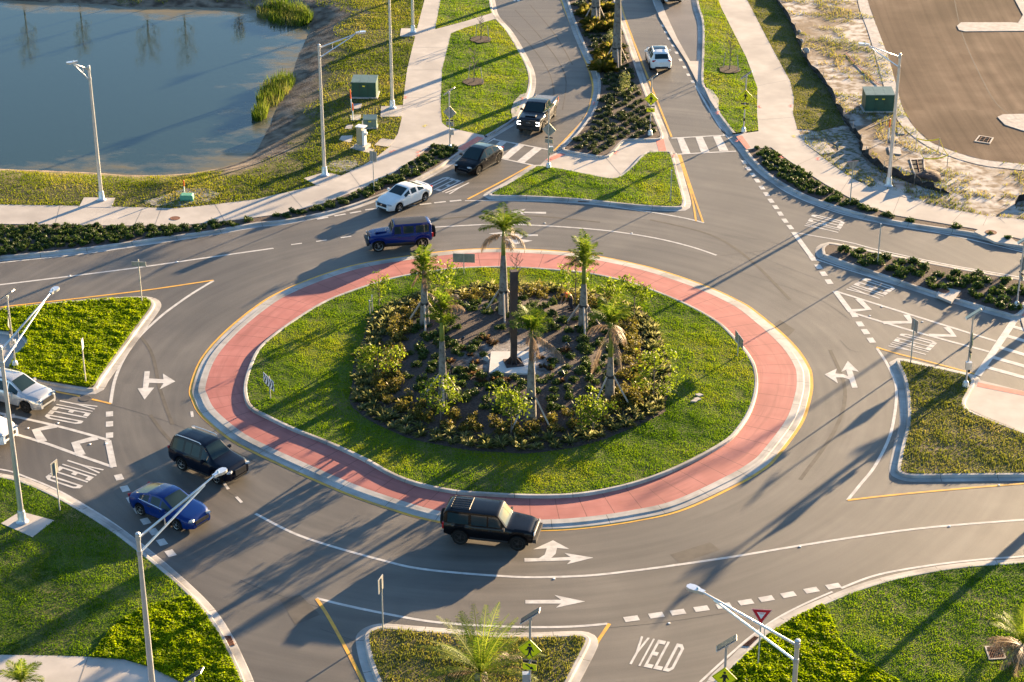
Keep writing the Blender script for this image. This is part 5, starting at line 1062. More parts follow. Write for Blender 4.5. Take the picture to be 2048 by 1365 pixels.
# ---- palms
def frond(mb_v, mb_i, mb_t, base, az, el, L, droop, nl=34, ll=.5, lw=.05, hang=.35, t0=.4):
    """curved midrib with paired leaflets appended to plain lists"""
    pts = []; d = Vector((math.cos(az) * math.cos(el), math.sin(az) * math.cos(el), math.sin(el))); p = Vector(base); e = el
    seg = 10
    for i in range(seg + 1):
        pts.append(p.copy()); e -= droop / seg * (.5 + i / seg); d = Vector((math.cos(az) * math.cos(e), math.sin(az) * math.cos(e), math.sin(e))); p = p + d * (L / seg)
    side = Vector((-math.sin(az), math.cos(az), 0)); 
    def add(q, t):
        k = len(mb_v); mb_v.extend([tuple(v) for v in q]); mb_i.extend(range(k, k + 4)); mb_t.extend([t] * 4)
    for i in range(seg):   # midrib
        wv = side * (.03 * (1 - i / seg) + .008); add((pts[i] - wv, pts[i] + wv, pts[i + 1] + wv * .9, pts[i + 1] - wv * .9), .75)
    for k in range(nl):
        u = (.12 + .88 * k / nl) * seg; i = min(int(u), seg - 1); c = pts[i].lerp(pts[i + 1], u - i); f = (pts[i + 1] - pts[i]).normalized()
        ln = ll * math.sin(math.pi * (.18 + .75 * k / nl)) * random.uniform(.85, 1.15)
        for sg in (1, -1):
            dd = (side * sg * .85 + f * .62 + Vector((0, 0, random.uniform(-hang, .25 - hang * .4)))).normalized(); m = c + dd * ln * .5; tp = c + dd * ln + Vector((0, 0, -ln * hang * .5)); wv = f * lw * .5
            add((c - wv * .5, m + wv, tp, m - wv), min(1, max(0, random.gauss(t0, .2))))
def frond_mesh(name, mat, parent, specs):
    v, i, t = [], [], []
    for s_ in specs: frond(v, i, t, **s_)
    return link(name, rawmesh(name, np.array(v), 4, i, M[mat], t), parent)
GP = 'royal palms on the island'
def palm(name, loc, ht, label, green, deadl=(), rb=.30, rt=.14, shaft=1.1, lean=(0, 0), props=True, shaftmat='shaft', group=None, z0=.26, ll=.56, lw=.06, bulge=1.0, cat='palm tree', proprot=.6):
    z0 = bz(*loc) - .03 if group == GP else z0
    root = empty(name, (loc[0], loc[1], z0), 0, label, cat, group); mb = MB(); hs = ht - shaft
    def ax(z): return Vector((lean[0] * z, lean[1] * z, z))
    zs = [-.1, .1, hs * .10, hs * .3, hs * .55, hs * .8, hs]; rr = [rb * 1.15, rb * 1.05, rb, rb * .92 * bulge, rb * .78 * bulge, (rb + rt) / 2 * .9, rt * 1.05]
    zz = np.linspace(-.1, hs, int(hs * 9)); prof = []
    for k, z in enumerate(zz): prof.append((ax(z), float(np.interp(z, zs, rr)) * (1.0 + (.035 if k % 2 else 0))))
    mb.tube([p for p, _ in prof], [r for _, r in prof], 12); mb.build('trunk', M['palmtrunk'], root, ang=60)
    m2 = MB(); m2.tube([ax(hs - .02), ax(hs + shaft * .3), ax(hs + shaft * .8), ax(ht + .1)], [rt, rt * .98, rt * .72, rt * .45], 10); m2.build('crown_shaft', M[shaftmat], root, smooth=True)
    top = ax(ht)
    for sp in green: frond_mesh('frond', 'palm', root, [dict(base=top + Vector((0, 0, sp.pop('dz', 0))), ll=sp.pop('ll', ll), lw=lw, **sp)])
    for sp in deadl: frond_mesh('dead_frond', 'dead', root, [dict(base=top + Vector((0, 0, sp.pop('dz', -.15))), ll=sp.pop('ll', ll * .9), lw=lw, hang=.8, t0=.45, **sp)])
    if props:
        for k in range(3):
            a = proprot + k * 2.094; m3 = MB(); q = ax(1.55); r0 = float(np.interp(1.55, zs, rr)) + .02
            m3.box(Vector((0, 0, 0)), (.001, .001, .001)); m3.v = []; m3.f = []; m3.m = []
            m3.tube([q + Vector((math.cos(a) * r0, math.sin(a) * r0, 0)), Vector((math.cos(a) * 1.25, math.sin(a) * 1.45, -.12))], .062, 4); m3.build('timber_prop', M['lumber'], root)
        m4 = MB(); m4.tube([ax(1.45), ax(1.62)], [float(np.interp(1.45, zs, rr)) * 1.06] * 2, 12); m4.build('strap', M['trim'], root)
    return root
def fr(n, el, L, droop, a0=0.0, je=.15, **k):
    return [dict(az=a0 + i * 2.399 + random.gauss(0, .12), el=el + random.gauss(0, je), L=L * random.uniform(.85, 1.1), droop=droop * random.uniform(.7, 1.2), **k) for i in range(n)]
def pb(px, py): c = atb(px, py); return (c.x, c.y)
GP = 'royal palms on the island'
def tuftf(n, L, a0): return [dict(az=a0 + i * 2.399, el=1.15 + .38 * i / n + random.gauss(0, .08), L=L * random.uniform(.8, 1.15), droop=1.7 * (1.15 - .8 * i / n), dz=-1.0 + 1.15 * i / n, nl=22, ll=.46) for i in range(n)]
b = (850, 652); h = zof(b, 520) - .3; palm('royal_palm', pb(*b), h, 'tall palm with a narrow upright crown at the left rear of the bed', tuftf(22, 1.25, .3), fr(2, -.9, 1.7, .4, 2.9), lean=(0, 0), group=GP, shaft=1.3, rb=.30, shaftmat='shaftdry')
b = (1007, 627); h = zof(b, 458) - .3; palm('royal_palm', pb(*b), h, 'tallest palm with the widest crown behind the sculpture', fr(18, 1.15, 2.0, 1.7, .5, .28), fr(5, .15, 1.9, 1.7, .3), group=GP, shaft=1.5, rb=.31)
b = (1166, 657); h = zof(b, 505) - .3; palm('royal_palm', pb(*b), h, 'tall palm with a bundled crown right of the sculpture', tuftf(26, 1.45, 1.0), fr(1, .1, 1.9, 2.2, 3.0, .05), group=GP, shaft=1.8, rb=.30)
b = (886, 800); h = zof(b, 612) - .3; palm('royal_palm', pb(*b), h, 'palm with a drooping upright crown and fresh green shaft left of the slab', tuftf(22, 1.2, .2), fr(3, 1.2, 1.6, 1.6, 1.0), group=GP, shaft=1.9, rb=.26)
b = (1062, 842); h = zof(b, 655) - .3; palm('royal_palm', pb(*b), h, 'short thick palm with many hanging dead fronds before the slab', fr(13, 1.15, 1.6, 1.3, .1, .25), fr(4, -1.05, 1.7, .4, .8, .2) + [dict(az=-.5, el=-.1, L=2.5, droop=1.0)], group=GP, shaft=1.7, rb=.30, shaftmat='shaftdry', proprot=-.5)
b = (1219, 800); h = zof(b, 640) - .3; palm('royal_palm', pb(*b), h, 'palm with pale brown spreading fronds at the right of the bed', fr(15, 1.2, 1.7, 1.4, .4, .25), fr(4, .15, 1.6, 1.7, .2, .2) + [dict(az=3.6, el=-1.0, L=2.9, droop=.3), dict(az=-.6, el=-1.2, L=2.6, droop=.2)], group=GP, shaft=2.0, rb=.28, proprot=-.4)
GM = 'palms on the north median'
for (px, py, lb) in ((1233, 130, 'palm trunk with timber props standing forward in the north median'), (1191, 46, 'palm trunk with timber props at the top of the north median')):
    c = at(px, py, .14); palm('royal_palm', (c.x, c.y), 8.2, lb, fr(9, .9, 2.4, 1.6), fr(3, -.2, 1.8, 1.0), group=GM, z0=.12, rb=.40)
off = bpy.context
for (X, Y, hh, lb) in ((at(1158, -40).x, at(1158, -40).y, 8.0, 'palm just above the top frame edge whose shadow crosses the entry road'), (at(1185, -120).x, at(1185, -120).y, 8.0, 'second palm beyond the top frame edge on the north median'), (37.5, 115.5, 6.6, 'palm beyond the right frame edge shading the east exit road'), (40.5, 119.0, 4.6, 'slimmer palm beyond the right frame edge by the east exit'), (33.5, 94.0, 6.2, 'palm beyond the right frame edge shading the south-east lawn')):
    palm('royal_palm', (X, Y), hh, lb, fr(6, 1.3, 1.2, 1.2), fr(1, -.9, 1.2, .6), group=None, z0=.10, props=False, rb=.32)
def pinnate(name, loc, n, L, label, dead=0, trunk=.5, el0=.5, t0=.5, z0=.14, ll=.42, daz=None):
    root = empty(name, (loc[0], loc[1], z0), 0, label, 'palm tree'); mb = MB(); mb.tube([(0, 0, -.1), (0, 0, trunk * .6), (0, 0, trunk)], [.28, .30, .2], 12); mb.build('trunk', M['palmtrunk'], root)
    for i in range(n):
        el = el0 + (1.45 - el0) * (i / n) ** 1.1; frond_mesh('frond', 'palm', root, [dict(base=(0, 0, trunk), az=i * 2.399 + random.gauss(0, .1), el=el + random.gauss(0, .08), L=L * random.uniform(.85, 1.1), droop=.9 * (1.2 - i / n * .7), nl=34, ll=ll, lw=.04, hang=.2, t0=t0)])
    for i in range(dead): frond_mesh('dead_frond', 'dead', root, [dict(base=(0, 0, trunk * .9), az=(i * 2.2 + 2.6) if daz is None else daz + (i - dead / 2) * .26, el=.30 + random.gauss(0, .15), L=L * .85, droop=1.2, nl=30, ll=ll, lw=.045, hang=.7, t0=.5)])
    return root
c = at(962, 1358, .14); pinnate('date_palm', (c.x, c.y), 38, 3.2, 'bushy young date palm on the south splitter island', 6, .35, .35, .36)
c = at(2041, 1322, .14); pinnate('fan_clump_palm', (c.x, c.y), 16, 2.0, 'young palm with grey dead fronds at the right frame edge', 10, .9, .9, daz=3.3)
c = at(45, 1392, .14); pinnate('spindle_palm', (c.x, c.y), 12, 1.15, 'tip of a small palm at the bottom left corner', 0, .75, .55)
# ornamental grass and silvery shrub on the north median
gr = [tuft_mesh('ornamental_grass', 240, 1.05, .022, M['dry'], 1.2, .18) for _ in range(3)]
plant_all('ornamental_grass', gr, [(at(px, py, .14).x, at(px, py, .14).y) for px, py in ((1212, 128), (1203, 112), (1222, 105), (1190, 62), (1182, 52), (1216, 60), (1222, 40), (1210, 20), (1178, 20), (1205, 142), (1170, 30))], .13, 'tall feathery ornamental grass around the median palms', 'grass clump', 'ornamental grasses on the north median', .8, 1.3)
for px, py, wd_, hh, lb in ((1250, 186, .75, 2.4, 'tall silvery shrub in front of the median palm'), (1221, 92, .6, 2.0, 'grey-green slender shrub behind the median palm')):
    c = at(px, py, .14); o = link('silver_shrub', leafcloud('silver_shrub', bush_pts(700, wd_, hh, 16, .3), .075, M['lily'], 1.0, .45, -.22), None, (c.x, c.y, .12)); tag(o, lb, 'shrub')
# weeds on the sand
x, y = scatter([V['sand']], 45, [V['lot'], V['newalk'], V['nebed'], V['nestrip']], dmask=lambda a, b: np.clip((.6 * noise2(a + 7, b + 3, .55) + .4 * noise2(a, b, 2.2) - .47) * 6, 0, 1))
blades('sand_weeds', x, y, np.full(len(x), .10), .18, .05, M['dry'], 'scrubby weeds and dry grass on the bare sandy plot', 'weeds', tints(x, y, .5, .12), .9)
# ================================================================== STREET FURNITURE
M['signyel'] = mk('sign_fluorescent', (.80, .72, .004), (.86, .78, .008), 3, rough=.45); M['signblk'] = mk('sign_black', (.012, .012, .012), (.02, .02, .02), 9, rough=.6)
M['signred'] = mk('sign_red', (.50, .012, .02), (.58, .02, .03), 3, rough=.4); M['signwht'] = mk('sign_white', (.74, .74, .72), (.80, .80, .78), 3, rough=.45)
M['signback'] = mk('sign_back', (.27, .265, .24), (.33, .32, .29), 4, rough=.5, metal=.4); M['solar'] = mk('solar_cells', (.02, .03, .06), (.035, .045, .085), 9, rough=.12, spec=.6)
M['green'] = mk('cabinet_green', (.018, .060, .040), (.026, .078, .052), 2, rough=.5); M['greentop'] = mk('cabinet_lid', (.14, .20, .165), (.18, .245, .20), 2, rough=.45)
M['mint'] = mk('pedestal_green', (.10, .32, .20), (.13, .38, .24), 3, rough=.55); M['beige'] = mk('cabinet_beige', (.34, .28, .17), (.40, .33, .21), 3, rough=.5)
M['orange'] = mk('marker_orange', (.75, .10, .015), (.82, .14, .02), 4, rough=.5); M['tape'] = mk('caution_tape', (.75, .60, .02), (.82, .68, .05), 4, rough=.5)
M['cor'] = mk('weathering_steel', (.060, .042, .036), (.115, .070, .050), 1.2, rough=.75, c3=(.075, .060, .060), scale2=.6, bump=.2, bscale=10, metal=.3)
M['silt'] = mk('silt_fabric', (.014, .014, .015), (.030, .030, .032), 3, rough=.8); M['lens'] = mk('lamp_lens', (.30, .42, .50), (.36, .5, .58), 6, rough=.2)
M['mark'] = mk('marking_spray', (.70, .16, .11), (.78, .22, .16), 6, rough=.8); M['boulder'] = mk('pale_rock', (.36, .33, .29), (.46, .43, .38), 3, rough=.9, bump=.8, bscale=6)
def ground_for_top(tx, ty, z):
    p = at(tx, ty, z); return (p.x, p.y)
def lamp_post(loc, tip, label, z0=.15, h=10.05, armless=False):
    """loc = pole foot, tip = (x, y) under the luminaire"""
    root = empty('street_lamp', (loc[0], loc[1], z0), 0, label, 'street lamp', 'street lamps round the junction'); hh = h - z0
    mb = MB(); mb.tube([(0, 0, .55), (0, 0, hh * .5), (0, 0, hh)], [.145, .12, .085], 14); mb.build('pole', M['alum'], root, ang=50)
    mb = MB(); mb.lathe([(.32, 0), (.33, .05), (.24, .12), (.21, .16), (.20, .62), (.17, .70)], 12); mb.build('pole_base', M['galv'], root, ang=40)
    mb = MB(); mb.lathe([(.105, hh - .02), (.11, hh + .06), (.05, hh + .12)], 12); mb.build('pole_cap', M['galv'], root)
    d = Vector((tip[0] - loc[0], tip[1] - loc[1], 0)); L = d.length; d.normalize(); up = Vector((0, 0, 1))
    a0 = up * (hh - .15) + d * .08; a1 = d * (L * .78) + up * (hh + .42); a2 = d * (L - .55) + up * (hh + .50)
    mb = MB(); mb.tube([a0, a1, d * (L * .87) + up * (hh + .50), a2], [.055, .045, .04, .035], 8); mb.build('arm', M['alum'], root, smooth=True)
    mb = MB(); mb.tube([up * (hh - .85) + d * .10, d * (L * .78) + up * (hh + .36)], [.05, .04], 8); mb.tube([d * (L * .30) + up * (hh + .04), d * (L * .30) + up * (hh - .40)], .022, 6); mb.build('arm_brace', M['alum'], root)
    mb = MB(); mb.tube([up * (hh - .95), up * (hh - .75)], .115, 12); mb.tube([up * (hh - .25), up * (hh - .05)], .11, 12); mb.build('arm_clamp', M['galv'], root)
    s = Vector((-d.y, d.x, 0)); rot = Matrix((d, s, up)).transposed(); mb = MB(); k = 10; c = a2 + d * .30
    out = [(-.36, .09), (-.16, .10), (0, .17), (.22, .19), (.38, .14), (.44, 0)]; out = out + [(x, -y) for x, y in out[-2::-1]]
    mb.prism(out, -.05, .07, Matrix.Translation(c) @ rot.to_4x4()); lm = mb.build('luminaire', M['alum'], root)
    mb = MB(); mb.prism([(x * .8 + .05, y * .8) for x, y in out], -.075, -.052, Matrix.Translation(c) @ rot.to_4x4()); mb.build('lens', M['lens'], lm)
    mb = MB(); mb.lathe([(.05, .07), (.05, .13), (.03, .14)], 8, 'z', c - d * .05); mb.build('photocell', M['lens'], lm)
    return root
def tipxy(px, py, z=10.5): p = at(px, py, z); return (p.x, p.y)
def bpx(px, py, z=.15): p = at(px, py, z); return (p.x, p.y)
lamp_post(bpx(203.4, 401), tipxy(138, 128), 'street lamp on a pad between the pond and the lower-left walk'); lamp_post(bpx(649.2, 351.5), tipxy(727, 66), 'street lamp whose arm points right beside the curving walk')
lamp_post(bpx(784.6, 217), (bpx(784.6, 217)[0] + 3.4, bpx(784.6, 217)[1] - .6), 'street lamp on a pad beside the big green cabinet'); lamp_post(bpx(826, 66), (bpx(826, 66)[0] + 3.4, bpx(826, 66)[1] - .4), 'street lamp on the pad where the branch path leaves, its top out of frame')
lamp_post(bpx(1776.9, 373), tipxy(1722, 90), 'street lamp before the curved silt fence on the right'); lamp_post(bpx(44.6, 1045), tipxy(112, 580), 'street lamp on a square pad in the lower left lawn')
g = ground_for_top(275.5, 1070, 10.05); lamp_post(g, tipxy(446, 944), 'street lamp at lower left whose arm crosses the blue fastback car'); g = ground_for_top(1595, 1284, 10.05); lamp_post(g, tipxy(1382, 1178), 'street lamp at lower right whose arm reaches over the yield line')
lamp_post((50.7, 139.7), (47.5, 138), 'street lamp beyond the right frame edge')
PED = {'torso': [(-.07, .20), (.07, .20), (.10, .02), (.06, -.12), (-.06, -.12), (-.07, 0)], 'arm': [(.06, .20), (.11, .19), (.17, .03), (.23, -.06), (.19, -.10), (.12, -.01), (.06, .10)], 'arm2': [(-.06, .20), (-.11, .17), (-.15, .02), (-.24, -.02), (-.23, -.06), (-.11, -.04), (-.06, .08)],
       'leg': [(.06, -.10), (.11, -.30), (.20, -.42), (.15, -.45), (.05, -.32), (-.02, -.12)], 'leg2': [(-.06, -.10), (-.09, -.28), (-.22, -.42), (-.17, -.46), (-.03, -.32), (.02, -.12)]}
def frame(face):
    """local axes of a sign plate: x to the viewer's right, y up, z towards the viewer; face = direction the sign looks"""
    f = Vector((face[0], face[1], 0)).normalized(); x = Vector((-f.y, f.x, 0)); return Matrix((x, Vector((0, 0, 1)), f)).transposed().to_4x4()
def plate(mb, poly, z, xf, t=.012): mb.prism(poly, z, z + t, xf)
def circle(r, n=16, cx=0, cy=0): return [(cx + r * math.cos(2 * math.pi * i / n), cy + r * math.sin(2 * math.pi * i / n)) for i in range(n)]
def crossing_sign(loc, face, label, z0=.13, arrow=1, box=True, h=4.6):
    root = empty('crossing_sign', (loc[0], loc[1], z0), 0, label, 'crossing sign', 'solar crossing beacons'); X = frame(face)
    mb = MB(); mb.tube([(0, 0, .3), (0, 0, h)], .055, 10); mb.build('pole', M['galv'], root, ang=50)
    mb = MB(); mb.lathe([(.22, 0), (.22, .05), (.16, .30), (.09, .40)], 8); mb.build('pole_base', M['galv'], root)
    mb = MB(); mb.box((0, 0, h + .08), (.98, .48, .04), Matrix.Rotation(R(-36), 3, 'Y') @ Matrix.Rotation(R(-10), 3, 'X')); sp = mb.build('solar_panel', M['solar'], root)
    mb = MB(); mb.box((0, 0, h + .045), (1.02, .52, .03), Matrix.Rotation(R(-36), 3, 'Y') @ Matrix.Rotation(R(-10), 3, 'X')); mb.box((0, 0, h - .06), (.16, .16, .16)); mb.build('panel_frame', M['galv'], sp)
    s = .535; Y = Matrix.Translation((0, 0, 2.95)) @ X; mb = MB(); plate(mb, [(0, -s * 1.414 * .5 * 1.41), (s, 0), (0, s), (-s, 0)] if False else [(0, -s), (s, 0), (0, s), (-s, 0)], .062, Y); wp = mb.build('warning_panel', M['signyel'], root)
    mb = MB(); plate(mb, [(0, -s), (s, 0), (0, s), (-s, 0)], .050, Y, .010); mb.build('panel_back', M['signback'], wp)
    mb = MB()
    o, i_ = s * .95, s * .91
    for k in range(4):
        a = [(0, -1), (1, 0), (0, 1), (-1, 0)]; p, q = a[k], a[(k + 1) % 4]; plate(mb, [(p[0] * i_, p[1] * i_), (p[0] * o, p[1] * o), (q[0] * o, q[1] * o), (q[0] * i_, q[1] * i_)], .076, Y, .003)
    mb.build('panel_border', M['signblk'], wp)
    mb = MB(); sc = .86
    for pl in PED.values(): plate(mb, [(x * sc, y * sc - .0) for x, y in pl], .076, Y, .004)
    plate(mb, circle(.062, 14, 0, .26), .076, Y, .004); mb.build('pedestrian_symbol', M['signblk'], wp)
    Z = Matrix.Translation((0, 0, 2.06)) @ X; mb = MB(); plate(mb, [(-.31, -.16), (.31, -.16), (.31, .16), (-.31, .16)], .062, Z); ap = mb.build('arrow_plaque', M['signyel'], root)
    mb = MB(); plate(mb, [(-.31, -.16), (.31, -.16), (.31, .16), (-.31, .16)], .050, Z, .010); mb.build('panel_back', M['signback'], ap)
    mb = MB(); pts = [(-.20, .10), (-.16, .135), (.06, -.01), (.10, .05), (.20, -.12), (.0, -.11), (.03, -.055), (-.22, .10)]; pts = [(x * arrow, y) for x, y in pts]; plate(mb, pts if arrow > 0 else pts[::-1], .076, Z, .004); mb.build('arrow_symbol', M['signblk'], ap)
    mb = MB(); B_ = Matrix.Translation((0, 0, 2.34)) @ X
    for q in ((-.30, -.05, -.08, .05), (.08, -.05, .30, .05)): plate(mb, [(q[0], q[1]), (q[2], q[1]), (q[2], q[3]), (q[0], q[3])], .03, B_, .07)
    plate(mb, [(-.30, -.03), (.30, -.03), (.30, .03), (-.30, .03)], -.02, B_, .05); mb.build('beacon_bar', M['black'], root)
    if box:
        mb = MB(); v = X @ Vector((-.16, 0, .02)); mb.box((v.x, v.y, 1.45), (.34, .26, .44)); mb.build('control_box', M['galv'], root)
    mb = MB(); v = X @ Vector((0, 0, .09)); mb.box((v.x, v.y, 1.05), (.12, .12, .20)); mb.build('push_button', M['black'], root)
    return root
crossing_sign(bpx(1300, 270), (-.15, -1), 'yellow pedestrian crossing sign on the north median by the exit lane', arrow=1, box=False)
crossing_sign(bpx(1487, 264), (-.12, -1), 'yellow pedestrian crossing sign on the lawn right of the exit lane', arrow=-1, box=False)
crossing_sign(bpx(900, 299), (.35, 1), 'crossing sign seen from behind at the end of the kerbside bed', arrow=1)
crossing_sign(bpx(1097, 335), (.35, 1), 'crossing sign seen from behind on the tip of the north splitter lawn', arrow=-1)
crossing_sign(bpx(1931, 773), (1, -.12), 'crossing sign with a control box at the corner of the east splitter grass', arrow=1)
crossing_sign(bpx(2033, 614), (1, .1), 'crossing sign at the right end of the east median', arrow=-1, box=False)
crossing_sign(bpx(31, 733), (-1, -.1), 'crossing sign seen edge-on by the left frame edge', arrow=1)
g = ground_for_top(1060, 1302, 2.98); crossing_sign(g, (-.25, -1), 'yellow crossing sign beside the date palm, partly behind a frond', arrow=1)
g = ground_for_top(1449, 1358, 2.98); crossing_sign(g, (-.20, -1), 'yellow crossing sign cut off by the bottom frame edge at right', arrow=-1)
g = ground_for_top(386, 1358, 4.65); crossing_sign(g, (1, .3), 'crossing sign by the curved walk of which only the solar panel shows, bottom left', arrow=-1)
def sign_post(name, loc, h, face, kind, label, z0=.13, cat='road sign'):
    root = empty(name, (loc[0], loc[1], z0), 0, label, cat); X = frame(face)
    mb = MB(); mb.box((0, 0, h / 2), (.06, .06, h)); mb.build('post', M['post'], root)
    if kind == 'post': 
        mb = MB(); mb.box((0, 0, h + .02), (.10, .10, .05)); mb.build('post_cap', M['galv'], root); return root
    T = Matrix.Translation((0, 0, h - .34)) @ X
    if kind == 'yield':
        o = [(-.46, .40), (0, -.40), (.46, .40)]; mb = MB(); plate(mb, o, .04, T); sp = mb.build('sign_panel', M['signred'], root)
        mb = MB(); plate(mb, o, .030, T, .009); mb.build('panel_back', M['signback'], sp)
        mb = MB(); plate(mb, [(-.20, .245), (0, -.11), (.20, .245)], .053, T, .003)
        for k in range(3):
            p, q = o[k], o[(k + 1) % 3]; c = (0, .133); plate(mb, [(c[0] + (p[0] - c[0]) * .97, c[1] + (p[1] - c[1]) * .97), (c[0] + (p[0] - c[0]) * .93, c[1] + (p[1] - c[1]) * .93), (c[0] + (q[0] - c[0]) * .93, c[1] + (q[1] - c[1]) * .93), (c[0] + (q[0] - c[0]) * .97, c[1] + (q[1] - c[1]) * .97)][::-1], .053, T, .003)
        mb.build('white_triangle', M['signwht'], sp)
        mb = MB(); ws = {'Y': .05, 'I': .04, 'E': .045, 'L': .045, 'D': .05}; x0 = -.125
        for ch in 'YIELD':
            for pl in LET[ch]: plate(mb, [(x0 + p[0] * ws[ch], .145 + p[1] * .075) for p in pl], .057, T, .002)
            x0 += ws[ch] + .006
        mb.build('yield_lettering', M['signred'], sp)
    else:
        wd_, hh = {'rect': (.30, .38), 'wide': (.46, .16), 'small': (.23, .30)}[kind]
        mb = MB(); plate(mb, [(-wd_, -hh), (wd_, -hh), (wd_, hh), (-wd_, hh)], .04, T); sp = mb.build('sign_panel', M['signwht'], root)
        mb = MB(); plate(mb, [(-wd_, -hh), (wd_, -hh), (wd_, hh), (-wd_, hh)], .030, T, .009); mb.build('panel_back', M['signback'], sp)
    return root
sign_post('yield_sign', bpx(1516, 1331), 3.0, (-.10, -1), 'yield', 'red and white yield sign facing the camera at the south entry', cat='yield sign')
sign_post('yield_sign', bpx(1700, 406), 3.1, (-.25, .7), 'yield', 'yield sign seen edge-on in the north-east planting strip', cat='yield sign')
sign_post('road_sign', bpx(748, 381), 2.95, (.5, .9), 'rect', 'sign on a thin post seen from behind beside the white saloon'); sign_post('road_sign', bpx(284, 604), 2.95, (.1, 1), 'wide', 'horizontal sign seen from behind at the tip of the west splitter island')
sign_post('road_sign', bpx(172, 767), 2.9, (1, .05), 'small', 'edge-on sign post standing in the west splitter ground cover'); sign_post('road_sign', bpx(1755, 527), 2.8, (1, .2), 'post', 'bare thin post in the shrubs of the east median'); sign_post('road_sign', bpx(1821, 727), 2.85, (.8, .35), 'rect', 'grey sign seen from behind at the tip of the east splitter grass')
sign_post('road_sign', bpx(120, 1021), 2.85, (-.9, .35), 'rect', 'edge-on pale sign on the south-west kerb beside the road lettering'); sign_post('road_sign', bpx(766, 1260), 2.85, (-.95, .3), 'rect', 'tilted pale sign at the left tip of the south splitter island'); sign_post('road_sign', bpx(1341, 402), 2.3, (1, .1), 'post', 'thin bare post on the north splitter lawn')
def chevron(loc, face, label, z0=.27, hw=.72, hh=.31):
    root = empty('chevron_sign', (loc[0], loc[1], z0), 0, label, 'chevron sign', 'chevron boards on the island'); X = frame(face)
    mb = MB(); mb.box((0, 0, .72), (.06, .06, 1.45)); mb.build('post', M['post'], root)
    T = Matrix.Translation((0, 0, 1.10)) @ X; mb = MB(); plate(mb, [(-hw, -hh), (hw, -hh), (hw, hh), (-hw, hh)], .045, T); sp = mb.build('sign_panel', M['signwht'], root)
    mb = MB(); plate(mb, [(-hw, -hh), (hw, -hh), (hw, hh), (-hw, hh)], .034, T, .010); mb.box(X @ Vector((0, 0, .028)) + Vector((0, 0, 1.10)), (.04, .04, .05)); mb.build('panel_back', M['signback'], sp)
    mb = MB()
    for k in range(4):
        x = -hw + .05 + k * .35; plate(mb, [(x, hh - .03), (x + .16, hh - .03), (x + .32, 0), (x + .16, -hh + .03), (x, -hh + .03), (x + .16, 0)], .058, T, .004)
    mb.build('chevron_symbol', M['signblk'], sp)
    return root
chevron(bpx(541, 798, .27), (-.95, -.55), 'black and white chevron board at the left tip of the island lawn'); chevron(bpx(928, 548, .27), (.08, 1), 'chevron board seen from behind at the far edge of the island lawn'); chevron(bpx(1475, 713, .27), (1, .22), 'chevron board seen edge-on at the right edge of the island lawn')
# ---- sculpture
SZ = 1.13; c = at(1027, 727, SZ); M['plinth'] = mk('plinth_concrete', (.50, .475, .44), (.58, .55, .51), 1.2, rough=.8); slab, _ = flat('plinth_slab', [(982, 703), (1073, 703), (1071, 748), (978, 745)], SZ, M['plinth'], smooth=False, thick=.25); 
root = empty('sculpture', (c.x, c.y, SZ), R(12), 'tall dark steel blade sculpture on a pale concrete slab in the island centre', 'sculpture')
mb = MB(); 
def colm(secs):
    i0 = len(mb.v)
    for (x, y, z, a, b) in secs:
        for sx, sy in ((-1, -1), (1, -1), (1, 1), (-1, 1)): mb.v.append((x + sx * a / 2, y + sy * b / 2, z))
    for k in range(len(secs) - 1):
        for j in range(4): q = i0 + k * 4; mb.f.append((q + j, q + (j + 1) % 4, q + 4 + (j + 1) % 4, q + 4 + j)); mb.m.append(0)
    mb.f.append((i0 + 3, i0 + 2, i0 + 1, i0)); mb.f.append(tuple(i0 + (len(secs) - 1) * 4 + j for j in range(4))); mb.m += [0, 0]
colm([(0, 0, .1, .36, .28), (.03, 0, 1.2, .34, .28), (-.05, -.10, 2.35, .40, .32), (.0, .02, 3.1, .41, .34), (.04, .06, 5.86, .42, .36)])
mb.build('blade', M['cor'], root)
mb = MB(); mb.box((0, 0, .035), (1.05, 1.05, .07)); bp_ = mb.build('base_plate', M['cor'], root)
for k in range(8):
    a = k * math.pi / 4 + .3; mb = MB(); mb.prism([(.18, 0), (.50, 0), (.20, .34)], -.012, .012, Matrix.Rotation(a, 4, 'Z') @ Matrix.Rotation(R(90), 4, 'X')); mb.v = [(x, y, z + .075) for x, y, z in mb.v]; mb.build('gusset', M['cor'], bp_)
def spot(px, py, az, label):
    c = atb(px, py); root = empty('garden_spotlight', (c.x, c.y, c.z), az, label, 'spotlight', 'spotlights in the island bed'); mb = MB(); mb.tube([(0, 0, -.05), (0, 0, .28)], .025, 6); mb.build('stake', M['black'], root)
    mb = MB(); mb.tube([(-.10, 0, .28), (.10, 0, .42)], [.055, .085], 10); mb.build('head', M['black'], root); mb = MB(); mb.tube([(.101, 0, .4205), (.112, 0, .428)], .075, 10); mb.build('lens', M['lens'], root)
spot(925, 688, .5, 'small garden spotlight in the mulch left of the sculpture'); spot(1135, 700, 2.6, 'small garden spotlight in the pale sand right of the sculpture'); spot(1126, 757, 2.2, 'small garden spotlight nearer the camera, right of the slab'); spot(903, 748, .8, 'small garden spotlight behind the front left palm')
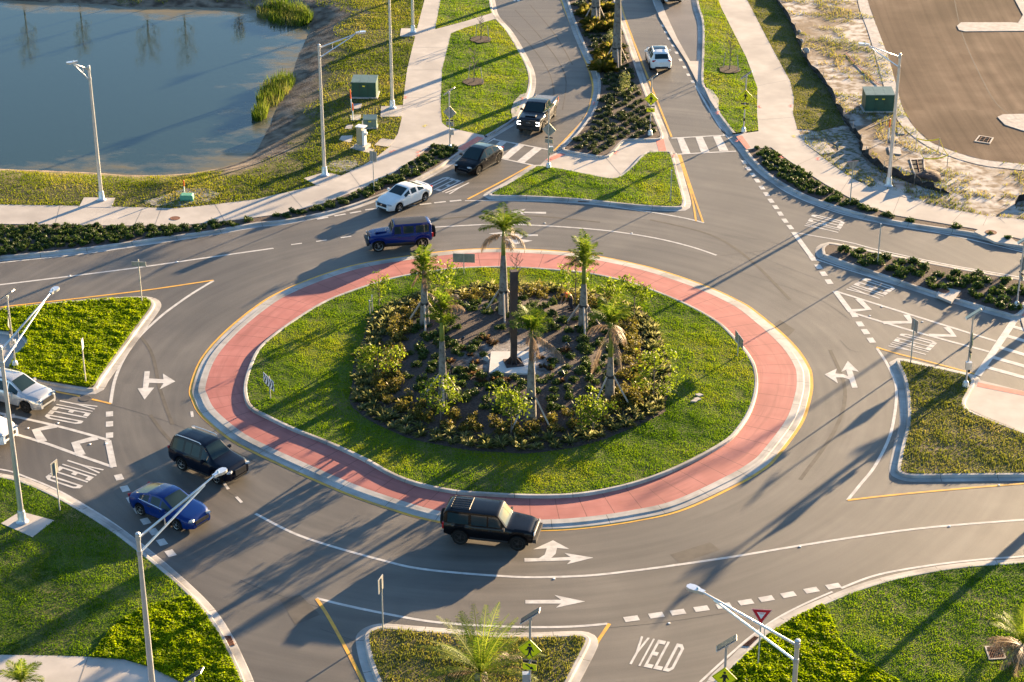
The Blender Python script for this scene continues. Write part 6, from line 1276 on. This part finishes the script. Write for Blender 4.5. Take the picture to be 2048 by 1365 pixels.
# ---- cabinets and pedestals
def rectpx(px, py, z=.15): return at(px, py, z)
def cabinet(name, px, py, w_, d_, h_, label, m1='green', m2='greentop', rz=0.0, slope=.12, plate_n=1):
    c = at(px, py, .15); root = empty(name, (c.x, c.y + d_ / 2, .13), rz, label, 'utility cabinet')
    mb = MB(); mb.box((0, 0, .06), (w_ * 1.12, d_ * 1.14, .12)); mb.build('plinth', M['concrete'], root)
    mb = MB(); mb.prism([(-d_ / 2, .12), (d_ / 2, .12), (d_ / 2, h_), (-d_ / 2, h_ - slope)], -w_ / 2, w_ / 2, Matrix(((0, 0, 1, 0), (1, 0, 0, 0), (0, 1, 0, 0), (0, 0, 0, 1)))); b_ = mb.build('body', M[m1], root)
    mb = MB(); y0, y1 = -d_ / 2 - .03, d_ / 2 + .03; sl = slope / d_
    for k in range(3 if w_ > 1.4 else 1):
        n = 3 if w_ > 1.4 else 1; x0 = -w_ / 2 - .03 + k * (w_ + .06) / n + .006; x1 = -w_ / 2 - .03 + (k + 1) * (w_ + .06) / n - .006
        mb.prism([(y0, h_ - slope + .005), (y1, h_ + .005), (y1, h_ + .06), (y0, h_ - slope + .06)], x0, x1, Matrix(((0, 0, 1, 0), (1, 0, 0, 0), (0, 1, 0, 0), (0, 0, 0, 1))))
    mb.build('lid', M[m2], root)
    for k in range(plate_n):
        mb = MB(); mb.box(((k - (plate_n - 1) / 2) * .55, -d_ / 2 - .006, h_ * .72), (.22, .012, .09)); mb.build('warning_label', M['tape'], root)
    for x in (-w_ * .16, w_ * .16):
        mb = MB(); mb.box((x, -d_ / 2 - .003, h_ * .48), (.012, .006, h_ * .66)); mb.build('door_seam', M['signblk'], root)
    return root
cabinet('utility_cabinet', 729, 197, 2.0, 1.55, 1.45, 'large dark green cabinet with a pale lid between the two lamp pads', rz=R(-3)); cabinet('utility_cabinet', 740, 258, 1.05, .8, .85, 'smaller grey-green cabinet in front of the large green one', m1='greentop')
cabinet('utility_cabinet', 1758, 225, 2.3, 1.7, 1.55, 'large dark green cabinet on the sandy plot behind the street lamp', plate_n=2)
c = at(724, 297, .2); root = empty('meter_pedestal', (c.x, c.y + .3, .16), R(-25), 'beige metering pedestal on a concrete pad beside the walk', 'utility pedestal')
mb = MB(); mb.box((0, 0, .12), (1.0, .9, .24)); mb.build('plinth', M['concrete'], root); mb = MB(); mb.box((-.12, 0, .95), (.42, .50, 1.42)); mb.build('body', M['beige'], root)
mb = MB(); mb.box((.20, 0, .85), (.20, .36, 1.2)); mb.build('meter_column', M['signwht'], root); mb = MB(); mb.lathe([(.13, 0), (.13, .12), (.09, .16)], 12, 'x', (.30, 0, 1.15)); mb.build('meter', M['galv'], root)
mb = MB(); mb.box((-.04, 0, 1.70), (.75, .60, .07)); mb.build('lid', M['signwht'], root); mb = MB(); mb.tube([(-.05, .25, 1.70), (-.05, .25, 2.05)], .035, 6); mb.build('conduit', M['galv'], root)
c = at(373, 402, .15); root = empty('cable_pedestal', (c.x, c.y + .3, .12), 0, 'mint green cable box with an orange-topped marker on a bare sandy patch', 'utility box')
mb = MB(); mb.prism([(-.48, 0), (.48, 0), (.46, .36), (.38, .42), (-.38, .42), (-.46, .36)], -.28, .28, Matrix.Rotation(R(90), 4, 'X')); mb.build('body', M['mint'], root)
def marker(px, py, label, h=1.3, lean=(0, 0), z0=.13):
    c = at(px, py, z0); root = empty('marker_post', (c.x, c.y, z0), 0, label, 'marker post', 'orange and white marker posts'); L = lambda z: Vector((lean[0] * z, lean[1] * z, z))
    mb = MB(); mb.tube([L(-.05), L(h * .58)], .045, 8); mb.build('post', M['signwht'], root); mb = MB(); mb.tube([L(h * .58), L(h), L(h + .04)], [.05, .05, .02], 8); mb.build('orange_cap', M['orange'], root)
marker(369, 388, 'orange-topped marker standing behind the mint green cable box', 1.0); marker(704, 222, 'taller leaning orange and white marker left of the big green cabinet', 1.75, (-.06, .02)); marker(706, 241, 'orange and white marker in front of the taller one', 1.4); marker(1777, 278, 'orange and white marker behind the right-hand street lamp', 1.6)
# ---- drains and covers
def cover(px, py, r, label, z=.155, mat='rust'):
    c = at(px, py, z); root = MB(); root.lathe([(r, 0), (r, .012), (r * .92, .014), (r * .9, .010)], 20, 'z', (0, 0, 0)); o = root.build('manhole_cover', M[mat]); o.location = (c.x, c.y, z); tag(o, label, 'manhole cover')
cover(350, 437, .36, 'round rusty manhole cover in the lower-left walk'); cover(1982, 465, .40, 'round rusty cover on the projecting inlet of the north-east walk', .205); cover(1888, 582, .36, 'round rusty cover on the inlet slab of the east median', .205); cover(170, 798, .34, 'dark manhole cover between the two yellow line pieces', .006, 'tar')
def grate(px4, z, label, bars=9, mat='rust', frame_=True, par=None):
    P = ats(px4, z); root = empty('drain_grate', tuple(sum(P, Vector()) / 4), 0, label, 'drain grate'); o = root.location
    Q = [p - o for p in P]; mb = MB(); mb.sheet([(q.x, q.y) for q in Q], .004); mb.build('pit', M['gutterdark'], root)
    mb = MB()
    for k in range(bars):
        t = (k + .5) / bars; a = Q[0].lerp(Q[1], t); b = Q[3].lerp(Q[2], t); mb.tube([a + Vector((0, 0, .02)), b + Vector((0, 0, .02))], .022, 4)
    for t in (.0, .33, .66, 1.0): mb.tube([Q[0].lerp(Q[3], t) + Vector((0, 0, .022)), Q[1].lerp(Q[2], t) + Vector((0, 0, .022))], .02, 4)
    mb.build('bars', M[mat], root)
    if frame_:
        mb = MB()
        for k in range(4):
            a, b, c_, d_ = Q[k], Q[(k + 1) % 4], Q[(k + 1) % 4] * 1.22, Q[k] * 1.22; pl = [(v.x, v.y) for v in (a, b, c_, d_)]; mb.prism(pl, -.02, .035 + .001 * k)
        mb.build('frame', M['concrete'], root)
grate([(1973, 1296), (2001, 1295), (2009, 1316), (1980, 1318)], .13, 'square rusty drain grate in the south-east lawn', 8); grate([(1486, 1292), (1510, 1273), (1519, 1276), (1498, 1294)], .012, 'rusty kerb grate at the foot of the red yield sign', 8, frame_=False)
grate([(440, 1275), (462, 1273), (470, 1291), (452, 1293)], .012, 'rusty kerb grate on the south-west kerb near the bottom', 8, frame_=False); grate([(1157, 399), (1179, 400), (1178, 405), (1156, 404)], .02, 'rusty kerb grate on the near kerb of the north splitter lawn', 8, frame_=False)
grate([(1960, 273), (1984, 277), (1978, 287), (1952, 283)], .12, 'square drain opening in the unfinished brown lot', 3)
c = [(1822, 321), (1846, 320), (1849, 345), (1830, 347)]; grate(c, .11, 'open drain pit inside the yellow tape', 1, 'rust')
# kerb inlet throats
for q, z in (([(1412, 192), (1424, 203), (1427, 207), (1416, 199)], .02),): pass
# ---- silt fence, stakes and tape
def fence():
    pts = ats([(1530, -60), (1552, 0), (1580, 46), (1598, 91), (1616, 130), (1651, 172), (1679, 225), (1700, 260), (1718, 281), (1721, 302), (1739, 323), (1774, 348), (1827, 369), (1872, 383), (1901, 389)], .1); P = catmull(pts, 5); root = empty('silt_fence', tuple(P[0]), 0, 'sagging black silt fence curving along the grass strip and sandy plot', 'fence'); o = P[0]
    v = []; f = []
    for i, p in enumerate(P):
        h = (.62 if i < 40 else .72) * (.8 + .3 * math.sin(i * 1.7)) * (1 if i < len(P) - 9 else max(.1, (len(P) - i) / 9)); w1 = .07 * math.sin(i * 2.1)
        q = p - o; v += [(q.x + w1, q.y, -.05), (q.x - w1, q.y + .02, h * .55), (q.x + w1 * 1.5, q.y + .06, h)]
    for i in range(len(P) - 1):
        for k in range(2): f.append((i * 3 + k, i * 3 + 3 + k, i * 3 + 4 + k, i * 3 + 1 + k))
    me = bpy.data.meshes.new('fabric'); me.from_pydata(v, [], f); me.materials.append(M['silt']); fb = link('fabric', me, root); md = fb.modifiers.new('thickness', 'SOLIDIFY'); md.thickness = .012
    for i in range(0, len(P), 6):
        q = P[i] - o; mb = MB(); mb.box((q.x + .05, q.y - .02, .38), (.045, .045, .95)); mb.build('stake', M['lumber'], root)
fence()
pts = [(2030, 412), (2036, 404), (2048, 402), (2080, 405)]; P = ats(pts, .1); root = empty('silt_fence', tuple(P[0]), 0, 'short end of black silt fence at the right frame edge', 'fence')
mb = MB()
for k in range(3): a, b = P[k] - P[0], P[k + 1] - P[0]; mb.box((a + b) / 2 + Vector((0, 0, .25)), ((b - a).length, .03, .55), Matrix.Rotation(math.atan2((b - a).y, (b - a).x), 3, 'Z'))
mb.build('fabric', M['silt'], root)
Q = ats([(1831, 300), (1877, 301), (1894, 334), (1845, 340)], .12); root = empty('tape_barrier', tuple(Q[0]), 0, 'square of yellow caution tape on posts around a drain pit on the sand', 'barrier'); o = Q[0]
for q in Q: mb = MB(); mb.tube([q - o, q - o + Vector((0, 0, 1.0))], .03, 6); mb.build('post', M['lumber'], root)
for k in range(4):
    a, b = Q[k] - o, Q[(k + 1) % 4] - o; mb = MB(); n = 8
    pl = [a.lerp(b, t / n) + Vector((0, 0, .92 - .16 * math.sin(math.pi * t / n))) for t in range(n + 1)]
    for t in range(n): mb.quad(pl[t] - Vector((0, 0, .05)), pl[t + 1] - Vector((0, 0, .05)), pl[t + 1] + Vector((0, 0, .05)), pl[t] + Vector((0, 0, .05)))
    tp = mb.build('tape', M['tape'], root); md = tp.modifiers.new('thickness', 'SOLIDIFY'); md.thickness = .004
def lay(name, pts, r, mat, label, cat, z=.16):
    mb = MB(); P = catmull(ats(pts, z), 5); o = P[0]; mb.tube([p - o for p in P], r, 6); ob = mb.build(name, M[mat]); ob.location = o; tag(ob, label, cat)
lay('plastic_pipe', [(1692, 106), (1712, 128), (1735, 150), (1757, 170)], .03, 'pink', 'thin pink pipe lying across the sand behind the green cabinet', 'pipe')
lay('plank', [(1738, 256), (1760, 246), (1782, 238)], .045, 'lumber', 'pale plank lying on the sand near the orange marker', 'plank'); lay('loose_tape', [(1812, 350), (1822, 352), (1835, 351), (1850, 356)], .035, 'tape', 'loose yellow tape lying by the soil heap', 'tape')
def heap(px, py, r, h, mat, label, cat, name, z=.1):
    c = at(px, py, z); pts = bush_pts(1, 1, 1); mb = MB(); n = 14; prof = [(1, 0), (.95, .4), (.7, .8), (.35, .97), (.02, 1.0)]
    for pr, pz in prof:
        for j in range(n): a = 2 * math.pi * j / n; k = r * pr * (1 + .22 * math.sin(a * 3 + pr * 5) + random.uniform(-.07, .07)); mb.v.append((k * math.cos(a), k * math.sin(a), h * pz * random.uniform(.9, 1.1)))
    for q in range(len(prof) - 1):
        for j in range(n): a, b = q * n + j, q * n + (j + 1) % n; mb.f.append((a, b, b + n, a + n)); mb.m.append(0)
    o = mb.build(name, M[mat], smooth=True); o.location = (c.x, c.y, z - .02); tag(o, label, cat)
heap(1858, 354, 1.0, .35, 'soil', 'brown heap of soil beside the taped pit', 'soil heap', 'soil_heap'); heap(973, 722, .22, .30, 'boulder', 'pale boulder at the left edge of the sculpture slab', 'boulder', 'boulder', .95); heap(1612, 104, .35, .4, 'boulder', 'pale rock beside the silt fence', 'rock', 'boulder')
for q in ((1598, 66, 'farther'), (1602, 84, 'nearer')): heap(q[0], q[1], .22, .3, 'boulder', q[2] + ' of two small pale rocks against the upper silt fence', 'rock', 'boulder')
# bare sandy patches in the turf
def patch(pts, z, mat='sandy', name='bare_patch'):
    P = catmull(ats(pts, z), 4, True); P = [p + Vector((random.gauss(0, .12), random.gauss(0, .12), 0)) for p in P]; flat(name, None, z, M[mat], smooth=False, raw=True) if False else None
    mb = MB(); mb.sheet([(p.x, p.y) for p in P], z); struct(mb.build(name, M[mat]))
M['patch'] = mk('sand_in_turf', (.30, .275, .25), (.095, .09, .04), 3.0, rough=.95, bump=.8, bscale=8, detail=10, lo=.42, hi=.6)
patch([(290, 408), (312, 396), (350, 385), (372, 378), (410, 376), (438, 389), (420, 401), (390, 407), (340, 412)], .136, 'patch'); patch([(645, 333), (665, 322), (700, 322), (722, 330), (712, 343), (680, 346)], .136, 'patch'); patch([(1640, 265), (1700, 262), (1716, 284), (1722, 305), (1745, 335), (1770, 355), (1745, 372), (1700, 350), (1650, 316), (1680, 300)], .137, 'patch')
sandp = [(915, 705), (920, 668), (945, 640), (985, 660), (980, 690), (1075, 698), (1110, 692), (1150, 705), (1158, 735), (1125, 762), (1080, 745), (1085, 710), (975, 710), (965, 755), (930, 760)]
M['bedsand'] = mk('sand_in_mulch', (.36, .33, .31), (.09, .068, .056), 1.6, rough=.95, bump=1, bscale=10, detail=10, lo=.40, hi=.58); 
# utility survey marks sprayed on the pavement
def spray(px, py, ang=90, s=.5, z=.158, mat='mark'):
    c = at(px, py, z); mb = MB(); a = R(ang); d = Vector((math.cos(a), math.sin(a), 0)); n = Vector((-d.y, d.x, 0))
    for (u, v, l, w_, dd) in ((0, 0, s, .06, d), (s / 2, 0, .3, .06, n), (-s / 2, 0, .3, .06, n), (.0, .12, .2, .05, n)):
        m = c + d * u + n * v; q = Vector((-dd.y, dd.x, 0)); pts = [m + dd * l / 2 + q * w_ / 2, m - dd * l / 2 + q * w_ / 2, m - dd * l / 2 - q * w_ / 2, m + dd * l / 2 - q * w_ / 2]
        i = len(mb.v); mb.v += [(p.x, p.y, z + .001 * len(mb.f)) for p in pts]; mb.f.append((i, i + 1, i + 2, i + 3) if area2(pts) > 0 else (i + 3, i + 2, i + 1, i)); mb.m.append(0)
    o = mb.build('survey_mark', M[mat]); struct(o)
for q in ((811, 195, 90), (838, 304, 60), (838, 312, 110), (785, 303, 50), (1519, 214, 95), (1582, 212, 80), (1563, 314, 100), (1636, 318, 80), (1232, 306, 70)): spray(*q, z=.16 if q[0] != 1232 else .04)
for q in ((1188, 207, 80), (1347, 312, 80), (1110, 312, 45), (1476, 281, 60), (1436, 226, 80), (1045, 198, 90)): spray(*q, s=.6, z=.168)
spray(1588, 273, 90, .4, .16, 'tape'); spray(850, 252, 70, .4, .16, 'tape')
# white stepping slabs and litter on the island lawn, small posts
for k, q in enumerate([[(1390, 789), (1399, 787), (1407, 790), (1398, 793)], [(1387, 797), (1396, 795), (1403, 799), (1394, 801)], [(1392, 804), (1381, 803), (1388, 799), (1396, 801)]]):
    P = ats(q, .34); P = P if area2(P) > 0 else P[::-1]; mb = MB(); mb.prism([(p.x - P[0].x, p.y - P[0].y) for p in P], -.08, .02); o = mb.build('marker_slab', M['concrete']); o.location = P[0]; tag(o, ('uppermost', 'middle', 'lowest')[k] + ' of three small white slabs in the right island lawn', 'slab')
for k, (px, py) in enumerate(((740, 629), (745, 624))):
    c = at(px, py, .28); mb = MB(); mb.tube([(0, 0, -.05), (0, 0, 1.15 if k else .95)], .045, 8); mb.lathe([(.05, 1.0 + .15 * k - .15), (.055, 1.02 + .15 * k - .10), (.02, 1.05 + .15 * k - .06)], 8); o = mb.build('stub_post', M['galv']); o.location = (c.x, c.y, .28); tag(o, ('shorter' if not k else 'taller') + ' of two grey posts by the thin sapling on the island', 'post')
# reflective studs beside the lane lines: parts of the road
for (px, py) in ((140, 552), (354, 524), (1090, 447), (1264, 467), (1108, 1158), (1600, 1094), (1899, 1053), (1338, 1247), (1998, 971), (1764, 614), (1740, 632), (1845, 644), (56, 857), (116, 847), (180, 889), (212, 888)):
    c = at(px, py, 0); mb = MB(); mb.box((c.x, c.y, .018), (.11, .11, .026), None, .7); mb.build('road_stud', M['signwht'], road)
# ================================================================== WORKER
M['skin'] = mk('skin', (.22, .12, .08), (.26, .15, .10), 8, rough=.55); M['trouser'] = mk('dark_trousers', (.018, .020, .030), (.028, .03, .042), 6, rough=.9); M['hivis'] = mk('hivis_orange', (.80, .15, .015), (.88, .20, .03), 5, rough=.7); M['hivisy'] = mk('hivis_yellow', (.62, .75, .05), (.7, .82, .08), 5, rough=.6); M['hair'] = mk('dark_hair', (.012, .009, .008), (.02, .016, .014), 9, rough=.7)
def skin_body(name, verts, edges, mat, parent, sub=1):
    me = bpy.data.meshes.new(name); me.from_pydata([v[0] for v in verts], edges, []); me.materials.append(mat); o = link(name, me, parent)
    md = o.modifiers.new('skin', 'SKIN'); md.use_smooth_shade = True
    for i, v in enumerate(verts): sv = me.skin_vertices[0].data[i]; r = v[1]; sv.radius = (r, r) if not hasattr(r, '__len__') else r; sv.use_root = (i == 0)
    m2 = o.modifiers.new('subdivision', 'SUBSURF'); m2.levels = sub; m2.render_levels = sub; return o
c = atb(1142, 620); wk = empty('person', (c.x, c.y, c.z), R(200), 'worker in an orange and yellow vest bending down among the hedge bushes', 'person')
J = {'pel': ((0, 0, .92), (.15, .11)), 'sp': ((.14, 0, 1.08), (.15, .11)), 'ch': ((.34, 0, 1.16), (.17, .12)), 'nk': ((.50, 0, 1.13), .06), 'hd': ((.60, 0, 1.07), .095), 'hd2': ((.70, 0, 1.0), .085)}
V_ = [J[k] for k in J]; E_ = [(0, 1), (1, 2), (2, 3), (3, 4), (4, 5)]
for sg in (1, -1):
    n = len(V_); V_ += [((.36, sg * .20, 1.12), .065), ((.46, sg * .26, .84), .048), ((.60, sg * .18, .60), .036), ((.64, sg * .17, .53), .034)]; E_ += [(2, n), (n, n + 1), (n + 1, n + 2), (n + 2, n + 3)]
    for f in range(4): k = len(V_); y = sg * (.17 + (f - 1.5) * .022); V_ += [((.665, y, .48), .010), ((.672, y, .445 + .008 * abs(f - 1)), .009)]; E_ += [(n + 3, k), (k, k + 1)]
    k = len(V_); V_ += [((.63, sg * .125, .50), .011), ((.645, sg * .11, .47), .009)]; E_ += [(n + 3, k), (k, k + 1)]
    n = len(V_); V_ += [((.0, sg * .10, .84), .10), ((.05, sg * .13, .46), .068), ((-.05, sg * .14, .09), .045), ((.10, sg * .15, .04), .04)]; E_ += [(0, n), (n, n + 1), (n + 1, n + 2), (n + 2, n + 3)]
skin_body('body', V_, E_, M['skin'], wk)
T_ = [((0, 0, .93), (.165, .125)), ((.02, 0, .88), (.16, .12))]; TE = [(0, 1)]
for sg in (1, -1): n = len(T_); T_ += [((.0, sg * .10, .80), .115), ((.05, sg * .13, .46), .085), ((-.05, sg * .14, .10), .075)]; TE += [(1, n), (n, n + 1), (n + 1, n + 2)]
skin_body('trousers', T_, TE, M['trouser'], wk)
W_ = [((.06, 0, 1.0), (.165, .125)), ((.16, 0, 1.09), (.17, .125)), ((.34, 0, 1.165), (.185, .135)), ((.44, 0, 1.155), (.12, .09))]; WE = [(0, 1), (1, 2), (2, 3)]
for sg in (1, -1): n = len(W_); W_ += [((.36, sg * .20, 1.12), .085), ((.42, sg * .24, .96), .068)]; WE += [(2, n), (n, n + 1)]
vs = skin_body('vest', W_, WE, M['hivis'], wk)
mb = MB(); mb.tube([(.23, y, z) for y, z in [(.21 * math.cos(a), 1.11 + .165 * math.sin(a)) for a in np.linspace(0, 6.283, 15)]], .028, 6); mb.build('reflective_band', M['hivisy'], vs)
mb = MB(); mb.lathe([(.03, .10), (.075, .075), (.10, .02), (.105, -.03), (.07, -.05)], 14, 'z', (.61, 0, 1.12)); mb.build('hair', M['hair'], wk)
mb = MB()
for sg in (1, -1): mb.box((.735, sg * .035, 1.035), (.02, .026, .014)); mb.box((.62, sg * .098, 1.06), (.035, .015, .05))
mb.box((.76, 0, 1.0), (.035, .028, .05)); mb.box((.755, 0, .955), (.012, .05, .012)); mb.build('face_features', M['skin'], wk)
for sg in (1, -1): mb = MB(); mb.box((.03, sg * .145, .05), (.29, .10, .10), None, .8); mb.build('boot', M['hair'], wk)
